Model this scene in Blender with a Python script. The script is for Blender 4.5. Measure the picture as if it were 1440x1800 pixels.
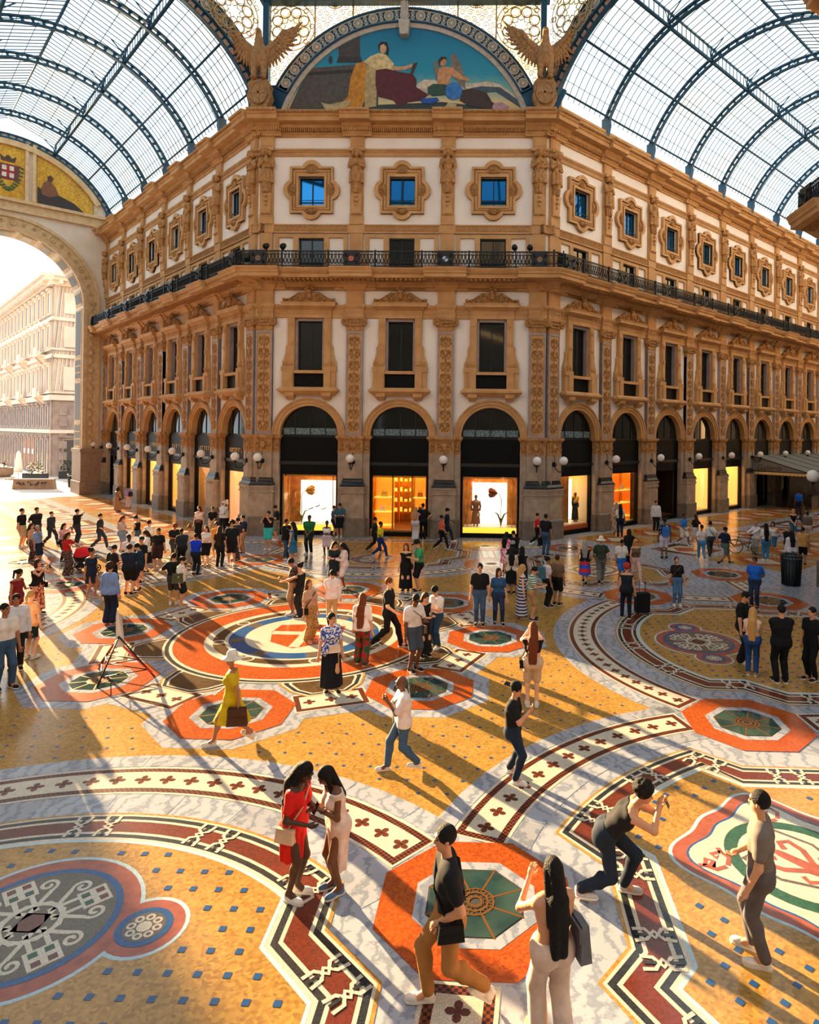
import bpy, math, random
import numpy as np
from math import pi, sin, cos, sqrt, radians, atan2, hypot
from mathutils import Vector, Matrix
from mathutils.geometry import tessellate_polygon

for _o in list(bpy.data.objects):
    bpy.data.objects.remove(_o, do_unlink=True)
SC = bpy.context.scene
COL = SC.collection
random.seed(7)
RNG = np.random.default_rng(11)

# ------------------------------------------------------------------ camera
cam_d = bpy.data.cameras.new('camera')
cam = bpy.data.objects.new('camera', cam_d)
COL.objects.link(cam)
_yaw, _pit, _rol = -0.0257, 0.0026, 0.0125
_r = Vector((cos(_yaw), -sin(_yaw), 0)); _f0 = Vector((sin(_yaw), cos(_yaw), 0)); _u0 = Vector((0, 0, 1))
_fw = _f0 * cos(_pit) + _u0 * sin(_pit); _up = _u0 * cos(_pit) - _f0 * sin(_pit)
_X = _r * cos(_rol) + _up * sin(_rol); _Y = -_r * sin(_rol) + _up * cos(_rol)
cam.matrix_world = Matrix(((_X.x, _Y.x, -_fw.x, 5.3358), (_X.y, _Y.y, -_fw.y, -18.5165), (_X.z, _Y.z, -_fw.z, 5.7722), (0, 0, 0, 1)))
cam_d.sensor_fit = 'VERTICAL'; cam_d.sensor_height = 36.0; cam_d.sensor_width = 28.8
cam_d.lens = 1161.69 * 36 / 1800
cam_d.shift_x = -(845.2 - 720) / 1800; cam_d.shift_y = (756.0 - 900) / 1800
cam_d.clip_start = 0.1; cam_d.clip_end = 600
SC.camera = cam

# ------------------------------------------------------------------ sky, sun, exposure
world = bpy.data.worlds.new('sky'); SC.world = world
world.use_nodes = True
_n = world.node_tree.nodes; _l = world.node_tree.links
_bg = _n['Background']
_bg.inputs['Color'].default_value = (0.80, 0.92, 1.0, 1)
_bg.inputs['Strength'].default_value = 1.65
sun_d = bpy.data.lights.new('sun', 'SUN'); sun_o = bpy.data.objects.new('sun', sun_d); COL.objects.link(sun_o)
sun_d.energy = 27.0; sun_d.color = (1.0, 0.69, 0.35); sun_d.angle = radians(0.7)
_az, _el = radians(-45.7), radians(12.5)
_sd = Vector((cos(_az) * cos(_el), sin(_az) * cos(_el), -sin(_el)))
sun_o.rotation_euler = _sd.to_track_quat('-Z', 'Y').to_euler()
sun_o.location = (-60, 60, 30)
SC.view_settings.view_transform = 'Standard'; SC.view_settings.look = 'None'
SC.view_settings.gamma = 1.0; SC.view_settings.use_curve_mapping = False
SC.view_settings.exposure = 0.42
SC.cycles.use_denoising = True; SC.cycles.use_adaptive_sampling = True; SC.cycles.adaptive_threshold = 0.04
SC.cycles.max_bounces = 8; SC.cycles.diffuse_bounces = 3; SC.cycles.glossy_bounces = 3
SC.cycles.transparent_max_bounces = 16
SC.cycles.sample_clamp_indirect = 6.0
SC.cycles.caustics_reflective = False; SC.cycles.caustics_refractive = False

# ------------------------------------------------------------------ helpers
def lin(c):
    def g(v):
        v /= 255.0
        return v / 12.92 if v <= 0.04045 else ((v + 0.055) / 1.055) ** 2.4
    return (g(c[0]), g(c[1]), g(c[2]), 1.0)

MATS = {}
def mat(name, rgb, rough=0.6, metal=0.0, spec=0.5, noise=None, bump=None, coat=0.0, emit=None, estr=0.0):
    """procedural principled material; rgb is sRGB 0..255; noise=(scale, rgb2, amount[, detail]); bump=(scale, strength, distance)"""
    if name in MATS: return MATS[name]
    m = bpy.data.materials.new(name); m.use_nodes = True
    nt = m.node_tree; b = nt.nodes['Principled BSDF']
    b.inputs['Base Color'].default_value = lin(rgb)
    b.inputs['Roughness'].default_value = rough; b.inputs['Metallic'].default_value = metal
    b.inputs['Specular IOR Level'].default_value = spec
    b.inputs['Coat Weight'].default_value = coat
    if emit:
        b.inputs['Emission Color'].default_value = lin(emit); b.inputs['Emission Strength'].default_value = estr
    if noise or bump:
        tc = nt.nodes.new('ShaderNodeTexCoord')
        geo = nt.nodes.new('ShaderNodeNewGeometry')
    if noise:
        t = nt.nodes.new('ShaderNodeTexNoise'); t.inputs['Scale'].default_value = noise[0]
        t.inputs['Detail'].default_value = noise[3] if len(noise) > 3 else 5.0
        nt.links.new(geo.outputs['Position'], t.inputs['Vector'])
        r = nt.nodes.new('ShaderNodeValToRGB')
        r.color_ramp.elements[0].position = 0.35; r.color_ramp.elements[1].position = 0.68
        nt.links.new(t.outputs['Fac'], r.inputs['Fac'])
        mx = nt.nodes.new('ShaderNodeMix'); mx.data_type = 'RGBA'
        mm = nt.nodes.new('ShaderNodeMath'); mm.operation = 'MULTIPLY'; mm.inputs[1].default_value = noise[2]
        nt.links.new(r.outputs['Color'], mm.inputs[0]); nt.links.new(mm.outputs[0], mx.inputs['Factor'])
        mx.inputs['A'].default_value = lin(rgb); mx.inputs['B'].default_value = lin(noise[1])
        nt.links.new(mx.outputs['Result'], b.inputs['Base Color'])
    if bump:
        t = nt.nodes.new('ShaderNodeTexNoise'); t.inputs['Scale'].default_value = bump[0]; t.inputs['Detail'].default_value = 4
        nt.links.new(geo.outputs['Position'], t.inputs['Vector'])
        bp = nt.nodes.new('ShaderNodeBump'); bp.inputs['Strength'].default_value = bump[1]; bp.inputs['Distance'].default_value = bump[2]
        nt.links.new(t.outputs['Fac'], bp.inputs['Height']); nt.links.new(bp.outputs['Normal'], b.inputs['Normal'])
    MATS[name] = m
    return m

def cell_mat(name, rgb, rgb2, scale, rough=0.22, grout=None, spec=0.5, coat=0.0, dim='2D'):
    """small irregular mosaic stones: random tone per cell plus dark joints"""
    if name in MATS: return MATS[name]
    m = bpy.data.materials.new(name); m.use_nodes = True
    nt = m.node_tree; b = nt.nodes['Principled BSDF']; N = nt.nodes.new; L = nt.links.new
    geo = N('ShaderNodeNewGeometry')
    v = N('ShaderNodeTexVoronoi'); v.inputs['Scale'].default_value = scale; v.voronoi_dimensions = dim
    L(geo.outputs['Position'], v.inputs['Vector'])
    sp = N('ShaderNodeSeparateColor'); L(v.outputs['Color'], sp.inputs['Color'])
    n = N('ShaderNodeTexNoise'); n.inputs['Scale'].default_value = 0.9; n.inputs['Detail'].default_value = 4; L(geo.outputs['Position'], n.inputs['Vector'])
    ad = N('ShaderNodeMath'); ad.operation = 'MULTIPLY_ADD'; L(sp.outputs[0], ad.inputs[0]); ad.inputs[1].default_value = 0.75
    sb = N('ShaderNodeMath'); sb.operation = 'MULTIPLY_ADD'; L(n.outputs['Fac'], sb.inputs[0]); sb.inputs[1].default_value = 0.9; sb.inputs[2].default_value = -0.32
    L(sb.outputs[0], ad.inputs[2]); ad.use_clamp = True
    mx = N('ShaderNodeMix'); mx.data_type = 'RGBA'; mx.inputs['A'].default_value = lin(rgb); mx.inputs['B'].default_value = lin(rgb2)
    L(ad.outputs[0], mx.inputs['Factor'])
    out = mx.outputs['Result']
    if grout:
        v2 = N('ShaderNodeTexVoronoi'); v2.feature = 'DISTANCE_TO_EDGE'; v2.inputs['Scale'].default_value = scale; v2.voronoi_dimensions = dim
        L(geo.outputs['Position'], v2.inputs['Vector'])
        lt = N('ShaderNodeMath'); lt.operation = 'LESS_THAN'; lt.inputs[1].default_value = 0.06; L(v2.outputs['Distance'], lt.inputs[0])
        m2 = N('ShaderNodeMix'); m2.data_type = 'RGBA'; L(lt.outputs[0], m2.inputs['Factor']); L(out, m2.inputs['A']); m2.inputs['B'].default_value = lin(grout)
        out = m2.outputs['Result']
    L(out, b.inputs['Base Color'])
    b.inputs['Roughness'].default_value = rough; b.inputs['Specular IOR Level'].default_value = spec; b.inputs['Coat Weight'].default_value = coat
    bn = N('ShaderNodeTexNoise'); bn.inputs['Scale'].default_value = 3.0; L(geo.outputs['Position'], bn.inputs['Vector'])
    bp = N('ShaderNodeBump'); bp.inputs['Strength'].default_value = 0.12; bp.inputs['Distance'].default_value = 0.02
    L(bn.outputs['Fac'], bp.inputs['Height']); L(bp.outputs['Normal'], b.inputs['Normal'])
    MATS[name] = m
    return m

def marble_mat(name, rgb, rgb2, rough=0.2):
    if name in MATS: return MATS[name]
    m = bpy.data.materials.new(name); m.use_nodes = True
    nt = m.node_tree; b = nt.nodes['Principled BSDF']; N = nt.nodes.new; L = nt.links.new
    geo = N('ShaderNodeNewGeometry'); oi = N('ShaderNodeObjectInfo')
    mp = N('ShaderNodeVectorMath'); mp.operation = 'MULTIPLY_ADD'
    cb = N('ShaderNodeCombineXYZ'); L(oi.outputs['Random'], cb.inputs[0]); L(oi.outputs['Random'], cb.inputs[1])
    L(cb.outputs[0], mp.inputs[0]); mp.inputs[1].default_value = (40, 17, 0); L(geo.outputs['Position'], mp.inputs[2])
    w = N('ShaderNodeTexWave'); w.inputs['Scale'].default_value = 1.1; w.inputs['Distortion'].default_value = 14; w.inputs['Detail'].default_value = 8; w.inputs['Detail Roughness'].default_value = 0.65
    w.inputs['Detail Scale'].default_value = 1.6; L(mp.outputs[0], w.inputs['Vector'])
    r = N('ShaderNodeValToRGB'); r.color_ramp.elements[0].position = -0.0; r.color_ramp.elements[0].color = lin(rgb2)
    r.color_ramp.elements[1].position = 0.5; r.color_ramp.elements[1].color = lin(rgb); L(w.outputs['Fac'], r.inputs['Fac'])
    hs = N('ShaderNodeHueSaturation'); L(r.outputs['Color'], hs.inputs['Color'])
    ml = N('ShaderNodeMath'); ml.operation = 'MULTIPLY_ADD'; L(oi.outputs['Random'], ml.inputs[0]); ml.inputs[1].default_value = 0.3; ml.inputs[2].default_value = 0.83
    L(ml.outputs[0], hs.inputs['Value']); L(hs.outputs['Color'], b.inputs['Base Color'])
    b.inputs['Roughness'].default_value = rough
    MATS[name] = m
    return m

def checker_mat(name, rgb, rgb2, scale, rough=0.25):
    if name in MATS: return MATS[name]
    m = bpy.data.materials.new(name); m.use_nodes = True
    nt = m.node_tree; b = nt.nodes['Principled BSDF']; N = nt.nodes.new; L = nt.links.new
    geo = N('ShaderNodeNewGeometry'); c = N('ShaderNodeTexChecker'); c.inputs['Scale'].default_value = scale
    c.inputs['Color1'].default_value = lin(rgb); c.inputs['Color2'].default_value = lin(rgb2)
    L(geo.outputs['Position'], c.inputs['Vector']); L(c.outputs['Color'], b.inputs['Base Color'])
    b.inputs['Roughness'].default_value = rough
    MATS[name] = m
    return m

def glass_mat(name, tint, tint2=None, gloss=0.08, scale=0.5):
    """thin clear pane: transparent with a weak reflection, tint varied by dirt"""
    if name in MATS: return MATS[name]
    m = bpy.data.materials.new(name); m.use_nodes = True
    nt = m.node_tree; N = nt.nodes.new; L = nt.links.new
    for x in list(nt.nodes):
        if x.type == 'BSDF_PRINCIPLED': nt.nodes.remove(x)
    out = nt.nodes['Material Output']
    tr = N('ShaderNodeBsdfTransparent'); gl = N('ShaderNodeBsdfGlossy'); gl.inputs['Roughness'].default_value = 0.03
    tr.inputs['Color'].default_value = (*tint, 1)
    if tint2:
        geo = N('ShaderNodeNewGeometry'); n = N('ShaderNodeTexNoise'); n.inputs['Scale'].default_value = scale; n.inputs['Detail'].default_value = 5
        L(geo.outputs['Position'], n.inputs['Vector'])
        r = N('ShaderNodeValToRGB'); r.color_ramp.elements[0].position = 0.45; r.color_ramp.elements[0].color = (*tint, 1)
        r.color_ramp.elements[1].position = 0.72; r.color_ramp.elements[1].color = (*tint2, 1)
        L(n.outputs['Fac'], r.inputs['Fac']); L(r.outputs['Color'], tr.inputs['Color'])
    mx = N('ShaderNodeMixShader'); mx.inputs[0].default_value = gloss
    L(tr.outputs[0], mx.inputs[1]); L(gl.outputs[0], mx.inputs[2]); L(mx.outputs[0], out.inputs['Surface'])
    MATS[name] = m
    return m

class MB:
    """mesh builder: collects faces, several materials, one mesh"""
    def __init__(s): s.v = []; s.f = []; s.mi = []; s.sm = []
    def add(s, vs, fs, mi=0, smooth=False):
        o = len(s.v); s.v += [tuple(v) for v in vs]
        for f in fs: s.f.append(tuple(i + o for i in f)); s.mi.append(mi); s.sm.append(smooth)
        return s
    def box(s, x0, x1, y0, y1, z0, z1, mi=0):
        vs = [(x0, y0, z0), (x1, y0, z0), (x1, y1, z0), (x0, y1, z0), (x0, y0, z1), (x1, y0, z1), (x1, y1, z1), (x0, y1, z1)]
        return s.add(vs, [(0, 3, 2, 1), (4, 5, 6, 7), (0, 1, 5, 4), (1, 2, 6, 5), (2, 3, 7, 6), (3, 0, 4, 7)], mi)
    def frustum(s, a, b, z0, z1, mi=0):
        """a=(x0,x1,y0,y1) at z0, b likewise at z1"""
        vs = [(a[0], a[2], z0), (a[1], a[2], z0), (a[1], a[3], z0), (a[0], a[3], z0), (b[0], b[2], z1), (b[1], b[2], z1), (b[1], b[3], z1), (b[0], b[3], z1)]
        return s.add(vs, [(0, 3, 2, 1), (4, 5, 6, 7), (0, 1, 5, 4), (1, 2, 6, 5), (2, 3, 7, 6), (3, 0, 4, 7)], mi)
    def poly(s, pts, y0, y1, mi=0, holes=()):
        """outline in the x-z plane extruded from y0 (front) to y1"""
        loops = [list(pts)] + [list(h) for h in holes]
        flat = [p for l in loops for p in l]
        tris = tessellate_polygon([[Vector((p[0], p[1], 0)) for p in l] for l in loops])
        n = len(flat); vs = [(p[0], y0, p[1]) for p in flat] + [(p[0], y1, p[1]) for p in flat]
        fs = []
        for t in tris:
            a, b, c = (flat[i] for i in t)
            ar = (b[0] - a[0]) * (c[1] - a[1]) - (c[0] - a[0]) * (b[1] - a[1])
            t = tuple(t) if ar > 0 else (t[0], t[2], t[1])
            fs.append(t); fs.append((t[2] + n, t[1] + n, t[0] + n))
        k = 0
        for li, l in enumerate(loops):
            m = len(l); ar = sum(l[i][0] * l[(i + 1) % m][1] - l[(i + 1) % m][0] * l[i][1] for i in range(m))
            for i in range(m):
                a, b = k + i, k + (i + 1) % m
                fs.append((b, a, a + n, b + n) if (ar > 0) == (li == 0) else (a, b, b + n, a + n))
            k += m
        return s.add(vs, fs, mi)
    def flat(s, pts, z, mi=0, thick=0.0, holes=()):
        """outline in the x-y plane at height z, optional thickness downwards"""
        loops = [list(pts)] + [list(h) for h in holes]
        fl = [p for l in loops for p in l]; n = len(fl)
        tris = tessellate_polygon([[Vector((p[0], p[1], 0)) for p in l] for l in loops])
        fs = []
        for t in tris:
            a, b, c = (fl[i] for i in t)
            ar = (b[0] - a[0]) * (c[1] - a[1]) - (c[0] - a[0]) * (b[1] - a[1])
            fs.append(tuple(t) if ar > 0 else (t[0], t[2], t[1]))
        vs = [(p[0], p[1], z) for p in fl]
        if thick:
            vs += [(p[0], p[1], z - thick) for p in fl]
            k = 0
            for li, l in enumerate(loops):
                m = len(l); ar = sum(l[i][0] * l[(i + 1) % m][1] - l[(i + 1) % m][0] * l[i][1] for i in range(m))
                for i in range(m):
                    a, b = k + i, k + (i + 1) % m
                    fs.append((a, a + n, b + n, b) if (ar > 0) == (li == 0) else (b, b + n, a + n, a))
                k += m
        return s.add(vs, fs, mi)
    def lathe(s, prof, cx=0, cy=0, n=12, mi=0, smooth=True, a0=0.0, a1=2 * pi, sx=1, sy=1):
        full = abs(a1 - a0 - 2 * pi) < 1e-6
        m = n if full else n + 1; vs = []
        for r, z in prof:
            for i in range(m):
                a = a0 + (a1 - a0) * i / n; vs.append((cx + r * cos(a) * sx, cy + r * sin(a) * sy, z))
        fs = []
        for j in range(len(prof) - 1):
            for i in range(n):
                i2 = (i + 1) % m
                fs.append((j * m + i, j * m + i2, (j + 1) * m + i2, (j + 1) * m + i))
        return s.add(vs, fs, mi, smooth)
    def tube(s, pts, r, n=6, mi=0, smooth=True, cap=True, closed=False):
        P = [Vector(p) for p in pts]; k = len(P)
        rr = r if hasattr(r, '__len__') else [r] * k
        vs = []; prev = None
        for i in range(k):
            if closed: t = (P[(i + 1) % k] - P[i - 1])
            else: t = P[min(i + 1, k - 1)] - P[max(i - 1, 0)]
            if t.length < 1e-9: t = Vector((0, 0, 1))
            t.normalize()
            if prev is None:
                a = Vector((0, 0, 1)) if abs(t.z) < 0.9 else Vector((1, 0, 0))
                nx = t.cross(a).normalized()
            else:
                nx = prev - t * prev.dot(t)
                nx = nx.normalized() if nx.length > 1e-6 else t.orthogonal().normalized()
            prev = nx; by = t.cross(nx)
            for j in range(n):
                a = 2 * pi * j / n; vs.append(P[i] + (nx * cos(a) + by * sin(a)) * rr[i])
        fs = []
        for i in range(k if closed else k - 1):
            i2 = (i + 1) % k
            for j in range(n):
                j2 = (j + 1) % n; fs.append((i * n + j, i * n + j2, i2 * n + j2, i2 * n + j))
        if cap and not closed: fs.append(tuple(reversed(range(n)))); fs.append(tuple(range((k - 1) * n, k * n)))
        return s.add(vs, fs, mi, smooth)
    def ball(s, c, r, nu=10, nv=6, mi=0, sx=1, sy=1, sz=1):
        vs = [(c[0], c[1], c[2] - r * sz)]
        for j in range(1, nv):
            b = -pi / 2 + pi * j / nv
            for i in range(nu):
                a = 2 * pi * i / nu; vs.append((c[0] + r * sx * cos(b) * cos(a), c[1] + r * sy * cos(b) * sin(a), c[2] + r * sz * sin(b)))
        vs.append((c[0], c[1], c[2] + r * sz)); t = len(vs) - 1; fs = []
        for i in range(nu): fs.append((0, 1 + (i + 1) % nu, 1 + i)); fs.append((t, t - nu + i, t - nu + (i + 1) % nu))
        for j in range(nv - 2):
            for i in range(nu):
                a = 1 + j * nu + i; b = 1 + j * nu + (i + 1) % nu; fs.append((a, b, b + nu, a + nu))
        return s.add(vs, fs, mi, True)
    def sweep_x(s, prof, x0, x1, mi=0):
        """profile of (y, z) points (front outline, bottom to top) extruded along x; closed back to y=max"""
        n = len(prof); vs = [(x0, p[0], p[1]) for p in prof] + [(x1, p[0], p[1]) for p in prof]
        fs = [(i, i + n, i + 1 + n, i + 1) for i in range(n - 1)]
        fs.append(tuple(range(n))); fs.append(tuple(reversed(range(n, 2 * n))))
        return s.add(vs, fs, mi)
    def ring(s, cx, cz, r0, r1, y0, y1, a0, a1, n, mi=0):
        """flat arch ring in the x-z plane"""
        vs = []
        for i in range(n + 1):
            a = a0 + (a1 - a0) * i / n
            for r, y in ((r0, y1), (r0, y0), (r1, y0), (r1, y1)): vs.append((cx + r * cos(a), y, cz + r * sin(a)))
        fs = []
        for i in range(n):
            for j in range(4): fs.append((i * 4 + j, i * 4 + (j + 1) % 4, (i + 1) * 4 + (j + 1) % 4, (i + 1) * 4 + j))
        fs += [(3, 2, 1, 0), (n * 4, n * 4 + 1, n * 4 + 2, n * 4 + 3)]
        return s.add(vs, fs, mi)
    def mesh(s, name, mats):
        me = bpy.data.meshes.new(name)
        me.from_pydata(s.v, [], s.f)
        for m in (mats if isinstance(mats, (list, tuple)) else [mats]): me.materials.append(m)
        if len(set(s.mi)) > 1 or (s.mi and s.mi[0]): me.polygons.foreach_set('material_index', s.mi)
        me.polygons.foreach_set('use_smooth', s.sm)
        me.update()
        return me

def obj(name, me, parent=None, mw=None):
    o = bpy.data.objects.new(name, me); COL.objects.link(o)
    if parent is not None: o.parent = parent
    if mw is not None: o.matrix_local = mw
    return o
def build(name, mb, mats, parent=None, mw=None): return obj(name, mb.mesh(name, mats), parent, mw)
def empty(name, loc=(0, 0, 0), rz=0.0, mw=None):
    o = bpy.data.objects.new(name, None); COL.objects.link(o); o.empty_display_size = 0.2
    if mw is not None: o.matrix_world = mw
    else: o.location = loc; o.rotation_euler = (0, 0, rz)
    return o
def tag(o, label=None, cat=None, group=None, kind=None):
    if label: o['label'] = label
    if cat: o['category'] = cat
    if group: o['group'] = group
    if kind: o['kind'] = kind
    return o
def T(x, y, z): return Matrix.Translation((x, y, z))
def TR(x, y, z, rz=0.0, sx=1, sy=1, sz=1): return Matrix.Translation((x, y, z)) @ Matrix.Rotation(rz, 4, 'Z') @ Matrix.Diagonal((sx, sy, sz, 1))
def arcpts(cx, cy, r, a0, a1, n): return [(cx + r * cos(a0 + (a1 - a0) * i / n), cy + r * sin(a0 + (a1 - a0) * i / n)) for i in range(n + 1)]

# plan of the place: octagon centre at the origin
R, W, BAY, BW, E0 = 17.2935, 7.883, 4.9549, 4.864, 2.838
S2 = sqrt(0.5)
HW = 7.25                    # half width of the arms
NX, NY = W + 2 * HW * S2, R - 2 * HW * S2     # corner of the neighbouring facade across an arm

# ------------------------------------------------------------------ materials
M_plaster = mat('warm_white_plaster', (244, 238, 232), 0.8, noise=(0.7, (232, 218, 206), 0.5))
M_ochre = mat('ochre_stone', (204, 158, 104), 0.75, noise=(1.6, (172, 122, 72), 0.6), bump=(14, 0.25, 0.02))
M_ochre2 = mat('carved_ochre_stone', (190, 140, 84), 0.75, noise=(7.0, (130, 86, 44), 0.75), bump=(30, 0.4, 0.02))
M_grey = mat('grey_brown_granite', (176, 156, 136), 0.55, noise=(2.5, (138, 118, 100), 0.7), bump=(40, 0.15, 0.01))
M_lilac = mat('lilac_grey_marble', (168, 150, 146), 0.5, noise=(3, (138, 118, 112), 0.6))
M_black = mat('black_stone', (26, 30, 33), 0.3, noise=(3, (45, 48, 50), 0.5))
M_plinth = mat('dark_granite_plinth', (130, 116, 102), 0.5, noise=(3, (80, 70, 60), 0.6))
M_iron = mat('black_cast_iron', (16, 24, 30), 0.45, 0.3)
M_blue = mat('painted_blue_iron', (22, 74, 104), 0.4, 0.2, noise=(2.0, (14, 52, 78), 0.6))
M_pale = mat('pale_painted_iron', (214, 208, 190), 0.6)
M_frame = mat('grey_window_frame', (120, 108, 102), 0.5)
M_darkglass = mat('dark_window_glass', (6, 20, 22), 0.06, 0.0, 0.5)
M_blueglass = mat('reflecting_blue_glass', (26, 110, 165), 0.03, 0.85, 0.9)
M_blackpanel = mat('black_lacquer_panel', (4, 8, 12), 0.5, spec=0.15)
M_gold = mat('gold_brass', (214, 160, 70), 0.25, 0.9)
M_roofglass = glass_mat('roof_glass', (0.90, 0.965, 0.985), (0.97, 0.86, 0.62), 0.04, 0.28)
M_clear = glass_mat('shop_glass', (0.96, 0.97, 0.96), None, 0.05)
# ------------------------------------------------------------------ floor
M_marble = marble_mat('blue_white_marble', (156, 160, 170), (122, 130, 144))
M_amber = cell_mat('amber_mosaic', (184, 142, 72), (136, 100, 48), 26, 0.2)
M_orange = cell_mat('orange_red_mosaic', (178, 86, 28), (134, 54, 16), 34, 0.22)
M_brown = cell_mat('maroon_mosaic', (104, 48, 32), (70, 34, 26), 46, 0.22)
M_redm = cell_mat('brick_red_mosaic', (112, 48, 32), (80, 38, 28), 46, 0.22)
M_white = cell_mat('ivory_mosaic', (216, 208, 190), (190, 182, 166), 40, 0.22, (140, 130, 118))
M_blk = cell_mat('black_mosaic', (30, 34, 38), (52, 54, 56), 46, 0.22)
M_check = checker_mat('checker_mosaic', (112, 50, 30), (34, 24, 24), 24)
M_bluet = mat('blue_tile', (34, 74, 124), 0.2)
M_ltblue = mat('pale_blue_mosaic', (150, 180, 196), 0.25, noise=(20, (190, 206, 214), 0.7))
M_bluem = mat('deep_blue_mosaic', (28, 84, 140), 0.22, noise=(30, (18, 54, 100), 0.6))
M_pink = mat('pink_granite', (160, 84, 60), 0.22, noise=(6, (120, 58, 42), 0.7))
M_taupe = cell_mat('taupe_mosaic', (104, 92, 78), (80, 70, 60), 44, 0.22)
M_green = mat('green_mosaic', (46, 88, 62), 0.25, noise=(20, (28, 60, 46), 0.7))
M_fol = cell_mat('foliage_mosaic', (92, 68, 34), (52, 36, 24), 16, 0.25)
M_skyglass = mat('green_floor_glass', (24, 52, 54), 0.08, 0, 0.8, noise=(2.2, (64, 90, 80), 0.6))
M_bronze = mat('bronze_grille', (150, 98, 40), 0.35, 0.7)
M_darkhole = mat('dark_vent', (14, 14, 14), 0.6)
M_street = mat('street_paving', (196, 188, 176), 0.5, noise=(0.5, (160, 152, 142), 0.6))

fl = MB()
fl.flat([(-130, 150), (-130, -32), (60, -32), (60, 150)], 0.0)
floor = build('floor', fl, M_marble); tag(floor, kind='structure')

def fpart(name, pts, z, m, mw=None, holes=()):
    return build(name, MB().flat(pts, z, holes=holes), m, floor, mw)
def rot(k): return Matrix.Rotation(k * pi / 2, 4, 'Z')
def rot8(k): return Matrix.Rotation(k * pi / 2 + pi / 4, 4, 'Z')
def ngon(cx, cy, r, n, a0=0.0): return [(cx + r * cos(a0 + 2 * pi * i / n), cy + r * sin(a0 + 2 * pi * i / n)) for i in range(n)]
def offset_poly(pts, d):
    """inward offset of a counter-clockwise outline with mitred corners"""
    n = len(pts); out = []
    for i in range(n):
        p0, p1, p2 = pts[i - 1], pts[i], pts[(i + 1) % n]
        e1 = (p1[0] - p0[0], p1[1] - p0[1]); e2 = (p2[0] - p1[0], p2[1] - p1[1])
        l1 = hypot(*e1) or 1; l2 = hypot(*e2) or 1
        n1 = (-e1[1] / l1, e1[0] / l1); n2 = (-e2[1] / l2, e2[0] / l2)
        k = 1 + n1[0] * n2[0] + n1[1] * n2[1]; k = max(k, 0.35)
        out.append((p1[0] + d * (n1[0] + n2[0]) / k, p1[1] + d * (n1[1] + n2[1]) / k))
    return out
def strip_poly(path, w, ext=0.0):
    """closed outline of a band of half width w along an open path"""
    P = [Vector((p[0], p[1])) for p in path]
    if ext:
        P[0] = P[0] + (P[1] - P[0]).normalized() * ext; P[-1] = P[-1] + (P[-2] - P[-1]).normalized() * ext
    L = []; Rr = []
    for i in range(len(P)):
        t = (P[min(i + 1, len(P) - 1)] - P[max(i - 1, 0)]).normalized(); nn = Vector((-t.y, t.x))
        L.append(tuple(P[i] + nn * w)); Rr.append(tuple(P[i] - nn * w))
    return Rr + L[::-1]
def inside(p, poly):
    x, y = p; c = False; n = len(poly); j = n - 1
    for i in range(n):
        xi, yi = poly[i]; xj, yj = poly[j]
        if (yi > y) != (yj > y) and x < (xj - xi) * (y - yi) / (yj - yi) + xi: c = not c
        j = i
    return c

# amber field of the octagon and marble lobes over it
fpart('amber_field', ngon(0, 0, 11.4, 48), 0.0010, M_amber)
AXC, AXR = 14.03, 6.22      # axis lobes: centre distance, radius of the band of crosses
DGC, DGR = 15.80, 6.37      # diagonal lobes
def lobe_base(C, rad):
    pts = []
    for i in range(60):
        a = 2 * pi * i / 60; x, y = rad * cos(a), -C + rad * sin(a)
        pts.append((x, y))
    return pts
me_ax = MB().flat([(max(-7.8, min(7.8, x)), max(-17.2, y)) for x, y in lobe_base(AXC, 7.05)], 0.0020).mesh('marble_lobe', M_marble)
me_dg = MB().flat([(max(-6.7, min(6.7, x)), max(-17.8, y)) for x, y in lobe_base(DGC, 7.12)], 0.0016).mesh('marble_lobe', M_marble)
for k in range(4):
    obj('marble_lobe', me_ax, floor, rot(k)); obj('marble_lobe', me_dg, floor, rot8(k))
# single slabs of the marble rims
def slab_mesh(C, r0, r1, a0, a1, z):
    o = arcpts(0, -C, r1, a0, a1, 4); i = arcpts(0, -C, r0, a1, a0, 4)
    return MB().flat(o + i, z, thick=0.002).mesh('marble_slab', M_marble)
for C, rr, half in ((AXC, ((6.66, 7.04), (5.12, 5.80)), 0.83), (DGC, ((6.80, 7.10), (5.62, 5.95)), 0.62)):
    for r0, r1 in rr:
        n = 9; da = 2 * half / n; ms = []
        for j in range(n):
            a = pi / 2 - half + j * da
            ms.append(slab_mesh(C, r0, r1, a + 0.003, a + da - 0.003, 0.0045))
        for k in range(4):
            for m in ms: obj('marble_slab', m, floor, rot(k) if C == AXC else rot8(k))

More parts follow.
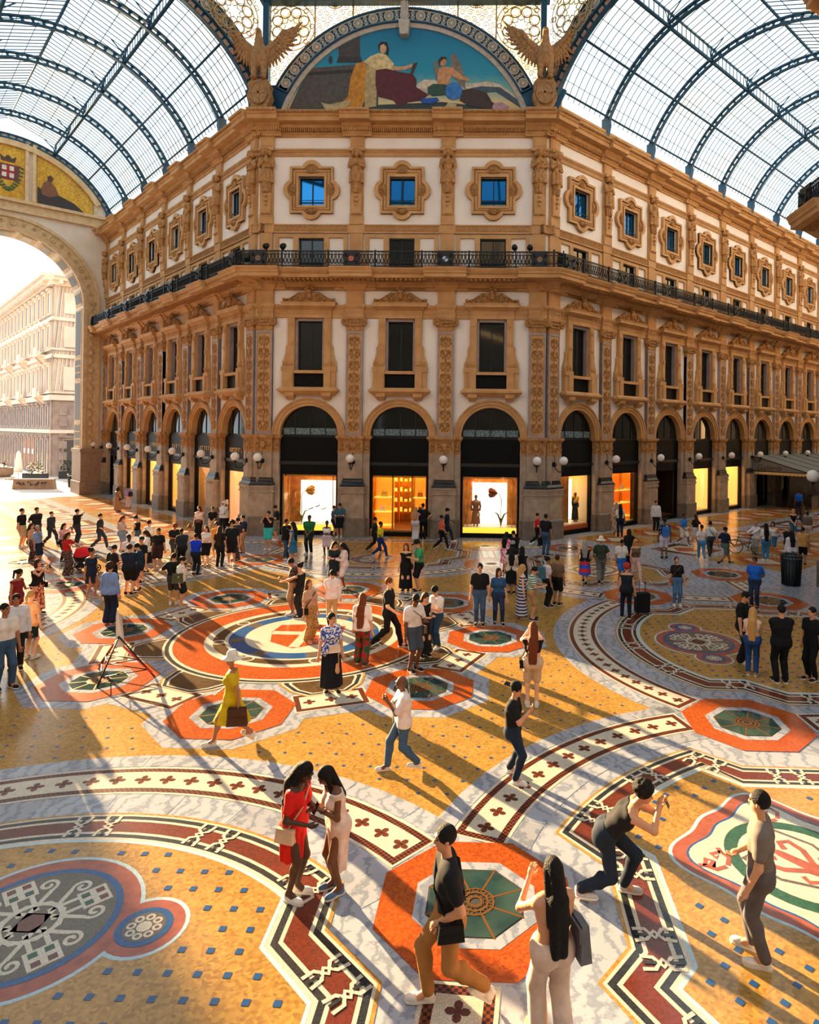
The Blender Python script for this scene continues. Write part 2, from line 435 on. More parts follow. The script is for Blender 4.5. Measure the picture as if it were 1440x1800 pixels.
# cross-shaped inlays
def petal_mesh(s):
    mb = MB()
    for q in range(4):
        a = q * pi / 2; c_, s_ = cos(a), sin(a)
        P = [(-0.12, 0), (0.42, 0.34), (0.8, 0.3), (1.0, 0), (0.8, -0.3), (0.42, -0.34)]
        mb.flat([((x * c_ - y * s_) * s, (x * s_ + y * c_) * s) for x, y in P], 0)
    return mb.mesh('inlay_cross', M_brown)
ME_CROSS = petal_mesh(0.135); ME_CROSS_S = petal_mesh(0.10)
SKY = []      # skylight centres
def cross_band(path, n, w=0.36, mw=Matrix(), z=0.0060, name='cross_band'):
    build('band_border', MB().flat(strip_poly(path, w + 0.05), z), M_white, floor, mw)
    build('checker_border', MB().flat(strip_poly(path, w, 0.04), z + 0.001), M_check, floor, mw)
    build(name, MB().flat(strip_poly(path, w - 0.11, 0.15), z + 0.002), M_white, floor, mw)
    # crosses at equal steps
    P = [Vector((p[0], p[1])) for p in path]; d = [0]
    for i in range(1, len(P)): d.append(d[-1] + (P[i] - P[i - 1]).length)
    for j in range(n):
        t = d[-1] * (j + 0.75) / (n + 0.5)
        for i in range(1, len(P)):
            if d[i] >= t: break
        f = (t - d[i - 1]) / max(d[i] - d[i - 1], 1e-6); q = P[i - 1].lerp(P[i], f); tg = P[i] - P[i - 1]
        obj('inlay_cross', ME_CROSS, floor, mw @ TR(q.x, q.y, z + 0.003, atan2(tg.y, tg.x)))
def shorten(a, b, d0, d1):
    a = Vector(a); b = Vector(b); t = (b - a).normalized(); a = a + t * d0; b = b - t * d1
    return [tuple(a.lerp(b, i / 4)) for i in range(5)]
N1 = (5.13, -10.4); N2 = (4.78, -14.85); N3 = (9.05, -14.68)
def arc_between(C, r, p, q, gap, n=30):
    a0 = atan2(p[1] + C, p[0]); a1 = atan2(q[1] + C, q[0]); g = gap / r
    if a0 > a1: a0, a1 = a1, a0
    return [(r * cos(a), -C + r * sin(a)) for a in [a0 + g + (a1 - a0 - 2 * g) * i / n for i in range(n + 1)]]
def rotp(p, a): return (p[0] * cos(a) - p[1] * sin(a), p[0] * sin(a) + p[1] * cos(a))
for k in range(4):
    cross_band(arc_between(AXC, AXR, (-N1[0], N1[1]), N1, 1.22), 23, mw=rot(k))
    pa = rotp(N1, -pi / 4); pb = (-pa[0], pa[1])
    cross_band(arc_between(DGC, DGR, pb, pa, 1.22), 13, mw=rot8(k))
    for sg in (-1, 1):
        cross_band(shorten((sg * N1[0], N1[1]), (sg * N2[0], N2[1]), 1.2, 1.2), 4, mw=rot(k))
        cross_band(shorten((sg * N2[0], N2[1]), (sg * N3[0], N3[1]), 1.2, 1.2), 4, mw=rot(k))
        for q in (N1, N2, N3): SKY.append(rotp((sg * q[0], q[1]), k * pi / 2))
# inner ring of eight skylights with short bands between
fpart('marble_ring', ngon(0, 0, 5.35, 16, pi / 16), 0.0020, M_marble)
for k in range(8):
    a = -pi / 2 + k * pi / 4; SKY.append((5.2 * cos(a), 5.2 * sin(a)))
    fpart('marble_border', ngon(5.2 * cos(a), 5.2 * sin(a), 1.66, 8, pi / 8), 0.0026, M_marble)
    q = (5.2 * cos(a + pi / 4), 5.2 * sin(a + pi / 4)); p = (5.2 * cos(a), 5.2 * sin(a))
    fpart('marble_border', strip_poly([p, q], 0.78), 0.0032, M_marble)
    cross_band(shorten(p, q, 1.2, 1.2), 3, 0.42)

# floor skylights
def skylight_meshes():
    A = pi / 8
    me = {}
    me['rim'] = MB().flat(ngon(0, 0, 1.27, 8, A), 0.0095, thick=0.003).mesh('mosaic_octagon', M_orange)
    me['white'] = MB().flat(ngon(0, 0, 0.80, 8, A), 0.0115, thick=0.002, holes=[ngon(0, 0, 0.64, 8, A)[::-1]]).mesh('marble_octagon', M_marble)
    me['hole'] = MB().flat(ngon(0, 0, 0.66, 8, A), 0.0100).mesh('shaft', M_darkhole)
    mb = MB()
    for k in range(8):
        a0, a1 = A + k * pi / 4, A + (k + 1) * pi / 4
        mb = MB(); g = 0.035
        p = [(0.63 * cos(a0), 0.63 * sin(a0)), (0.63 * cos(a1), 0.63 * sin(a1)), (0.25 * cos(a1), 0.25 * sin(a1)), (0.25 * cos(a0), 0.25 * sin(a0))]
        cx = sum(x for x, _ in p) / 4; cy = sum(y for _, y in p) / 4
        p = [(cx + (x - cx) * 0.93, cy + (y - cy) * 0.93) for x, y in p]
        me['pane%d' % k] = mb.flat(p, 0.0125, thick=0.002).mesh('pane', M_skyglass)
    mb = MB()
    for k in range(8):
        a = A + k * pi / 4
        mb.flat(strip_poly([(0.22 * cos(a), 0.22 * sin(a)), (0.64 * cos(a), 0.64 * sin(a))], 0.014), 0.0135)
    me['bars'] = mb.mesh('glazing_bar', M_bronze)
    mb = MB()
    for r in (0.24, 0.17, 0.09): mb.flat(ngon(0, 0, r, 24), 0.0145, holes=[ngon(0, 0, r - 0.022, 24)[::-1]])
    for k in range(12):
        a = k * pi / 6
        for r, q in ((0.205, 0.04), (0.13, 0.042)):
            mb.flat(ngon(r * cos(a), r * sin(a), q, 8), 0.0142, holes=[ngon(r * cos(a), r * sin(a), q - 0.012, 8)[::-1]])
    me['grille'] = mb.mesh('grille', M_bronze)
    return me
_sk = skylight_meshes()
for x, y in SKY:
    if x + y > 25.5: continue
    mw = T(x, y, 0)
    rim = obj('mosaic_octagon', _sk['rim'], floor, mw)
    wt = obj('marble_octagon', _sk['white'], floor, mw)
    for nm in ('hole', 'bars', 'grille'): obj(_sk[nm].name.split('.')[0], _sk[nm], wt)
    for k in range(8): obj('pane', _sk['pane%d' % k], wt)

# braided frames round the emblems
def frame_axis():
    C, r = 13.8, 5.05
    a = atan2(3.45, sqrt(r * r - 3.45 ** 2)); top = [(r * sin(t), -C + r * cos(t)) for t in [a - 2 * a * i / 22 for i in range(23)]]
    right = [(3.5, -16.2), (3.5, -14.15), (4.2, -13.45), (4.2, -11.62), (3.46, -10.92)]
    left = [(-x, y) for x, y in right[::-1]]
    return right + top + left
def frame_diag():
    C, r = 17.1, 6.65
    a = atan2(1.92, sqrt(r * r - 1.92 ** 2)); top = [(r * sin(t), -C + r * cos(t)) for t in [a - 2 * a * i / 16 for i in range(17)]]
    right = [(1.95, -16.2), (2.9, -15.2), (3.55, -15.1), (3.85, -13.9), (3.6, -12.72), (2.95, -12.66), (2.0, -11.7)]
    left = [(-x, y) for x, y in right[::-1]]
    return right + top + left
LAY = [(0.0, 'yellow_line', M_amber), (0.045, 'white_line', M_white), (0.085, 'black_line', M_blk), (0.165, 'white_line', M_white),
       (0.215, 'mosaic_border', M_redm), (0.47, 'white_line', M_white), (0.52, 'black_line', M_blk), (0.60, 'white_line', M_white),
       (0.66, 'grey_line', M_ltblue), (0.71, 'amber_field', M_amber)]
INNER = {}
for nm, pl, rt in (('ax', frame_axis(), rot), ('dg', frame_diag(), rot8)):
    ms = []
    for i, (d, name, m) in enumerate(LAY):
        q = offset_poly(pl, d)
        if name == 'mosaic_border' : m = M_redm
        ms.append(MB().flat(q, 0.0062 + i * 0.0008).mesh(name, m))
    INNER[nm] = offset_poly(pl, 0.71)
    # braided knots across the border
    kn = []
    mid = offset_poly(pl, 0.345); n = len(mid); per = [0]
    for i in range(n): per.append(per[-1] + hypot(mid[(i + 1) % n][0] - mid[i][0], mid[(i + 1) % n][1] - mid[i][1]))
    nk = 14
    for j in range(nk):
        t = per[-1] * (j + 0.5) / nk
        for i in range(n):
            if per[i + 1] >= t: break
        f = (t - per[i]) / (per[i + 1] - per[i]); p, q = mid[i], mid[(i + 1) % n]
        kn.append((p[0] + (q[0] - p[0]) * f, p[1] + (q[1] - p[1]) * f, atan2(q[1] - p[1], q[0] - p[0])))
    mbk = MB()
    for sx in (-1, 1):
        c0 = sx * 0.2
        mbk.flat(strip_poly([(c0 + 0.09 * sx, -0.24), (c0 + 0.09 * sx, -0.1), (c0 - 0.05 * sx, 0.0), (c0 + 0.09 * sx, 0.1), (c0 + 0.09 * sx, 0.24)], 0.025), 0.0150, 0)
        mbk.flat(strip_poly([(c0 - 0.09 * sx, -0.24), (c0 - 0.07 * sx, -0.1), (c0 + 0.06 * sx, 0.0), (c0 - 0.07 * sx, 0.1), (c0 - 0.09 * sx, 0.24)], 0.025), 0.0151, 0)
        mbk.flat(strip_poly([(c0, -0.22), (c0, -0.07)], 0.022), 0.0156, 1); mbk.flat(strip_poly([(c0, 0.07), (c0, 0.22)], 0.022), 0.0156, 1)
    mk = mbk.mesh('braid_knot', [M_white, M_blk])
    for k in range(4):
        for m in ms: obj(m.name.split('.')[0], m, floor, rt(k))
        for (x, y, a) in kn: obj('braid_knot', mk, floor, rt(k) @ TR(x, y, 0, a))

# emblem of the four axis lobes: woven star in a blue ring, two small roundels
def spiral(cx, cy, r, a0, turns, sgn=1, n=18):
    return [(cx + r * (1 - 0.8 * i / n) * cos(a0 + sgn * turns * 2 * pi * i / n), cy + r * (1 - 0.8 * i / n) * sin(a0 + sgn * turns * 2 * pi * i / n)) for i in range(n + 1)]
def emblem_axis():
    L = []
    cx, cy = 0, -10.98
    for r, m, z, nm in ((1.19, M_ltblue, 0.0150, 'pale_edge'), (1.14, M_pink, 0.0160, 'granite_ring'), (0.95, M_bluem, 0.0180, 'blue_ring'), (0.87, M_taupe, 0.0190, 'taupe_disc')):
        L.append(MB().flat(ngon(cx, cy, r, 40), z).mesh(nm, m))
    for sg in (-1, 1):
        for r, m, z, nm in ((0.49, M_ltblue, 0.0149, 'pale_edge'), (0.44, M_pink, 0.0161, 'granite_ring'), (0.31, M_bluem, 0.0181, 'blue_ring'), (0.23, M_taupe, 0.0191, 'taupe_disc')):
            L.append(MB().flat(ngon(cx + sg * 1.33, cy, r, 28), z).mesh(nm, m))
        mb = MB()
        for k in range(8):
            a = k * pi / 4; q = (cx + sg * 1.33 + 0.15 * cos(a), cy + 0.15 * sin(a))
            mb.flat(ngon(q[0], q[1], 0.055, 10), 0.0200, holes=[ngon(q[0], q[1], 0.026, 10)[::-1]])
        mb.flat(ngon(cx + sg * 1.33, cy, 0.085, 12), 0.0200)
        L.append(mb.mesh('rosette', M_white))
    mb = MB()
    for k in range(4):
        a = k * pi / 2 + pi / 4; mw = lambda p: (cx + p[0] * cos(a) - p[1] * sin(a), cy + p[0] * sin(a) + p[1] * cos(a))
        for s in (-0.09, 0.09): mb.flat(strip_poly([mw((0.18, s)), mw((0.62, s))], 0.028), 0.0200)
        mb.flat([mw(p) for p in ((0.50, -0.17), (0.82, -0.17), (0.82, 0.17), (0.50, 0.17))], 0.0202)
        a = k * pi / 2
        for s in (-1, 1):
            mb.flat(strip_poly([mw((-0.1, s * 0.12)), mw((0.55, s * 0.12))], 0.028), 0.0200)
            mb.flat(strip_poly([mw(p) for p in [(0.5, s * 0.12)] + spiral(0.62, s * 0.22, 0.11, -pi / 2 * s, 1.2, s)], 0.022), 0.0201)
    for r in (0.36,):
        mb.flat(ngon(cx, cy, r, 8), 0.0203, holes=[ngon(cx, cy, r - 0.06, 8)[::-1]])
        mb.flat(ngon(cx, cy, r, 8, pi / 8), 0.0204, holes=[ngon(cx, cy, r - 0.06, 8, pi / 8)[::-1]])
    L.append(mb.mesh('woven_star', M_white))
    mb = MB()
    for k in range(4):
        a = k * pi / 2 + pi / 4; mw = lambda p: (cx + p[0] * cos(a) - p[1] * sin(a), cy + p[0] * sin(a) + p[1] * cos(a))
        for i, (u, v) in enumerate(((0.58, -0.08), (0.74, -0.08), (0.58, 0.08), (0.74, 0.08))):
            mb.flat([mw((u + du, v + dv)) for du, dv in ((-0.045, -0.045), (0.045, -0.045), (0.045, 0.045), (-0.045, 0.045))], 0.0212, i % 2)
    mb.flat(ngon(cx, cy, 0.15, 6), 0.0205, 1)
    L.append(mb.mesh('coloured_tesserae', [M_green, M_redm]))
    return L
for m in emblem_axis():
    for k in range(4): obj(m.name.split('.')[0], m, floor, rot(k))
# emblem of the diagonal lobes: lobed cartouche with wreath, ribbons and shield
def emblem_diag():
    L = []; cx, cy = 0, -13.45
    def shape(s):
        P = []
        for i in range(96):
            t = 2 * pi * i / 96; q = (t - pi / 4) % (pi / 2) - pi / 4
            r = 1.24 + 0.16 * cos(4 * (t - pi / 4)) + 0.06 * cos(8 * t)
            P.append((cx + (r + s) * cos(t), cy + (r + s) * 1.12 * sin(t)))
        return P
    for s, m, z, nm in ((0.20, M_ltblue, 0.0150, 'pale_edge'), (0.15, M_pink, 0.0160, 'granite_ring'), (-0.03, M_bluem, 0.0170, 'blue_line'), (-0.06, M_white, 0.0180, 'white_field')):
        L.append(MB().flat(shape(s), z).mesh(nm, m))
    el = lambda rx, ry: [(cx + rx * cos(2 * pi * i / 40), cy + ry * sin(2 * pi * i / 40)) for i in range(40)]
    L.append(MB().flat(el(0.92, 1.02), 0.0190, holes=[el(0.74, 0.84)[::-1]]).mesh('wreath', M_green))
    sh = [(cx + x * 0.62, cy + y * 0.7) for x, y in ((-0.8, 0.9), (0, 0.75), (0.8, 0.9), (0.9, 0.1), (0.5, -0.6), (0, -1.0), (-0.5, -0.6), (-0.9, 0.1))][::-1]
    L.append(MB().flat(sh, 0.0195, holes=[offset_poly(sh, 0.05)[::-1]]).mesh('shield_edge', M_taupe))
    mb = MB()
    for sg in (-1, 1):
        mb.flat(strip_poly([(cx + sg * x, cy + y) for x, y in ((0.02, -0.45), (0.1, -0.1), (0.3, 0.12), (0.36, 0.34), (0.24, 0.42), (0.14, 0.30))], 0.045), 0.0200)
        mb.flat(strip_poly([(cx + sg * x, cy + y) for x, y in ((0.04, -0.3), (0.2, -0.32), (0.32, -0.2), (0.26, -0.1))], 0.035), 0.0200)
    mb.flat([(cx - 0.09, cy - 0.1), (cx, cy - 0.5), (cx + 0.09, cy - 0.1), (cx + 0.07, cy + 0.3), (cx, cy + 0.55), (cx - 0.07, cy + 0.3)], 0.0201)
    for ang in (pi / 4, 3 * pi / 4, 5 * pi / 4, 7 * pi / 4):
        q = (cx + 1.12 * cos(ang), cy + 1.18 * sin(ang))
        for s in (-1, 1):
            mb.flat(strip_poly([(q[0] + s * x * 0.9, q[1] + y * 0.8) for x, y in ((0.02, -0.2), (0.2, -0.12), (0.24, 0.06), (0.08, 0.14), (0.05, 0.02), (0.18, 0.0), (0.3, 0.14))], 0.032), 0.0200)
    L.append(mb.mesh('ribbon_and_lily', M_pink))
    return L
for m in emblem_diag():
    for k in range(4): obj(m.name.split('.')[0], m, floor, rot8(k))

# central rosette
for r, m, z, nm in ((3.66, M_white, 0.0100, 'white_line'), (3.60, M_blk, 0.0105, 'black_line'), (3.50, M_white, 0.0110, 'white_line'), (3.42, M_orange, 0.0115, 'orange_ring'),
                    (2.66, M_white, 0.0120, 'white_ring'), (2.44, M_fol, 0.0125, 'foliage_ring'), (2.14, M_white, 0.0130, 'white_ring'), (2.04, M_bluem, 0.0135, 'blue_ring'),
                    (1.62, M_white, 0.0140, 'white_disc')):
    fpart(nm, ngon(0, 0, r, 64), z, m)
for k in range(8):
    a = k * pi / 4 + pi / 8
    pol = lambda r, d: (r * cos(a + radians(d)), r * sin(a + radians(d)))
    P = [pol(3.3, -17), pol(3.72, -15.5), pol(4.2, -11), pol(4.52, -6), pol(4.52, 6), pol(4.2, 11), pol(3.72, 15.5), pol(3.3, 17)]
    for d, m, z, nm in ((0, M_amber, 0.0080, 'yellow_line'), (0.05, M_white, 0.0084, 'white_line'), (0.09, M_blk, 0.0088, 'black_line'), (0.17, M_white, 0.0092, 'white_line'), (0.22, M_fol, 0.0096, 'foliage_panel')):
        cq = pol(3.95, 0); f_ = 1 - d / 0.75
        fpart(nm, [(cq[0] + (x - cq[0]) * f_, cq[1] + (y - cq[1]) * f_) for x, y in P], z, m)
    q = (2.28 * cos(a), 2.28 * sin(a))
    fpart('roundel', ngon(q[0], q[1], 0.19, 16), 0.0142, M_white); fpart('roundel', ngon(q[0], q[1], 0.14, 16), 0.0146, M_taupe)
    fpart('blue_panel', [(r * cos(t), r * sin(t)) for r, t in ((1.66, a - 0.1), (2.0, a - 0.1), (2.0, a + 0.1), (1.66, a + 0.1))], 0.0142, M_taupe)
shd = [(0, -1.25), (0.75, -0.75), (1.0, 0.1), (0.95, 0.8), (0, 0.95), (-0.95, 0.8), (-1.0, 0.1), (-0.75, -0.75)]
fpart('shield', shd, 0.0150, M_orange)
fpart('shield_cross', [(-0.14, -1.15), (0.14, -1.15), (0.14, -0.1), (0.97, -0.1), (0.97, 0.2), (0.14, 0.2), (0.14, 0.92), (-0.14, 0.92), (-0.14, 0.2), (-0.97, 0.2), (-0.97, -0.1), (-0.14, -0.1)], 0.0155, M_white)

# blue tiles dotted over the amber fields: the 300 nearest to the viewpoint singly
dots = []
CAMP = (5.3358, -18.5165)
def on_emblem(p, nm):
    if nm == 'ax': return hypot(p[0], p[1] + 10.98) < 1.3 or min(hypot(p[0] - 1.33, p[1] + 10.98), hypot(p[0] + 1.33, p[1] + 10.98)) < 0.6
    return hypot(p[0], (p[1] + 13.45) / 1.12) < 1.7
for nm, k0s in (('ax', (0, 1, 2, 3)), ('dg', (0, 1, 2, 3))):
    poly = offset_poly(INNER[nm], 0.08)
    for k in k0s:
        th = k * pi / 2 + (pi / 4 if nm == 'dg' else 0)
        for i in range(-17, 18):
            for j in range(0, 40):
                p = (i * 0.32 + (0.0 if nm == 'ax' else 0.16), -10.35 - j * 0.32 + 1.3)
                if inside(p, poly) and not on_emblem(p, nm):
                    if nm == 'dg' : w_ = rotp(p, th)
                    else: w_ = rotp(p, th)
                    dots.append((*w_, 0.040, th + pi / 4, 0.0155))
for i in range(-34, 35):
    for j in range(-34, 35):
        x, y = i * 0.46 + (0.23 if j % 2 else 0), j * 0.40
        d = hypot(x, y)
        if 6.0 < d < 10.6:
            ok = True
            for k in range(4):
                c = rotp((0, -AXC), k * pi / 2); 
                if hypot(x - c[0], y - c[1]) < 7.15: ok = False
                c = rotp((0, -DGC), k * pi / 2 + pi / 4)
                if hypot(x - c[0], y - c[1]) < 7.2: ok = False
            for k in range(8):
                a = k * pi / 4
                if hypot(x - 5.2 * cos(a), y - 5.2 * sin(a)) < 1.75: ok = False
                a += pi / 8
                if abs(x * cos(a) + y * sin(a)) < 5.85 and hypot(x - 4.8 * cos(a), y - 4.8 * sin(a)) < 1.2: ok = False
            if ok: dots.append((x, y, 0.030, 0.2, 0.0015))
dots.sort(key=lambda d: hypot(d[0] - CAMP[0], d[1] - CAMP[1]))
vis = [d for d in dots if -8 < d[0] < 20]
me_dot = MB().box(-1.0, 1.0, -1.0, 1.0, -0.02, 0.0).mesh('blue_tile', M_bluet)
for d in vis[:300]: obj('blue_tile', me_dot, floor, T(d[0], d[1], d[4] + 0.0015) @ Matrix.Rotation(d[3] - pi / 4, 4, 'Z') @ Matrix.Diagonal((d[2], d[2], 0.03, 1)))
st = MB()
for d in vis[300:] + [d for d in dots if d[0] <= -8 and d[0] > -16]:
    st.flat(ngon(d[0], d[1], d[2] * 1.4, 4, d[3]), d[4] + 0.001)
tag(build('blue_tiles', st, M_bluet, floor), kind='stuff')

# paving of the arms beyond the octagon: lozenges between marble strips
for side in (-1, 1):
    ax = Vector((side * S2, S2)); nr = Vector((-ax.y, ax.x))
    for j in range(9):
        s0 = 19.2 + j * 3.6
        if side < 0 and s0 > 46: continue
        fr = lambda s, t: tuple(ax * s + nr * t)
        for t0 in (-3.9, 3.9):
            P = [fr(s0 + 0.1, t0 - 1.9), fr(s0 + 3.4, t0 - 1.9), fr(s0 + 3.4, t0 + 1.9), fr(s0 + 0.1, t0 + 1.9)]
            fpart('mosaic_panel', P if 1 else P, 0.003, M_amber)
            c = fr(s0 + 1.75, t0)
            fpart('mosaic_lozenge', [fr(s0 + 0.35, t0), fr(s0 + 1.75, t0 - 1.6), fr(s0 + 3.15, t0), fr(s0 + 1.75, t0 + 1.6)], 0.005, M_orange)
            fpart('white_lozenge', [fr(s0 + 1.0, t0), fr(s0 + 1.75, t0 - 0.9), fr(s0 + 2.5, t0), fr(s0 + 1.75, t0 + 0.9)], 0.007, M_white)
        fpart('mosaic_square', [fr(s0 + 0.5, -1.3), fr(s0 + 3.1, -1.3), fr(s0 + 3.1, 1.3), fr(s0 + 0.5, 1.3)], 0.003, M_redm)
        fpart('white_square', [fr(s0 + 0.9, -0.9), fr(s0 + 2.7, -0.9), fr(s0 + 2.7, 0.9), fr(s0 + 0.9, 0.9)], 0.005, M_white)
        fpart('orange_square', [fr(s0 + 1.8, -0.75), fr(s0 + 2.55, 0), fr(s0 + 1.8, 0.75), fr(s0 + 1.05, 0)], 0.007, M_orange)
# ------------------------------------------------------------------ soft shapes (statues, people): blended volumes turned into one surface
class Soft:
    def __init__(s, lo, hi, h):
        s.h = h; s.lo = np.array(lo, float); n = np.ceil((np.array(hi, float) - s.lo) / h).astype(int) + 1
        s.n = n; s.f = np.full(tuple(n), 1.0, np.float32)
        s.ax = [s.lo[i] + h * np.arange(n[i], dtype=np.float64) for i in range(3)]
    def _win(s, lo, hi):
        a = np.clip(np.floor((np.array(lo) - s.lo) / s.h).astype(int), 0, s.n - 1)
        b = np.clip(np.ceil((np.array(hi) - s.lo) / s.h).astype(int) + 1, 1, s.n)
        if np.any(b <= a): return None
        sl = tuple(slice(a[i], b[i]) for i in range(3))
        X = s.ax[0][sl[0]][:, None, None]; Y = s.ax[1][sl[1]][None, :, None]; Z = s.ax[2][sl[2]][None, None, :]
        return sl, X, Y, Z
    def _mix(s, sl, d, k, sub=False):
        g = s.f[sl]
        if sub:
            s.f[sl] = np.maximum(g, -d); return
        if k <= 0: s.f[sl] = np.minimum(g, d); return
        hh = np.clip(0.5 + 0.5 * (g - d) / k, 0, 1)
        s.f[sl] = g * (1 - hh) + d * hh - k * hh * (1 - hh)
    def cone(s, a, b, r0, r1, k=0.03, m=0.10):
        a = np.array(a, float); b = np.array(b, float); R_ = max(r0, r1) + m
        w = s._win(np.minimum(a, b) - R_, np.maximum(a, b) + R_)
        if w is None: return s
        sl, X, Y, Z = w; d = b - a; L2 = max(float(d @ d), 1e-9)
        t = np.clip(((X - a[0]) * d[0] + (Y - a[1]) * d[1] + (Z - a[2]) * d[2]) / L2, 0, 1)
        q = np.sqrt((X - a[0] - t * d[0]) ** 2 + (Y - a[1] - t * d[1]) ** 2 + (Z - a[2] - t * d[2]) ** 2) - (r0 + (r1 - r0) * t)
        s._mix(sl, q, k); return s
    def ell(s, c, r, k=0.03, rot=None, m=0.10, sub=False):
        c = np.array(c, float); r = np.array(r, float); R_ = r.max() + m
        w = s._win(c - R_, c + R_)
        if w is None: return s
        sl, X, Y, Z = w; X = X - c[0]; Y = Y - c[1]; Z = Z - c[2]
        if rot is not None:
            X, Y, Z = (rot[0][0] * X + rot[1][0] * Y + rot[2][0] * Z, rot[0][1] * X + rot[1][1] * Y + rot[2][1] * Z, rot[0][2] * X + rot[1][2] * Y + rot[2][2] * Z)
        k0 = np.sqrt((X / r[0]) ** 2 + (Y / r[1]) ** 2 + (Z / r[2]) ** 2)
        k1 = np.sqrt((X / r[0] ** 2) ** 2 + (Y / r[1] ** 2) ** 2 + (Z / r[2] ** 2) ** 2)
        s._mix(sl, k0 * (k0 - 1) / np.maximum(k1, 1e-6), k, sub); return s
    def frus(s, c0, r0, c1, r1, k=0.02, flute=0, amp=0.0):
        """elliptic frustum between two heights: c=(x,y,z), r=(rx,ry); optional fluting"""
        lo = np.array([min(c0[0], c1[0]) - max(r0[0], r1[0]) - .06, min(c0[1], c1[1]) - max(r0[1], r1[1]) - .06, min(c0[2], c1[2]) - .05])
        hi = np.array([max(c0[0], c1[0]) + max(r0[0], r1[0]) + .06, max(c0[1], c1[1]) + max(r0[1], r1[1]) + .06, max(c0[2], c1[2]) + .05])
        w = s._win(lo, hi)
        if w is None: return s
        sl, X, Y, Z = w; t = np.clip((Z - c0[2]) / (c1[2] - c0[2]), 0, 1)
        cx = c0[0] + (c1[0] - c0[0]) * t; cy = c0[1] + (c1[1] - c0[1]) * t; rx = r0[0] + (r1[0] - r0[0]) * t; ry = r0[1] + (r1[1] - r0[1]) * t
        dx, dy = X - cx, Y - cy
        q = (np.sqrt((dx / rx) ** 2 + (dy / ry) ** 2) - 1) * np.minimum(rx, ry)
        if flute: q = q + amp * np.sin(np.arctan2(dy, dx) * flute)
        zl, zh = min(c0[2], c1[2]), max(c0[2], c1[2])
        q = np.maximum(q, np.maximum(zl - Z, Z - zh))
        s._mix(sl, q, k); return s
    def cut(s, p, nrm):
        """remove everything on the side nrm points to"""
        X = s.ax[0][:, None, None]; Y = s.ax[1][None, :, None]; Z = s.ax[2][None, None, :]
        n = np.array(nrm, float); n /= np.linalg.norm(n)
        s.f = np.maximum(s.f, ((X - p[0]) * n[0] + (Y - p[1]) * n[1] + (Z - p[2]) * n[2]).astype(np.float32)); return s
    def surf(s):
        f = s.f.copy(); f[0] = f[-1] = 1; f[:, 0] = f[:, -1] = 1; f[:, :, 0] = f[:, :, -1] = 1
        neg = f < 0; nx, ny, nz = f.shape
        c8 = [(i, j, k) for i in (0, 1) for j in (0, 1) for k in (0, 1)]
        cnt = np.zeros((nx - 1, ny - 1, nz - 1), np.int8)
        for i, j, k in c8: cnt += neg[i:nx - 1 + i, j:ny - 1 + j, k:nz - 1 + k]
        act = (cnt > 0) & (cnt < 8); idx = np.argwhere(act)
        if not len(idx): return np.zeros((0, 3)), np.zeros((0, 4), int)
        vid = np.full(act.shape, -1, np.int64); vid[act] = np.arange(len(idx))
        V = np.zeros((len(idx), 3)); C = np.zeros(len(idx)); I, J, K = idx.T
        val = {c: f[I + c[0], J + c[1], K + c[2]].astype(np.float64) for c in c8}
        for a in c8:
            for ax in range(3):
                if a[ax]: continue
                b = list(a); b[ax] = 1; b = tuple(b); va, vb = val[a], val[b]
                x = (va < 0) != (vb < 0)
                t = np.where(x, va / np.where(x, va - vb, 1), 0)
                for d in range(3): V[:, d] += np.where(x, a[d] + (t if d == ax else 0), 0)
                C += x
        V = s.lo + (idx + V / C[:, None]) * s.h
        F = []
        for ax in range(3):
            o = [(1, 2), (2, 0), (0, 1)][ax]
            s0 = [slice(0, m) for m in f.shape]; s1 = [slice(0, m) for m in f.shape]
            s0[ax] = slice(0, f.shape[ax] - 1); s1[ax] = slice(1, f.shape[ax])
            e = np.argwhere(neg[tuple(s0)] != neg[tuple(s1)])
            e = e[(e[:, o[0]] > 0) & (e[:, o[1]] > 0) & (e[:, o[0]] < f.shape[o[0]] - 1) & (e[:, o[1]] < f.shape[o[1]] - 1)]
            up = neg[tuple(e.T)]
            q = []
            for da, db in ((1, 1), (0, 1), (0, 0), (1, 0)):
                ee = e.copy(); ee[:, o[0]] -= da; ee[:, o[1]] -= db; q.append(vid[tuple(ee.T)])
            q = np.stack(q, 1)
            q[~up] = q[~up][:, ::-1]
            F.append(q)
        F = np.concatenate(F); F = F[(F >= 0).all(1)]
        return V, F
def soft_mesh(name, so, mats, extra=None):
    V, F = so.surf(); me = bpy.data.meshes.new(name)
    vs = V.tolist(); fs = F.tolist(); mi = [0] * len(fs); sm = [True] * len(fs)
    if extra is not None:
        o = len(vs); vs += [tuple(v) for v in extra.v]; fs += [tuple(i + o for i in f) for f in extra.f]; mi += extra.mi; sm += extra.sm
    me.from_pydata(vs, [], fs)
    for m in (mats if isinstance(mats, (list, tuple)) else [mats]): me.materials.append(m)
    if any(mi): me.polygons.foreach_set('material_index', mi)
    me.polygons.foreach_set('use_smooth', sm); me.update()
    return me
def rotz3(a): return [[cos(a), -sin(a), 0], [sin(a), cos(a), 0], [0, 0, 1]]

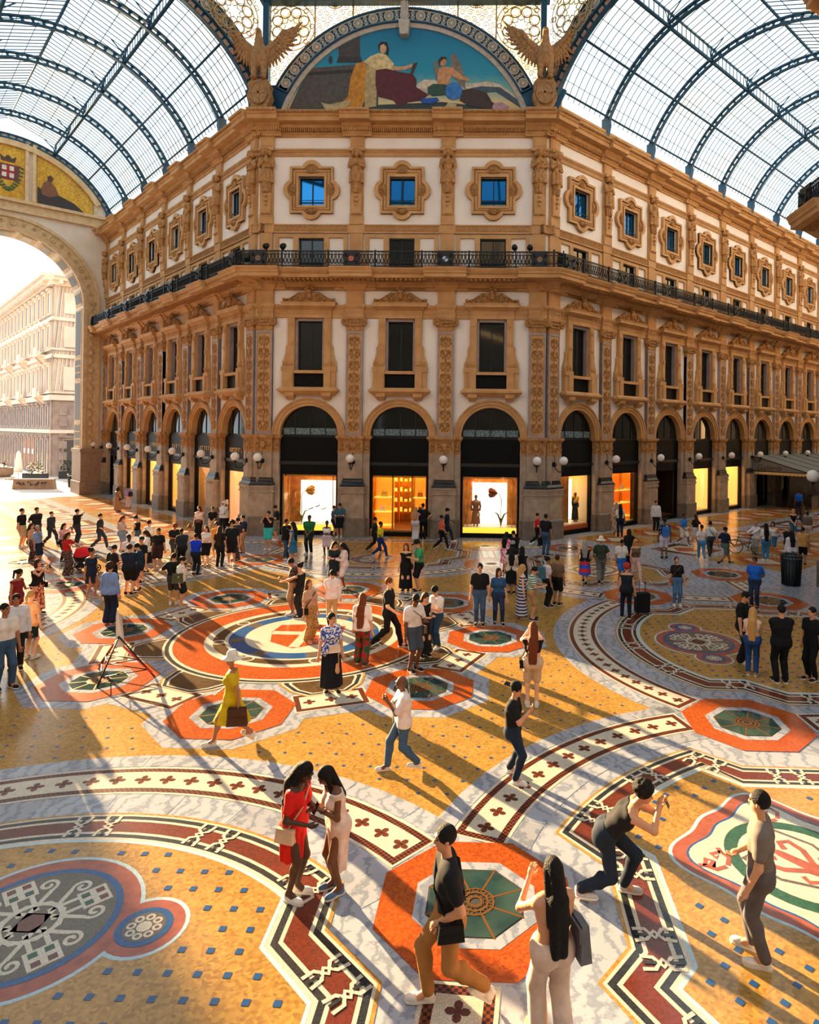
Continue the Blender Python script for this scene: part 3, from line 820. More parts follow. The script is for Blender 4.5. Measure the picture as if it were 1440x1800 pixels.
# ------------------------------------------------------------------ facade pieces (x along the wall, -y towards the viewer, z up)
def relief_panel(x0, x1, z0, z1, y, unit=0.62, r=0.034):
    """carved arabesque: stem, mirrored scrolls, leaves, ovals"""
    mb = MB(); cx = (x0 + x1) / 2; hw = (x1 - x0) / 2; n = max(1, round((z1 - z0) / unit)); u = (z1 - z0) / n
    mb.tube([(cx, y, z0 + 0.03), (cx, y, z1 - 0.03)], r, 4, cap=False)
    for k in range(n):
        zc = z0 + (k + 0.5) * u; t = k % 3
        for s in (-1, 1):
            P = spiral(cx + s * hw * 0.52, zc + u * 0.12, hw * 0.42, (pi if s > 0 else 0), 1.1, -s, 11)
            mb.tube([(cx, y, zc - u * 0.42)] + [(px, y - 0.01, pz) for px, pz in P], [r * 1.1] + [r * (1.1 - 0.4 * i / 11) for i in range(12)], 4, cap=False)
            mb.ball((cx + s * hw * 0.52, y - 0.02, zc + u * 0.12), 0.05, 6, 4)
            mb.ball((cx + s * hw * 0.45, y, zc - u * 0.3), 0.065, 6, 4, sz=1.5)
            mb.ball((cx + s * hw * 0.8, y, zc - u * 0.12), 0.05, 6, 4, sz=1.7)
        if t == 0: mb.ball((cx, y - 0.02, zc), hw * 0.38, 8, 6, sy=0.4, sz=1.2)
        elif t == 1: mb.ball((cx, y - 0.02, zc), hw * 0.3, 8, 6, sy=0.4, sz=1.0); mb.ball((cx, y - 0.02, zc + u * 0.3), hw * 0.2, 6, 4, sy=0.5)
        else: mb.ball((cx, y - 0.01, zc - u * 0.1), hw * 0.22, 8, 6, sy=0.5, sz=1.9)
    return mb
def volute(mb, x, y, z, r, s, depth=0.12):
    P = spiral(x, z, r, pi / 2, 2.2, -s, 26)
    mb.tube([(px, y - 0.03, pz) for px, pz in P], [0.04 * (1 - 0.5 * i / 26) + 0.01 for i in range(27)], 5)
    mb.poly(ngon(x, z, r * 0.92, 14), y, y + depth)

PM = {}
# lower pier: jamb strips, plinth, pedestal, moulded base, shaft, carved band, cap
mb = MB(); mb.box(-0.86, 0.86, -0.10, 0.35, 0, 4.55); mb.box(-0.50, 0.50, -0.24, 0.0, 3.1, 4.55); PM['pier'] = mb.mesh('pier', M_grey)
mb = MB(); mb.box(-0.88, 0.88, -0.14, 0.3, 0, 1.0); mb.box(-0.70, 0.70, -0.46, 0, 0, 1.0); mb.frustum((-0.70, 0.70, -0.46, 0), (-0.64, 0.64, -0.40, 0), 1.0, 1.06); PM['plinth'] = mb.mesh('plinth', M_plinth)
mb = MB(); mb.box(-0.62, 0.62, -0.40, 0, 1.06, 2.36); mb.box(-0.5, 0.5, -0.42, 0, 1.2, 2.2); mb.box(-0.68, 0.68, -0.45, 0, 2.36, 2.44); mb.box(-0.64, 0.64, -0.42, 0, 2.44, 2.64); mb.box(-0.69, 0.69, -0.46, 0, 2.64, 2.72)
for k in range(9): mb.box(-0.56 + k * 0.125, -0.48 + k * 0.125, -0.44, 0, 2.48, 2.60)
PM['pedestal'] = mb.mesh('pedestal', M_grey)
mb = MB()
mb.frustum((-0.66, 0.66, -0.43, 0), (-0.66, 0.66, -0.43, 0), 2.72, 2.82); mb.frustum((-0.64, 0.64, -0.41, 0), (-0.54, 0.54, -0.30, 0), 2.82, 2.98); mb.frustum((-0.58, 0.58, -0.34, 0), (-0.56, 0.56, -0.32, 0), 2.98, 3.08); mb.box(-0.53, 0.53, -0.28, 0, 3.08, 3.16)
PM['base_moulding'] = mb.mesh('base_moulding', M_black)
mb = MB(); mb.box(-0.88, 0.88, -0.12, 0.35, 4.55, 4.62); mb.box(-0.86, 0.86, -0.10, 0.35, 4.62, 5.22); mb.box(-0.52, 0.52, -0.26, 0, 4.55, 5.22)
mb.frustum((-0.88, 0.88, -0.12, 0.35), (-0.95, 0.95, -0.20, 0.35), 5.22, 5.34); mb.box(-0.97, 0.97, -0.22, 0.35, 5.34, 5.48)
mb.frustum((-0.54, 0.54, -0.28, 0), (-0.60, 0.60, -0.35, 0), 5.22, 5.34); mb.box(-0.62, 0.62, -0.37, 0, 5.34, 5.48)
PM['pier_capital'] = mb.mesh('pier_capital', M_ochre2)
mb = relief_panel(-0.46, 0.46, 4.66, 5.20, -0.27, 0.54); mb2 = relief_panel(-0.84, -0.54, 4.66, 5.20, -0.11, 0.54, 0.016); mb3 = relief_panel(0.54, 0.84, 4.66, 5.20, -0.11, 0.54, 0.016)
for q in (mb2, mb3): mb.add(q.v, q.f, 0, True)
PM['carved_band'] = mb.mesh('carved_band', M_ochre2)
# upper pilaster
mb = MB(); mb.box(-0.45, 0.45, -0.20, 0, 5.48, 11.13)
for x in (-0.45, 0.37): mb.box(x, x + 0.08, -0.235, 0, 5.48, 11.13)
mb.box(-0.45, 0.45, -0.235, 0, 5.48, 5.62); mb.box(-0.45, 0.45, -0.235, 0, 11.0, 11.13)
PM['pilaster'] = mb.mesh('pilaster', M_lilac)
mb = MB().box(-0.35, 0.35, -0.212, 0, 5.64, 10.98); PM['pilaster_field'] = mb.mesh('pilaster_field', M_ochre)
PM['arabesque'] = relief_panel(-0.33, 0.33, 5.70, 10.94, -0.225, 0.66).mesh('arabesque', M_ochre2)
mb = MB(); mb.box(-0.45, 0.45, -0.24, 0, 11.13, 11.42); mb.box(-0.62, 0.62, -0.36, 0, 11.76, 11.87); mb.box(-0.5, 0.5, -0.3, 0, 11.42, 11.76)
for s in (-1, 1): volute(mb, s * 0.50, -0.32, 11.62, 0.20, s, 0.2)
for k in range(5): mb.ball((-0.2 + k * 0.1, -0.32, 11.6), 0.055, 6, 4, sz=1.3)
PM['capital'] = mb.mesh('capital', M_ochre2)
mb = MB(); mb.box(-0.50, 0.50, -0.26, 0, 11.87, 12.05); mb.box(-0.48, 0.48, -0.24, 0, 12.05, 12.35); mb.frustum((-0.5, 0.5, -0.26, 0), (-0.58, 0.58, -0.34, 0), 12.35, 12.48); mb.box(-0.58, 0.58, -0.34, 0, 12.48, 12.58)
for k in range(7): mb.box(-0.42 + k * 0.13, -0.36 + k * 0.13, -0.27, 0, 12.12, 12.28)
mb.box(-0.46, 0.46, -0.22, 0, 12.58, 13.4); mb.box(-0.38, 0.38, -0.235, 0, 12.74, 13.3)
mb.frustum((-0.5, 0.5, -0.26, 0), (-0.68, 0.68, -0.5, 0), 13.35, 13.62); mb.box(-0.7, 0.7, -0.55, 0, 13.62, 13.7); mb.frustum((-0.7, 0.7, -0.55, 0), (-0.82, 0.82, -0.75, 0), 13.7, 13.86)
PM['pier_block'] = mb.mesh('pier_block', M_ochre)
# arch
mb = MB(); mb.ring(0, 5.48, 1.595, 1.76, -0.08, 0.27, 0, pi, 28); mb.ring(0, 5.48, 1.76, 1.92, -0.13, 0.2, 0, pi, 28); mb.ring(0, 5.48, 1.92, 2.02, -0.18, 0.1, 0, pi, 28)
for k in range(40):
    a = pi * (k + 0.5) / 40; mb.ball((1.97 * cos(a), -0.19, 5.48 + 1.97 * sin(a)), 0.035, 5, 4)
PM['archivolt'] = mb.mesh('archivolt', M_ochre)
# main window
mb = MB()
for s in (-1, 1):
    x0, x1 = (0.80, 1.18) if s > 0 else (-1.18, -0.80)
    mb.box(x0, x1, -0.22, 0, 9.2, 11.85); mb.box(x0 + 0.06, x1 - 0.06, -0.245, 0, 9.3, 11.7)
    xc = (x0 + x1) / 2
    for z in (9.42, 10.5, 11.5):
        mb.poly(ngon(xc, z, 0.13, 12), -0.28, -0.2); mb.poly(ngon(xc, z, 0.07, 10), -0.31, -0.2)
    mb.box(min(s * 0.78, s * 1.50), max(s * 0.78, s * 1.50), -0.30, 0, 8.95, 9.2); mb.box(min(s * 0.82, s * 1.46), max(s * 0.82, s * 1.46), -0.26, 0, 8.08, 8.95); mb.box(min(s * 0.84, s * 1.2), max(s * 0.84, s * 1.2), -0.34, 0, 8.08, 9.02)
    C = [(s * 1.18, 9.2), (s * 1.46, 9.2), (s * 1.48, 9.42), (s * 1.38, 9.66), (s * 1.30, 9.95), (s * 1.30, 10.25), (s * 1.18, 10.45)]
    mb.poly(C if s > 0 else C[::-1], -0.16, 0); mb.tube([(px, -0.16, pz) for px, pz in spiral(s * 1.34, 9.36, 0.13, pi / 2, 1.3, s, 12)], 0.03, 4)
    mb.box(min(s * 0.75, s * 1.25), max(s * 0.75, s * 1.25), -0.42, 0, 7.6, 7.78); mb.frustum((min(s * 0.80, s * 1.2), max(s * 0.80, s * 1.2), -0.2, 0), (min(s * 0.75, s * 1.25), max(s * 0.75, s * 1.25), -0.42, 0), 7.42, 7.6)
mb.box(-0.85, 0.85, -0.30, 0.3, 8.83, 8.99)
mb.frustum((-1.40, 1.40, -0.28, 0), (-1.64, 1.64, -0.52, 0), 7.66, 7.86); mb.box(-1.66, 1.66, -0.54, 0, 7.86, 7.96); mb.frustum((-1.62, 1.62, -0.5, 0), (-1.52, 1.52, -0.38, 0), 7.96, 8.08)
mb.box(-1.2, 1.2, -0.24, 0, 11.85, 12.0); mb.box(-1.2, 1.2, -0.22, 0, 12.0, 12.3)
for k in range(14): mb.box(-1.12 + k * 0.168, -1.03 + k * 0.168, -0.25, 0, 12.06, 12.24)
mb.frustum((-1.22, 1.22, -0.26, 0), (-1.40, 1.40, -0.44, 0), 12.3, 12.44); mb.box(-1.45, 1.45, -0.52, 0, 12.44, 12.56); mb.frustum((-1.45, 1.45, -0.52, 0), (-1.5, 1.5, -0.57, 0), 12.56, 12.66)
PM['window_surround'] = mb.mesh('window_surround', M_ochre)
mb = MB()
ped = [(-1.40, 12.66), (1.40, 12.66), (1.32, 12.80), (0.95, 12.92), (0.66, 13.12), (0.40, 13.22), (0.0, 13.26), (-0.40, 13.22), (-0.66, 13.12), (-0.95, 12.92), (-1.32, 12.80)]
mb.poly(ped, -0.30, -0.05)
for s in (-1, 1):
    mb.tube([(px, -0.33, pz) for px, pz in spiral(s * 0.50, 12.95, 0.24, pi / 2, 2.0, s, 22)], [0.055 - 0.03 * i / 22 for i in range(23)], 5)
    mb.tube([(s * 0.5, -0.33, 13.2), (s * 0.8, -0.33, 13.02), (s * 1.05, -0.33, 12.86), (s * 1.3, -0.33, 12.8)], [0.05, 0.045, 0.04, 0.05], 5)
    mb.ball((s * 1.36, -0.33, 12.80), 0.10, 7, 5); mb.ball((s * 0.86, -0.33, 12.82), 0.08, 6, 4); mb.ball((s * 1.1, -0.33, 12.76), 0.06, 6, 4)
mb.ball((0, -0.36, 13.02), 0.17, 9, 7, sz=1.25); mb.ball((0, -0.50, 13.02), 0.05, 6, 4); mb.ball((0, -0.36, 13.26), 0.16, 8, 5, sz=0.7)
for k in range(5): mb.ball((-0.2 + k * 0.1, -0.34, 13.40 + (0.10 if k == 2 else 0.04 if k in (1, 3) else 0)), 0.065, 6, 4, sz=1.5)
PM['pediment'] = mb.mesh('pediment', M_ochre2)
mb = MB(); mb.box(-0.80, -0.68, -0.06, 0.3, 8.99, 11.85); mb.box(0.68, 0.80, -0.06, 0.3, 8.99, 11.85); mb.box(-0.80, 0.80, -0.06, 0.3, 11.70, 11.85); PM['window_frame'] = mb.mesh('window_frame', M_lilac)
mb = MB(); mb.box(-0.03, 0.03, 0.20, 0.26, 8.99, 11.7); mb.box(-0.68, 0.68, 0.2, 0.26, 11.62, 11.7); mb.box(-0.68, -0.62, 0.2, 0.26, 8.99, 11.7); mb.box(0.62, 0.68, 0.2, 0.26, 8.99, 11.7); PM['sash'] = mb.mesh('sash', M_iron)
PM['pane_m'] = MB().box(0.03, 0.62, 0.225, 0.235, 8.99, 11.62).mesh('pane', M_darkglass)
mb = MB(); mb.box(-0.84, 0.84, -0.10, 0.2, 8.08, 8.83); PM['apron'] = mb.mesh('window_apron', M_blackpanel)
# shopfront in the arch
mb = MB()
for x in (-0.84, 0.0, 0.84): mb.box(x - 0.03, x + 0.03, 0.24, 0.32, 5.4, 5.48 + sqrt(1.62 ** 2 - x * x))
mb.box(-1.62, 1.62, 0.22, 0.34, 5.34, 5.46); PM['fanlight_bars'] = mb.mesh('fanlight_bar', M_iron)
for k in range(4):
    xs = [-1.62, -0.84, 0.0, 0.84, 1.62]; x0, x1 = xs[k] + 0.03, xs[k + 1] - 0.03
    top = [(x0 + (x1 - x0) * i / 8, 5.47 + sqrt(max(0, 1.6 ** 2 - (x0 + (x1 - x0) * i / 8) ** 2))) for i in range(9)]
    PM['fan%d' % k] = MB().poly([(x0, 5.46), (x1, 5.46)] + top[::-1], 0.275, 0.285).mesh('pane', M_darkglass)
PM['frost'] = MB().box(-1.5, 1.5, 0.262, 0.27, 5.5, 5.86).mesh('frosted_band', mat('frosted_pattern', (120, 146, 156), 0.5, noise=(11, (30, 50, 60), 0.9, 1)))
mb = MB(); mb.box(-1.62, 1.62, 0.14, 0.3, 4.04, 5.36); PM['sign_board'] = mb.mesh('sign_board', M_blackpanel)
mb = MB(); mb.box(-1.62, 1.62, 0.06, 0.3, 3.92, 4.04); mb.box(-1.62, 1.62, 0.1, 0.3, 3.86, 3.92); PM['ledge'] = mb.mesh('ledge', mat('dark_steel', (52, 54, 56), 0.35, 0.6))
mb = MB(); mb.box(-1.62, 1.62, 0.16, 0.3, 3.31, 3.86); mb.box(-1.62, -1.48, 0.16, 0.4, 0, 3.31); mb.box(1.48, 1.62, 0.16, 0.4, 0, 3.31); mb.box(-1.48, 1.48, 0.16, 0.4, 0.0, 0.24); PM['shop_frame'] = mb.mesh('shop_frame', M_blackpanel)
PM['shop_pane'] = MB().box(-1.48, 1.48, 0.235, 0.24, 0.24, 3.31).mesh('pane', M_clear)
# attic window
def quatre(d, n=10):
    hx, z0, z1 = 1.18 + d, 17.55 - d, 20.08 + d; zc = (z0 + z1) / 2; rt, rs = 0.55 + d * 0.9, 0.56 + d * 0.9
    def lobe(cx, cz, r, a0, a1): return [(cx + r * cos(a0 + (a1 - a0) * i / n), cz + r * sin(a0 + (a1 - a0) * i / n)) for i in range(n + 1)]
    P = [(-hx, z0)]
    h = 0.20
    a = math.asin(min(0.99, h / rt))
    P += lobe(0, z0 + h, rt, pi + a, 2 * pi - a); P += [(hx, z0)]
    P += lobe(hx - h, zc, rs, -pi / 2 + a, pi / 2 - a); P += [(hx, z1)]
    P += lobe(0, z1 - h, rt, a, pi - a); P += [(-hx, z1)]
    P += lobe(-hx + h, zc, rs, pi / 2 + a, 3 * pi / 2 - a)
    return P
hole = [(-0.70, 17.98), (-0.70, 19.54), (0.70, 19.54), (0.70, 17.98)]
hole2 = [(-0.80, 17.86), (-0.80, 19.66), (0.80, 19.66), (0.80, 17.86)]
mb = MB(); mb.poly(quatre(0.0), -0.10, 0, holes=[hole]); mb.poly(quatre(0.0), -0.20, 0, holes=[quatre(-0.12)[::-1]]); mb.poly(quatre(-0.20), -0.15, 0, holes=[quatre(-0.28)[::-1]])
mb.poly([(-0.82, 17.84), (0.82, 17.84), (0.82, 19.68), (-0.82, 19.68)], -0.19, 0, holes=[hole])
PM['quatrefoil_surround'] = mb.mesh('quatrefoil_surround', M_ochre)
mb = MB()
for (cx, cz, a0) in ((0, 19.74, 0), (0, 17.80, pi), (-0.88, 18.815, pi / 2), (0.88, 18.815, -pi / 2)):
    for k in range(7):
        a = a0 + pi * (k + 0.5) / 7; mb.tube([(cx, -0.16, cz), (cx + 0.30 * cos(a), -0.18, cz + 0.30 * sin(a))], [0.02, 0.045], 5)
q = quatre(-0.16)
for i in range(0, len(q)):
    p0, p1 = Vector(q[i]), Vector(q[(i + 1) % len(q)]); n_ = max(1, int((p1 - p0).length / 0.14))
    for j in range(n_):
        c = p0.lerp(p1, (j + 0.5) / n_); mb.ball((c.x, -0.12, c.y), 0.03, 5, 4)
PM['shell_carving'] = mb.mesh('shell_carving', M_ochre2)
mb = MB(); mb.poly([(-0.70, 17.98), (0.70, 17.98), (0.70, 19.54), (-0.70, 19.54)], 0.10, 0.2, holes=[[(-0.64, 18.04), (-0.64, 19.48), (0.64, 19.48), (0.64, 18.04)]]); mb.box(-0.03, 0.03, 0.1, 0.18, 18.04, 19.48)
for z in (18.10, 18.26): mb.box(-0.68, 0.68, -0.04, -0.01, z, z + 0.03)
PM['attic_frame'] = mb.mesh('window_frame', M_iron)
PM['pane_a'] = MB().box(0.03, 0.64, 0.145, 0.155, 18.04, 19.48).mesh('pane', M_blueglass)
# mezzanine behind the balcony railing
mb = MB(); mb.poly([(-2.0, 14.3), (2.0, 14.3), (2.0, 16.40), (-2.0, 16.40)], -0.10, 0, holes=[[(-1.78, 14.4), (-1.78, 16.24), (-0.98, 16.24), (-0.98, 14.4)], [(-0.70, 14.35), (-0.70, 16.22), (0.70, 16.22), (0.70, 14.35)], [(0.98, 14.4), (0.98, 16.24), (1.78, 16.24), (1.78, 14.4)]]); PM['mezzanine_frame'] = mb.mesh('mezzanine_frame', M_ochre)
mb = MB(); mb.poly([(-0.70, 14.3), (0.70, 14.3), (0.70, 16.22), (-0.70, 16.22)], 0.08, 0.2, holes=[[(-0.62, 14.35), (-0.62, 16.14), (0.62, 16.14), (0.62, 14.35)]]); mb.box(-0.03, 0.03, 0.1, 0.18, 14.3, 16.2); PM['mezz_sash'] = mb.mesh('window_frame', M_iron)
PM['pane_z'] = MB().box(0.03, 0.62, 0.145, 0.155, 14.3, 16.14).mesh('pane', M_darkglass)
# attic pier with herm
mb = MB(); mb.box(-0.36, 0.36, -0.14, 0, 14.3, 16.55); mb.box(-0.36, 0.36, -0.12, 0, 16.94, 21.1); mb.box(-0.37, 0.37, -0.22, 0, 16.94, 17.45)
mb.frustum((-0.25, 0.25, -0.26, 0), (-0.31, 0.31, -0.30, 0), 17.58, 18.6); mb.box(-0.30, 0.30, -0.28, 0, 17.45, 17.58)
for k in range(5): mb.ball((-0.2 + 0.1 * k, -0.29, 17.51), 0.05, 5, 4)
mb.box(-0.42, 0.42, -0.34, 0, 20.9, 21.08); mb.box(-0.38, 0.38, -0.16, 0, 21.08, 21.75); mb.box(-0.30, 0.30, -0.18, 0, 21.2, 21.65)
mb.frustum((-0.4, 0.4, -0.2, 0), (-0.58, 0.58, -0.40, 0), 21.7, 21.95); mb.box(-0.60, 0.60, -0.44, 0, 21.95, 22.12)
mb.ball((0, -0.33, 18.45), 0.10, 7, 5); mb.ball((0, -0.32, 18.2), 0.12, 7, 5, sx=1.2, sz=0.7); mb.ball((0, -0.32, 17.98), 0.07, 6, 4, sz=1.4)
PM['attic_pier'] = mb.mesh('attic_pier', M_ochre)
# fret band, string courses, cornices, for one bay of width 1 unit = BAY
hb = BAY / 2
mb = MB(); mb.box(-hb, hb, -0.09, 0, 16.55, 16.94); mb.box(-hb, hb, -0.14, 0, 16.48, 16.55); mb.box(-hb, hb, -0.13, 0, 16.90, 16.96)
mb.box(-hb - 0.0, -hb + 0.44, -0.17, 0, 16.48, 16.95); mb.box(hb - 0.44, hb, -0.17, 0, 16.48, 16.95); PM['fret_band'] = mb.mesh('fret_band', M_ochre)
mb = MB(); n = 16
for k in range(n):
    x = -hb + 0.5 + (2 * hb - 1.0) * k / n; w = (2 * hb - 1.0) / n
    for (a, b, c, d) in ((0.0, 0.12, 16.62, 16.86), (0.12, 0.75, 16.82, 16.86), (0.65, 0.75, 16.68, 16.86), (0.3, 0.75, 16.68, 16.72), (0.12, 1.0, 16.60, 16.64)):
        mb.box(x + a * w, x + b * w, -0.115, -0.05, c, d)
PM['meander'] = mb.mesh('meander', M_ochre2)
mb = MB(); mb.box(-hb, hb, -0.08, 0, 20.68, 20.86); mb.box(-hb, hb, -0.15, 0, 20.98, 21.07); mb.box(-hb, hb, -0.10, 0, 20.86, 20.98)
for k in range(44):
    x = -hb + 2 * hb * (k + 0.5) / 44; mb.box(x - 0.03, x + 0.03, -0.135, 0, 20.88, 20.97)
for k in range(18):
    x = -hb + 2 * hb * (k + 0.5) / 18; mb.poly([(x - 0.08, 20.77), (x, 20.71), (x + 0.08, 20.77), (x, 20.83)], -0.10, -0.07)
PM['string_course'] = mb.mesh('string_course', M_ochre)
prof = [(0, 21.72), (-0.10, 21.72), (-0.10, 21.84), (-0.16, 21.84), (-0.16, 21.92), (-0.20, 21.92), (-0.20, 22.10), (-0.30, 22.14), (-0.36, 22.28), (-0.80, 22.30), (-0.80, 22.52), (-0.86, 22.54), (-0.90, 22.62), (-0.98, 22.74), (-1.0, 22.80), (0, 22.84)]
mb = MB().sweep_x([(y, z) for y, z in prof], -hb, hb)
PM['cornice'] = mb.mesh('cornice', M_ochre)
mb = MB()
for k in range(46):
    x = -hb + 2 * hb * (k + 0.5) / 46; mb.box(x - 0.034, x + 0.034, -0.34, 0, 21.93, 22.11)
for k in range(40):
    x = -hb + 2 * hb * (k + 0.5) / 40; mb.ball((x, -0.98, 22.70), 0.065, 5, 4, sz=1.2)
PM['dentil_row'] = mb.mesh('dentil_row', M_ochre2)
mb = MB().sweep_x([(y - (0.26 if z > 22.25 else 0.16), z) for y, z in prof[:-1]] + [(0, 22.88)], -0.80, 0.80)
for k in range(13):
    x = -0.72 + 1.44 * k / 12; mb.box(x - 0.034, x + 0.034, -0.50, 0, 21.93, 22.11); mb.ball((x, -1.24, 22.70), 0.065, 5, 4, sz=1.2)
PM['cornice_break'] = mb.mesh('cornice_break', M_ochre)
mb = MB(); mb.box(-hb, hb, -0.05, 0.25, 22.8, 23.72); mb.box(-hb, hb, -0.10, 0.25, 23.60, 23.75); mb.box(-hb, -hb + 0.25, -0.10, 0.2, 22.8, 23.6); mb.box(hb - 0.25, hb, -0.10, 0.2, 22.8, 23.6); mb.box(-hb, hb, -0.09, 0.2, 22.8, 22.98); PM['parapet'] = mb.mesh('parapet', M_ochre)
# band under the capitals, balcony
mb = MB(); mb.box(-hb, hb, -0.08, 0, 11.87, 12.1); mb.box(-hb, hb, -0.11, 0, 12.1, 12.32); mb.frustum((-hb, hb, -0.13, 0), (-hb, hb, -0.22, 0), 12.32, 12.45); mb.box(-hb, hb, -0.23, 0, 12.45, 12.56)
for k in range(40):
    x = -hb + 2 * hb * (k + 0.5) / 40; mb.box(x - 0.035, x + 0.035, -0.135, 0, 12.2, 12.29)
PM['architrave'] = mb.mesh('architrave', M_ochre)
prof = [(0, 13.36), (-0.12, 13.38), (-0.14, 13.5), (-0.24, 13.52), (-0.26, 13.62), (-0.40, 13.72), (-0.55, 13.80), (-1.16, 13.84), (-1.16, 14.02), (-1.22, 14.05), (-1.24, 14.14), (-1.32, 14.26), (-1.34, 14.33), (0, 14.35)]
PM['balcony_slab'] = MB().sweep_x(prof, -hb, hb).mesh('balcony_slab', M_ochre)
mb = MB()
for k in range(20):
    x = -hb + 2 * hb * (k + 0.5) / 20; mb.box(x - 0.08, x + 0.08, -1.05, -0.3, 13.74, 13.83)
for k in range(54):
    x = -hb + 2 * hb * (k + 0.5) / 54; mb.box(x - 0.025, x + 0.025, -1.27, -1.1, 14.07, 14.13); mb.box(x - 0.025, x + 0.025, -0.20, 0, 13.40, 13.48)
PM['modillion_row'] = mb.mesh('modillion_row', M_ochre2)
PM['balcony_break'] = MB().sweep_x([(y - (0.26 if z > 13.75 else 0.08), z + (0.004 if z > 14.3 else 0)) for y, z in prof[:-1]] + [(0, 14.36)], -1.12, 1.12).mesh('balcony_break', M_ochre)
# iron railing panel, one bay
def rail_panel(w, n):
    mb = MB(); y = -1.18
    for z, t in ((14.40, 0.05), (14.58, 0.03), (15.02, 0.03), (15.18, 0.06)): mb.box(-w, w, y - 0.03, y + 0.03, z, z + t)
    for k in range(n):
        x = -w + 2 * w * (k + 0.5) / n; d = w / n
        mb.tube([(x - d * 0.55, y, 14.60), (x - d * 0.85, y, 14.72), (x - d * 0.35, y, 14.86), (x - d * 0.35, y, 15.03)], 0.028, 4, cap=False)
        mb.tube([(x + d * 0.55, y, 14.60), (x + d * 0.85, y, 14.72), (x + d * 0.35, y, 14.86), (x + d * 0.35, y, 15.03)], 0.028, 4, cap=False)
        mb.tube([(x + 0.06 * cos(a), y, 15.11 + 0.06 * sin(a)) for a in [pi / 4 + i * pi / 3 for i in range(6)]], 0.02, 4, closed=True)
        mb.tube([(x + 0.06 * cos(a), y, 14.50 + 0.06 * sin(a)) for a in [pi / 4 + i * pi / 3 for i in range(6)]], 0.02, 4, closed=True)
        mb.ball((x, y, 14.74), 0.03, 5, 4); mb.tube([(x, y, 14.58), (x, y, 14.74)], 0.012, 4, cap=False)
    return mb
PM['railing_panel'] = rail_panel(hb, 26).mesh('railing_panel', M_iron)
mb = MB(); mb.box(-0.42, 0.42, -1.27, -1.22, 14.38, 15.24); mb.tube([(0.17 * cos(a), -1.28, 14.8 + 0.17 * sin(a)) for a in [i * pi / 8 for i in range(16)]], 0.025, 5, closed=True)
for s in (-1, 1):
    mb.tube([(px, -1.29, pz) for px, pz in spiral(s * 0.3, 14.6, 0.1, pi / 2, 1.5, s, 12)], 0.018, 4); mb.tube([(px, -1.29, pz) for px, pz in spiral(s * 0.3, 15.0, 0.1, -pi / 2, 1.5, -s, 12)], 0.018, 4)
PM['railing_plate'] = mb.mesh('railing_plate', M_iron)
PM['railing_post'] = MB().box(-0.03, 0.03, -1.24, -1.14, 14.36, 15.28).mesh('railing_post', M_iron)
M_red_en = mat('red_enamel', (176, 78, 58), 0.4); M_whi_en = mat('white_enamel', (190, 196, 200), 0.4)
# ------------------------------------------------------------------ walls of the central facade and of the two arms
def statue_mesh(kind):
    """half figure on the attic piers, arms folded, drapery below; x across, -y front, z up, 18.5..21"""
    so = Soft((-0.55, -0.75, 18.35), (0.55, 0.05, 21.12), 0.027); z = 18.6; k = 0.05
    so.frus((0, -0.22, z + 1.15), (0.34, 0.22), (0, -0.24, z + 0.0), (0.20, 0.15), 0.04, 11, 0.02)
    so.frus((0, -0.22, z + 1.22), (0.36, 0.25), (0, -0.24, z + 0.55), (0.40, 0.27), 0.05, 9, 0.022)
    so.ell((0, -0.20, z + 1.35), (0.28, 0.20, 0.25), k); so.ell((0, -0.22, z + 1.68), (0.32, 0.22, 0.26), k)
    for s in (-1, 1):
        so.cone((s * 0.33, -0.20, z + 1.82), (s * 0.40, -0.26, z + 1.45), 0.11, 0.09, k)
        if kind == 'male': so.cone((s * 0.40, -0.26, z + 1.45), (-s * 0.06, -0.46, z + 1.58), 0.085, 0.06, 0.03)
        elif kind == 'female': so.cone((s * 0.40, -0.26, z + 1.45), (s * (0.02 if s > 0 else 0.08), -0.46, z + (1.36 if s > 0 else 1.66)), 0.08, 0.055, 0.03)
        else: so.cone((s * 0.40, -0.26, z + 1.45), (s * 0.26, -0.42, z + 1.12), 0.08, 0.06, 0.03)
        if kind != 'male': so.ell((s * 0.13, -0.40, z + 1.70), (0.10, 0.08, 0.10), 0.03)
        so.ell((s * 0.20, -0.26, z + 2.16), (0.11, 0.14, 0.17), 0.04)
    so.cone((0, -0.24, z + 1.85), (0, -0.30, z + 2.1), 0.10, 0.09, k); so.ell((0, -0.34, z + 2.18), (0.135, 0.16, 0.19), 0.03)
    so.ell((0, -0.30, z + 2.32), (0.22, 0.20, 0.12), 0.04); so.ell((0, -0.50, z + 2.16), (0.03, 0.05, 0.05), 0.02)
    if kind == 'male': so.ell((0, -0.44, z + 2.02), (0.10, 0.08, 0.12), 0.03)
    for q in range(3): so.ell((0, -0.40, z + 0.5 - q * 0.2), (0.14 - q * 0.03, 0.08, 0.12), 0.04)
    return soft_mesh('caryatid', so, M_ochre2)
ST = {k: statue_mesh(k) for k in ('male', 'female', 'youth')}

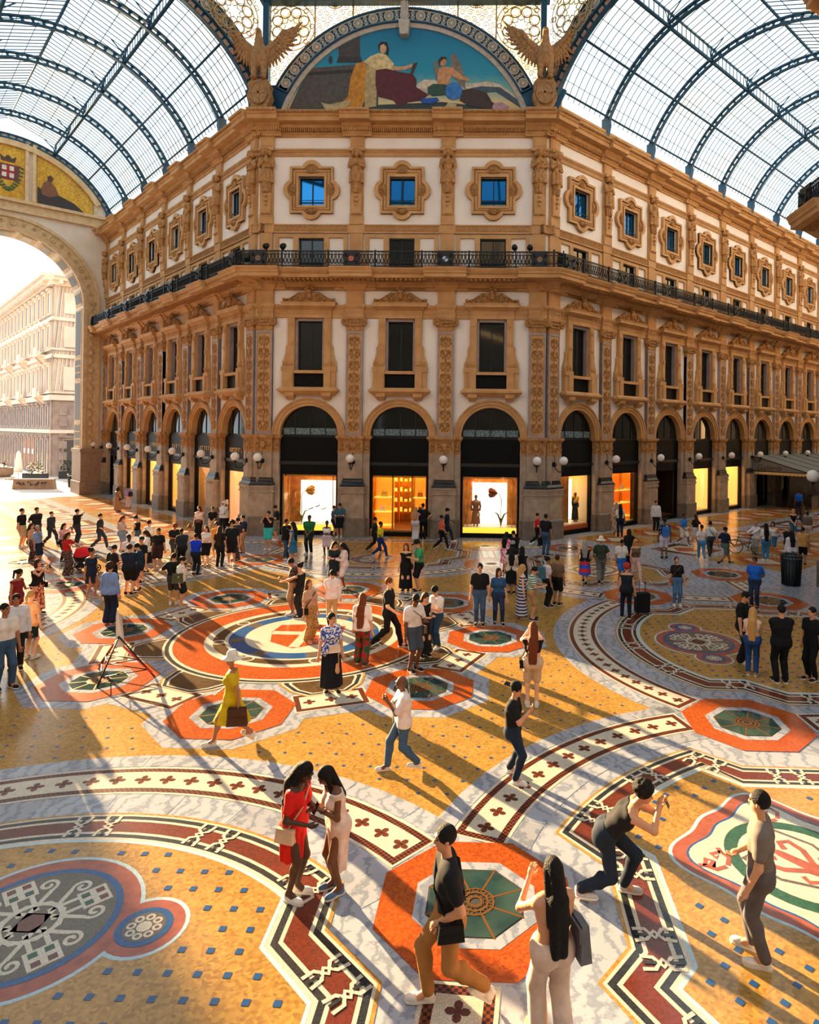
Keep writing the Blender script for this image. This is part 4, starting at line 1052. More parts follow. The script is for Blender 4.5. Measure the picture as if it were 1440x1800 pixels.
WALLS = {}
MWC = T(0, R, 0); MWR = TR(W, R, 0, pi / 4); MWL = TR(-W, R, 0, -pi / 4)
def wall_mesh(bays, b, strips, zt=22.85):
    mb = MB(); arch = [(1.62, 0.0), (1.62, 5.48)] + arcpts(0, 5.48, 1.62, 0, pi, 24)[1:] + [(-1.62, 0.0)]
    for u in bays:
        sh = lambda P: [(x + u, z) for x, z in P]
        out = [(-b / 2, 0.0)] + arch[::-1] + [(b / 2, 0.0), (b / 2, zt), (-b / 2, zt)]
        holes = [[(-0.80, 8.08), (-0.80, 11.85), (0.80, 11.85), (0.80, 8.08)], [(-0.70, 17.98), (-0.70, 19.54), (0.70, 19.54), (0.70, 17.98)], [(-0.70, 14.36), (-0.70, 16.22), (0.70, 16.22), (0.70, 14.36)]]
        mb.poly(sh(out), 0, 0.5, holes=[sh(h) for h in holes])
    for x0, x1 in strips: mb.box(x0, x1, 0, 0.5, 0, zt)
    # no rooms behind the upper windows; make_wall adds a dark backing sheet
    return mb
def make_wall(name, mw, bays, b, strips, piers, ends):
    w = build(name, wall_mesh(bays, b, strips), M_plaster); w.matrix_world = mw; tag(w, kind='structure')
    sx = b / BAY
    for u in bays:
        m = TR(u, 0, 0, 0, sx, 1, 1)
        for nm in ('fret_band', 'meander', 'string_course', 'cornice', 'dentil_row', 'parapet', 'architrave', 'balcony_slab', 'modillion_row'):
            if nm != 'parapet' or name != 'wall_north': obj(nm, PM[nm], w, m)
        obj('archivolt', PM['archivolt'], w, T(u, 0, 0)); obj('mezzanine_frame', PM['mezzanine_frame'], w, T(u, 0, 0))
    for i, u in enumerate(piers):
        for nm in ('plinth', 'pier', 'pedestal', 'base_moulding', 'pier_capital', 'carved_band', 'pilaster', 'pilaster_field', 'arabesque', 'capital', 'pier_block', 'attic_pier', 'cornice_break', 'balcony_break'):
            obj(nm, PM[nm], w, T(u, 0, 0))
        obj('caryatid', ST[('female', 'male', 'youth')[(i + len(bays)) % 3]], w, T(u, 0, 0))
    xa, xb = min(bays) - b / 2 - 1, max(bays) + b / 2 + 1
    build('sky_block_backing', MB().box(xa, xb, 5.4, 5.6, 0, 24).box(xa, xb, 0.26, 5.6, 22.9, 23.5).box(xa, xb, 0.3, 5.4, 3.95, 4.05).box(xa, xb, 0.42, 0.46, 7.2, 22.8), M_darkshop, w)  # added backing and roof slab that keep sky light from leaking in
    for x0, x1 in ends:     # short lengths that close the courses at the corners
        c, l = (x0 + x1) / 2, (x1 - x0) / BAY
        for nm in ('fret_band', 'string_course', 'cornice', 'architrave', 'balcony_slab') + (('parapet',) if name != 'wall_north' else ()): obj(nm, PM[nm], w, TR(c, 0, 0, 0, l, 1, 1))
    return w
cb = [-BAY, 0, BAY]
lb = [-(E0 + k * BW) for k in range(6)]
rb = [E0 + k * BW for k in range(9)]
CP = 7.42
cpier = [-CP, -BAY / 2, BAY / 2, CP]
lpier = [-0.45] + [-(E0 + (k + 0.5) * BW) for k in range(6)]
rpier = [0.45] + [E0 + (k + 0.5) * BW for k in range(9)]
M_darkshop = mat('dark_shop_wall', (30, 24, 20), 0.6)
wc = make_wall('wall_north', MWC, cb, BAY, [(-W, -1.5 * BAY), (1.5 * BAY, W)], cpier, [(-W - 0.42, -1.5 * BAY), (1.5 * BAY, W + 0.42)])
wl = make_wall('wall_west', MWL, lb, BW, [(-(E0 - BW / 2), 0.0)], lpier, [(-(E0 - BW / 2), 0.42)])
wr = make_wall('wall_east', MWR, rb, BW, [(0.0, E0 - BW / 2)], rpier, [(-0.42, E0 - BW / 2)])
ALLW = ((wc, MWC, cb, BAY, cpier, 'C'), (wl, MWL, lb, BW, lpier, 'L'), (wr, MWR, rb, BW, rpier, 'R'))

wn = [0]
def window(kind, mw):
    wn[0] += 1
    e = empty('window_%d' % wn[0], mw=mw); tag(e, kind='structure')
    if kind == 'main':
        for nm in ('window_surround', 'pediment', 'window_frame', 'sash'): obj(nm, PM[nm], e)
        obj('window_apron', PM['apron'], e); obj('pane', PM['pane_m'], e); obj('pane', PM['pane_m'], e, T(-0.65, 0, 0))
    elif kind == 'attic':
        obj('quatrefoil_surround', PM['quatrefoil_surround'], e); obj('shell_carving', PM['shell_carving'], e); obj('window_frame', PM['attic_frame'], e)
        obj('pane', PM['pane_a'], e, T(0, 0, 0)); obj('pane', PM['pane_a'], e, T(-0.67, 0, 0))
    elif kind == 'mezz':
        obj('window_frame', PM['mezz_sash'], e); obj('pane', PM['pane_z'], e); obj('pane', PM['pane_z'], e, T(-0.65, 0, 0))
    else:
        obj('fanlight_bar', PM['fanlight_bars'], e)
        for k in range(4): obj('pane', PM['fan%d' % k], e)
        for nm in ('sign_board', 'ledge', 'shop_frame'): obj(nm, PM[nm], e)
        if kind == 'shop': obj('pane', PM['shop_pane'], e)
    return e
SHOPW = {}
for w, mw, bays, b, piers, key in ALLW:
    for k, u in enumerate(bays):
        for kind in ('main', 'attic', 'mezz'): window(kind, mw @ T(u, 0, 0))
        kind = 'door' if (key, k) in (('C', 1), ('R', 2)) else 'shop'
        SHOPW[(key, k)] = window(kind, mw @ T(u, 0, 0))
        if key == 'C' or (key, k) == ('R', 0): obj('frosted_band', PM['frost'], SHOPW[(key, k)])

# iron balcony railings, one continuous run per wall
RW = {'C': 'the central facade', 'L': 'the arm on the sunlit side', 'R': 'the long arm with the awning'}
for w, mw, bays, b, piers, key in ALLW:
    e = empty('balcony_railing', mw=mw); tag(e, 'black cast iron balcony railing along ' + RW[key], 'railing')
    for u in bays: obj('railing_panel', PM['railing_panel'], e, TR(u, 0, 0, 0, b / BAY, 1, 1))
    x0, x1 = {'C': (-W - 0.5, -1.5 * BAY), 'L': (-(E0 - BW / 2), 0.5), 'R': (-0.5, E0 - BW / 2)}[key]
    obj('railing_panel', PM['railing_panel'], e, TR((x0 + x1) / 2, 0, 0, 0, (x1 - x0) / BAY, 1, 1))
    if key == 'C': obj('railing_panel', PM['railing_panel'], e, TR(-(x0 + x1) / 2, 0, 0, 0, (x1 - x0) / BAY, 1, 1))
    for i, u in enumerate(piers):
        pl = obj('railing_plate', PM['railing_plate'], e, T(u, 0, 0))
        if key == 'C':
            if i in (0, 3): build('medallion', MB().poly(ngon(0, 14.8, 0.15, 16), -1.30, -1.27), mat('dull_bronze', (120, 92, 66), 0.5), pl)
            elif i == 1: build('medallion', MB().poly(ngon(0, 14.8, 0.15, 16), -1.30, -1.27), M_red_en, pl)
            else:
                for q in range(4): build('medallion', MB().poly([(0, 14.8)] + arcpts(0, 14.8, 0.16, q * pi / 2, (q + 1) * pi / 2, 6), -1.30, -1.27), M_whi_en if q % 2 else M_bluem, pl)
        for s in (-1.25, 1.25): obj('railing_post', PM['railing_post'], e, T(u + s, 0, 0))

# spotlights clamped to the railing
mb = MB(); mb.tube([(0, 0, 0), (0, 0, 0.12)], 0.03, 6); PMs = mb.mesh('clamp', M_iron)
mb = MB(); mb.tube([(0, 0.10, 0.30), (0, -0.06, 0.22), (0, -0.16, 0.16)], [0.13, 0.15, 0.16], 10); PMh = mb.mesh('lamp_head', M_iron)
for x, nm in ((-7.0, 'left corner, outer of the pair'), (-6.1, 'left corner, inner of the pair'), (6.1, 'right corner, inner of the pair'), (6.9, 'right corner, outer of the pair')):
    e = empty('spotlight', mw=MWC @ T(x, -1.2, 15.22)); tag(e, 'small black spotlight on the central railing near its ' + nm, 'spotlight', 'spotlights on the balcony railing')
    obj('clamp', PMs, e); obj('lamp_head', PMh, e)

# globe lamps on the piers
M_globe = mat('opal_glass_globe', (236, 230, 226), 0.25, 0, 0.5)
mb = MB(); mb.lathe([(0.0, -0.02), (0.10, -0.02), (0.11, 0.0), (0.0, 0.0)], 0, 0, 12); 
PL = {}
PL['plate'] = MB().poly(ngon(0, 0, 0.13, 12), -0.06, 0.0).ball((0, -0.08, 0), 0.07, 8, 5).mesh('wall_plate', M_iron)
mb = MB(); mb.tube([(0, -0.05, 0.0), (0, -0.15, -0.22), (0, -0.38, -0.40), (0, -0.62, -0.36), (0, -0.70, -0.16), (0, -0.70, -0.05)], 0.028, 6)
mb.tube([(0, -0.06, 0.02), (0, -0.10, 0.30), (0, -0.02, 0.5)], 0.018, 5); mb.tube([(0, -0.14 + 0.09 * cos(a), -0.02 + 0.09 * sin(a)) for a in [i * 0.5 for i in range(11)]], 0.02, 5)
mb.lathe([(0.03, -0.12), (0.09, -0.06), (0.10, 0.0), (0.06, 0.02)], 0, -0.70, 10)
PL['arm'] = mb.mesh('bracket_arm', M_iron)
PL['globe'] = MB().ball((0, -0.70, 0.22), 0.23, 20, 14).mesh('globe', M_globe)
def lamp(mw, label):
    e = empty('wall_lamp', mw=mw); tag(e, label, 'lamp', 'globe lamps of the arcade')
    obj('wall_plate', PL['plate'], e); obj('bracket_arm', PL['arm'], e); obj('globe', PL['globe'], e)
ORD = ['first', 'second', 'third', 'fourth', 'fifth', 'sixth', 'seventh', 'eighth', 'ninth']
for i, u in enumerate(cpier):
    lamp(MWC @ T(u, -0.26, 4.05), 'white globe lamp on ' + ('the corner pier left of the tulip window', 'the pier between tulip window and shop door', 'the pier between shop door and coat window', 'the corner pier right of the coat window')[i])
for i, u in enumerate(lpier): lamp(MWL @ T(u, -0.26, 4.05), 'white globe lamp, %s from the corner along the sunlit arm' % ORD[i])
for i, u in enumerate(rpier[:8]): lamp(MWR @ T(u, -0.26, 4.05), 'white globe lamp, %s from the corner along the awning arm' % ORD[i])

# ------------------------------------------------------------------ shops
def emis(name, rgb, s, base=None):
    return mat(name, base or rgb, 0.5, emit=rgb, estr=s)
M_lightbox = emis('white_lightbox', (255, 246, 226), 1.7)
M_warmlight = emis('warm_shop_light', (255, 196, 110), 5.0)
M_goodsglow = emis('amber_goods_glow', (255, 186, 70), 0.9)  # emission put on the boxed goods so they look lit
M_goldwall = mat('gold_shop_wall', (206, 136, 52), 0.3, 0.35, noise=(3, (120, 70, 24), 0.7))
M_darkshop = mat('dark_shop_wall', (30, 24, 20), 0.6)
M_creamshop = mat('cream_shop_wall', (238, 206, 150), 0.6)
M_wood = mat('brown_shop_wood', (110, 62, 30), 0.5, noise=(2, (70, 38, 18), 0.6))
def room(mw, wallm, depth=2.6, floorm=None, ceil=None, x=1.6):
    e = empty('shop_interior', mw=mw); tag(e, kind='structure')
    mb = MB(); mb.box(-x, x, depth, depth + 0.06, 0, 3.9); mb.box(-x - 0.06, -x, 0.5, depth, 0, 3.9); mb.box(x, x + 0.06, 0.5, depth, 0, 3.9)
    build('back_wall', mb, wallm, e)
    build('shop_floor', MB().box(-x, x, 0.42, depth, 0.24, 0.28), floorm or M_creamshop, e)
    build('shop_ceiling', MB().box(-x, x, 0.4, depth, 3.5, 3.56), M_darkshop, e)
    if ceil: build('ceiling_light', MB().box(-x * 0.8, x * 0.8, 0.7, depth - 0.4, 3.42, 3.46), ceil, e)
    return e
def boxlabel(o, label, cat, group=None): return tag(o, label, cat, group)
def flower(mw, label, colr, colr2, flip=1):
    e = empty('giant_flower', mw=mw); tag(e, label, 'flower')
    mb = MB(); mb.tube([(0.0, 0, 0), (0.0, 0, 1.0), (-0.02 * flip, 0, 1.5), (0.08 * flip, 0, 1.75), (0.24 * flip, 0, 1.83)], 0.022, 6); build('stem', mb, mat('green_stem', (96, 92, 40), 0.5), e)
    mb = MB()
    for k in range(7):
        a = 2 * pi * k / 7
        mb.tube([(0.24 * flip, 0, 1.83), ((0.40) * flip, 0.13 * cos(a), 1.84 + 0.13 * sin(a)), (0.60 * flip, 0.20 * cos(a), 1.86 + 0.20 * sin(a)), (0.72 * flip, 0.16 * cos(a), 1.86 + 0.17 * sin(a))], [0.05, 0.10, 0.11, 0.02], 6)
    build('petals', mb, mat(colr2, colr, 0.45), e)
    mb = MB()
    for s in (-1, 1): mb.tube([(0, 0.02, 0), (s * 0.05, 0.02, 0.35), (s * 0.18, 0.02, 0.66), (s * 0.40, 0.02, 0.80)], [0.02, 0.06, 0.05, 0.01], 5)
    build('leaves', mb, mat('olive_leaf', (120, 110, 40), 0.5), e)
M_mann = mat('mannequin_skin', (120, 84, 62), 0.5)
def mannequin(mw, label, coat, h=1.75, hair=None, skirt=None):
    e = empty('mannequin', mw=mw); tag(e, label, 'mannequin')
    mb = MB(); mb.ball((0, 0, 1.62), 0.095, 10, 8, sz=1.25); mb.tube([(0, 0, 1.42), (0, 0, 1.55)], 0.05, 8)
    for s in (-1, 1): mb.tube([(s * 0.09, 0, 0.02), (s * 0.09, 0, 0.5), (s * 0.09, 0, 0.8)], [0.04, 0.055, 0.08], 8); mb.ball((s * 0.09, -0.06, 0.04), 0.06, 8, 5, sy=1.9, sz=0.6)
    build('body', mb, M_mann, e)
    mb = MB(); mb.lathe([(0.20, 0.45), (0.19, 0.8), (0.16, 1.02), (0.20, 1.25), (0.19, 1.38), (0.06, 1.46)], 0, 0, 14, sx=1.0, sy=0.7)
    for s in (-1, 1): mb.tube([(s * 0.19, 0, 1.38), (s * 0.25, 0.0, 1.1), (s * 0.22, -0.06, 0.84)], [0.065, 0.055, 0.05], 8)
    build('coat', mb, coat, e)
    if skirt: build('skirt', MB().lathe([(0.26, 0.12), (0.22, 0.6), (0.17, 1.0)], 0, 0, 14, sy=0.7), skirt, e)
    if hair: 
        mb = MB(); 
        for k in range(9): mb.ball((0.13 * cos(k * 0.7), 0.1 * sin(k * 0.7), 1.2 + 0.06 * k % 0.3), 0.13, 8, 6)
        build('flower_top', mb, hair, e)
    return e
def handbag(mw, label, colm, s=1.0):
    e = empty('handbag', mw=mw); tag(e, label, 'handbag', 'handbags on the shop shelves')
    mb = MB(); mb.frustum((-0.16 * s, 0.16 * s, -0.06 * s, 0.06 * s), (-0.11 * s, 0.11 * s, -0.04 * s, 0.04 * s), 0, 0.22 * s); build('bag_body', mb, colm, e)
    build('handle', MB().tube([(0.08 * s * cos(a), 0, 0.22 * s + 0.12 * s * sin(a)) for a in [pi * i / 8 for i in range(9)]], 0.012 * s, 5), colm, e)
def goldposts(mw, e):
    mb = MB()
    for x in (-1.44, -1.22, 1.22, 1.44): mb.tube([(x, 0.55, 0.28), (x, 0.55, 3.4)], 0.025, 6)
    mb.box(-1.48, 1.48, 0.5, 0.6, 3.2, 3.3)
    build('gold_post', mb, M_gold, e)
M_y = mat('yellow_leather', (236, 190, 60), 0.4); M_o = mat('orange_leather', (220, 110, 30), 0.4); M_w = mat('ivory_leather', (236, 226, 200), 0.4); M_bk = mat('black_cloth', (14, 14, 16), 0.8)
def lightbox(e, x0, x1, z0, z1, y=1.5): build('lightbox', MB().box(x0, x1, y, y + 0.08, z0, z1), M_lightbox, e)
def goldbase(e):
    build('gold_base', MB().box(-1.46, 1.46, 0.30, 0.42, 0.24, 0.52), emis('glowing_gold_base', (255, 190, 60), 1.3), e)  # base strip glows by itself to look brightly lit
    build('display_floor', MB().box(-1.46, 1.46, 0.42, 1.5, 0.44, 0.54), M_w, e)
# central facade, bay with the tulip
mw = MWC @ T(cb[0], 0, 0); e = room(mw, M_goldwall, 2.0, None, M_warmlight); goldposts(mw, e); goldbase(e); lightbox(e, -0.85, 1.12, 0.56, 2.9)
flower(mw @ TR(-0.62, 0.9, 0.54, 0), 'giant yellow tulip lamp standing in front of the white light panel', (236, 170, 30), 'yellow_petal', 1)
for i, (x, h, m) in enumerate(((-0.1, 0.78, M_bk), (0.28, 0.92, M_wood), (0.62, 0.78, M_gold))):
    s_ = empty('shoe_stand', mw=mw @ T(x, 0.9, 0.54)); tag(s_, ('black', 'brown', 'golden')[i] + ' heeled shoe on a thin rod beside the yellow tulip', 'shoe', 'heeled shoes in the tulip window')
    build('rod', MB().tube([(0, 0, 0), (0, 0, h)], 0.008, 5), M_gold, s_)
    build('shoe', MB().tube([(-0.13, 0, h + 0.01), (-0.05, 0, h + 0.03), (0.05, 0, h + 0.06), (0.12, 0, h + 0.12)], [0.03, 0.035, 0.03, 0.03], 6).tube([(0.12, 0, h + 0.12), (0.11, 0, h - 0.0)], [0.015, 0.008], 5), m, s_)
# door bay
mw = MWC @ T(cb[1], 0, 0); e = room(mw, M_goldwall, 5.0, M_wood, M_warmlight)
build('door_frame', MB().box(-0.42, -0.34, 0.3, 0.42, 0, 3.3).box(0.66, 0.74, 0.3, 0.42, 0, 3.3).box(-1.48, 1.48, 0.3, 0.4, 3.2, 3.31), M_gold, e)
for q, x0, x1 in ((0, -1.44, -0.42), (1, 0.74, 1.44)):
    pn = empty('display_shelves', mw=mw @ T(0, 0, 0)); tag(pn, 'gold shelves with bags on the ' + ('left' if q == 0 else 'right') + ' of the shop door', 'shelves')
    mb = MB()
    for z in (0.5, 1.25, 2.05): mb.box(x0, x1, 0.55, 1.1, z, z + 0.06)
    build('shelf', mb, emis('glowing_shelf', (255, 200, 80), 0.8), pn)  # shelves emit light themselves in place of shop lighting
    build('back_panel', MB().box(x0, x1, 1.2, 1.25, 0.28, 3.3), emis('glowing_amber_panel', (255, 150, 40), 0.55), pn)  # panel given its own glow in place of light falling on it
    build('upright', MB().box(x0 + 0.02, x0 + 0.05, 0.6, 1.1, 0.28, 3.3).box(x1 - 0.05, x1 - 0.02, 0.6, 1.1, 0.28, 3.3), M_gold, pn)
handbag(mw @ T(-0.92, 0.8, 2.11), 'yellow handbag on the upper shelf left of the shop door', M_y, 1.25); handbag(mw @ T(-1.0, 0.8, 1.31), 'ivory handbag on the middle shelf left of the shop door', M_w, 1.0)
handbag(mw @ T(1.08, 0.8, 2.11), 'orange handbag on the upper shelf right of the shop door', M_o, 1.1); handbag(mw @ T(1.12, 0.8, 1.31), 'dark handbag on the middle shelf right of the shop door', M_wood, 1.1)
sh_ = empty('back_cabinet', mw=mw); tag(sh_, 'tall gold cabinet of small goods at the back of the shop', 'cabinet'); mb = MB()
for z in (0.9, 1.5, 2.1, 2.7): mb.box(-1.2, 1.3, 3.6, 4.0, z, z + 0.05)
for x in (-1.2, -0.5, 0.2, 0.9): mb.box(x, x + 0.05, 3.6, 4.0, 0.3, 3.3)
build('shelf', mb, M_gold, sh_); mg = MB().box(0, 0.15, 0, 0.2, 0, 0.18).mesh('boxed_goods', M_goodsglow)
for z in (0.95, 1.55, 2.15, 2.75):
    for i in range(8): obj('boxed_goods', mg, sh_, TR(-1.1 + i * 0.3, 3.65, z, 0, 1, 1, 0.7 + 0.33 * ((i * 7) % 3)))
build('door_mat', MB().box(-0.5, 0.8, -0.6, 0.5, 0.0, 0.03), M_gold, e)
# coat window
mw = MWC @ T(cb[2], 0, 0); e = room(mw, M_goldwall, 2.0, None, M_warmlight); goldposts(mw, e); goldbase(e); lightbox(e, -1.0, 0.95, 0.56, 2.9)
mannequin(mw @ T(-0.78, 0.95, 0.54), 'mannequin in a long rust coat in front of the white panel', mat('rust_coat', (150, 80, 24), 0.6), skirt=mat('rust_coat', (150, 80, 24), 0.6))
flower(mw @ TR(0.62, 0.95, 0.54, 0), 'giant rust red flower bending left in front of the white panel', (150, 60, 20), 'rust_petal', -1)
handbag(mw @ T(-0.62, 0.85, 1.1), 'small ivory handbag held by the rust coat mannequin', M_w, 0.7)
# awning arm
mw = MWR @ T(rb[0], 0, 0); e = room(mw, M_creamshop, 2.2, None, M_warmlight); lightbox(e, -1.4, -0.2, 0.6, 3.0); lightbox(e, 0.55, 1.4, 0.6, 3.0)
build('display_floor', MB().box(-1.46, 1.46, 0.42, 1.6, 0.44, 0.54), M_w, e); build('orange_base', MB().box(-1.46, 1.46, 0.30, 0.42, 0.24, 0.48), mat('orange_lacquer', (210, 90, 30), 0.4), e)
build('divider', MB().box(-0.2, 0.5, 1.0, 1.6, 0.5, 3.3), M_goldwall, e)
mannequin(mw @ T(-0.85, 0.9, 0.54), 'black skirted mannequin with yellow flower top beside the corner pier', M_bk, hair=M_y, skirt=M_bk); mannequin(mw @ T(1.0, 0.9, 0.54), 'black skirted mannequin with yellow flower top beside the shelf window', M_bk, hair=M_y, skirt=M_bk)
mw = MWR @ T(rb[1], 0, 0); e = room(mw, M_goldwall, 2.2, None, M_warmlight); pn = empty('display_shelves', mw=mw); tag(pn, 'gold shelves of handbags beside the dark doorway', 'shelves')
mb = MB()
for z in (0.5, 1.35, 2.15): mb.box(-1.4, 1.4, 0.6, 1.2, z, z + 0.06)
build('shelf', mb, emis('glowing_shelf', (255, 200, 80), 0.8), pn); build('upright', MB().box(-1.42, -1.38, 0.6, 1.2, 0.28, 3.3).box(0.2, 0.24, 0.6, 1.2, 0.28, 3.3).box(1.38, 1.42, 0.6, 1.2, 0.28, 3.3), M_gold, pn)  # shelves glow by themselves here too
build('back_panel', MB().box(-1.4, 1.4, 1.6, 1.65, 0.28, 3.3), emis('glowing_amber_panel', (255, 150, 40), 0.55), pn)  # same self-glowing panel behind the bags
handbag(mw @ T(-0.6, 0.8, 2.21), 'orange handbag high on the shelves beside the dark doorway', M_o, 1.5); handbag(mw @ T(0.7, 0.8, 2.21), 'ivory handbag high on the shelves beside the dark doorway', M_w, 1.2); handbag(mw @ T(-0.3, 0.8, 1.41), 'dark handbag low on the shelves beside the dark doorway', M_wood, 1.2)
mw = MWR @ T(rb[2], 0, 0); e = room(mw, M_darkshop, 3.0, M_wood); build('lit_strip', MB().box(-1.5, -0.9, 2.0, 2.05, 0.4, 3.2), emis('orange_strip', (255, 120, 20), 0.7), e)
for k in (3, 4):
    mw = MWR @ T(rb[k], 0, 0); e = room(mw, emis('yellow_glow_wall', (255, 206, 120), 0.55), 2.2, M_creamshop, M_warmlight)  # wall given its own glow so the room looks lit
    if k == 3:
        build('arch_frame', MB().poly([(-0.5, 0.3), (0.6, 0.3), (0.6, 2.3), (-0.5, 2.3)], 1.6, 1.66, holes=[[(-0.42, 0.3), (-0.42, 2.22), (0.52, 2.22), (0.52, 0.3)]]), M_bk, e)
        mannequin(mw @ T(-0.1, 1.0, 0.28), 'mannequin in a black dress in the yellow lit window', M_bk)
    else: mannequin(mw @ T(-0.9, 1.0, 0.28), 'mannequin in dark red beside the pier in the yellow window', mat('dark_red_cloth', (120, 20, 18), 0.6))
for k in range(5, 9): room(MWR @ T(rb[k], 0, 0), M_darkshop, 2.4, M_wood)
# sunlit arm
for k in range(6):
    mw = MWL @ T(lb[k], 0, 0)
    if k == 5: room(mw, M_darkshop, 2.2); continue
    e = room(mw, (emis('rosy_glow_wall', (255, 190, 140), 0.4), mat('tan_shop_wall', (190, 150, 96), 0.6), emis('gold_shop_glow', (255, 196, 100), 0.45), emis('yellow_glow_wall', (255, 206, 120), 0.55), emis('yellow_glow_wall', (255, 206, 120), 0.55))[k], 2.2, M_creamshop, M_warmlight)  # all but the tan wall emit light so the rooms look lit
    if k == 0:
        for i in range(3): mannequin(mw @ T(-0.9 + i * 0.8, 1.0, 0.28), 'mannequin in pale clothes in the rosy corner window, %s from the door jamb' % ORD[i], mat('pale_cloth', (220, 190, 170), 0.6))
        mb = MB()
        for i in range(7): mb.ball((-1.2 + 0.4 * i, 1.6, 2.6 - 0.3 * (i % 3)), 0.13, 10, 6, sz=0.7)
        build('hat_display', mb, mat('dark_red_cloth', (120, 20, 18), 0.6), e)
    if k == 1:
        mannequin(mw @ T(-0.3, 0.8, 0.9), 'black bust on a cream pedestal in the tan window', M_bk); build('pedestal_block', MB().box(-0.8, 0.6, 0.6, 1.2, 0.28, 1.3), M_creamshop, e)
    if k == 2:
        for i in range(2): mannequin(mw @ T(-0.5 + i * 0.9, 1.0, 0.28), ('first' if i == 0 else 'second') + ' golden mannequin in the glowing window of the sunlit arm', M_gold)
    # gilt lettering, worn and illegible at this distance
    mb = MB(); rr = random.Random(k)
    n = (11, 6, 5, 7, 7)[k]
    for i in range(n):
        x = -0.9 + 1.8 * (i + 0.5) / n - 0.06; t = rr.randint(0, 3)
        mb.box(x, x + 0.025, 0.12, 0.14, 4.42, 4.66)
        if t != 1: mb.box(x, x + 0.11, 0.12, 0.14, 4.63, 4.66)
        if t != 2: mb.box(x, x + 0.11, 0.12, 0.14, 4.42, 4.45)
        if t in (0, 3): mb.box(x + 0.085, x + 0.11, 0.12, 0.14, 4.42, 4.66)
    build('gilt_lettering', mb, M_gold, SHOPW[('L', k)])

# awning of the cafe
aw = empty('cafe_awning', mw=MWR @ T(rb[4] + 2.6, 0, 0)); tag(aw, 'dark grey cafe awning with scalloped cream valance and script lettering', 'awning')
M_canvas = mat('grey_canvas', (116, 118, 112), 0.8, noise=(4, (96, 98, 94), 0.5)); M_cream = mat('cream_canvas', (204, 178, 120), 0.8)
LA, DA = 15.0, 4.6
for k in range(6):
    x0, x1 = k * LA / 6, (k + 1) * LA / 6
    mb = MB(); mb.add([(x0 + 0.03, -0.25, 4.15), (x1 - 0.03, -0.25, 4.15), (x1 - 0.03, -DA, 2.95), (x0 + 0.03, -DA, 2.95), (x0 + 0.03, -0.25, 4.09), (x1 - 0.03, -0.25, 4.09), (x1 - 0.03, -DA, 2.89), (x0 + 0.03, -DA, 2.89)], [(3, 2, 1, 0), (4, 5, 6, 7), (2, 3, 7, 6), (0, 1, 5, 4), (1, 2, 6, 5), (3, 0, 4, 7)])
    build('canvas_panel', mb, M_canvas, aw)
mb = MB()
for k in range(7): mb.tube([(k * LA / 6, -0.2, 4.16), (k * LA / 6, -DA, 2.95)], 0.035, 6)
mb.tube([(0, -DA, 2.93), (LA, -DA, 2.93)], 0.05, 6); mb.tube([(0, -0.2, 2.93), (0, -DA, 2.93)], 0.05, 6)
for x in (0.1, LA / 2): mb.tube([(x, -DA + 0.1, 0), (x, -DA + 0.1, 2.93)], 0.05, 8)
build('awning_frame', mb, M_iron, aw)
build('side_panel', MB().add([(0.0, -0.2, 4.12), (0.0, -DA, 2.93), (0.0, -0.2, 2.93), (0.04, -0.2, 4.12), (0.04, -DA, 2.93), (0.04, -0.2, 2.93)], [(0, 2, 1), (3, 4, 5), (0, 1, 4, 3), (1, 2, 5, 4)]), M_canvas, aw)
def scallop(L, n):
    P = [(0, 0), (0, -0.16)]
    for k in range(n):
        for i in range(1, 5): P.append((L * (k + i / 4) / n, -0.16 - 0.07 * sin(pi * i / 4)))
    return P + [(L, 0)]
build('valance', MB().poly(scallop(DA - 0.2, 16), -0.02, 0.0), M_cream, aw, Matrix.Translation((-0.02, -0.2, 2.9)) @ Matrix.Rotation(-pi / 2, 4, 'Z'))
build('valance', MB().poly(scallop(LA, 50), -0.02, 0.0), M_cream, aw, T(0, -DA - 0.03, 2.9))
def text_mesh(s, size, m, name='lettering', shear=0.0, extrude=0.005):
    cu = bpy.data.curves.new(name, 'FONT'); cu.body = s; cu.size = size; cu.extrude = extrude; cu.shear = shear; cu.align_x = 'CENTER'; cu.align_y = 'CENTER'
    to = bpy.data.objects.new(name, cu); COL.objects.link(to); bpy.context.view_layer.update()
    me = bpy.data.meshes.new_from_object(to.evaluated_get(bpy.context.evaluated_depsgraph_get())); bpy.data.objects.remove(to, do_unlink=True)
    me.materials.clear(); me.materials.append(m); return me
obj('lettering', text_mesh('Galleria', 0.62, mat('dark_script', (40, 34, 26), 0.7), shear=0.35), aw, Matrix.Translation((-0.012, -1.55, 3.22)) @ Matrix.Rotation(-pi / 2, 4, 'Z') @ Matrix.Rotation(pi / 2, 4, 'X'))
cnt = empty('cafe_counter', mw=MWR @ T(rb[5], 0, 0)); tag(cnt, 'dark wooden cafe enclosure beneath the awning', 'counter')
for k in range(5): build('counter_panel', MB().box(0.2 + k * 1.5, 1.6 + k * 1.5, -3.9, -3.82, 0.0, 1.05), mat('dark_walnut', (40, 28, 20), 0.5), cnt)
build('counter_top', MB().box(0.1, 7.8, -3.98, -3.6, 1.05, 1.12), M_bk, cnt); build('service_wall', MB().box(0.2, 7.6, -2.2, -2.1, 0, 2.7), M_darkshop, cnt)
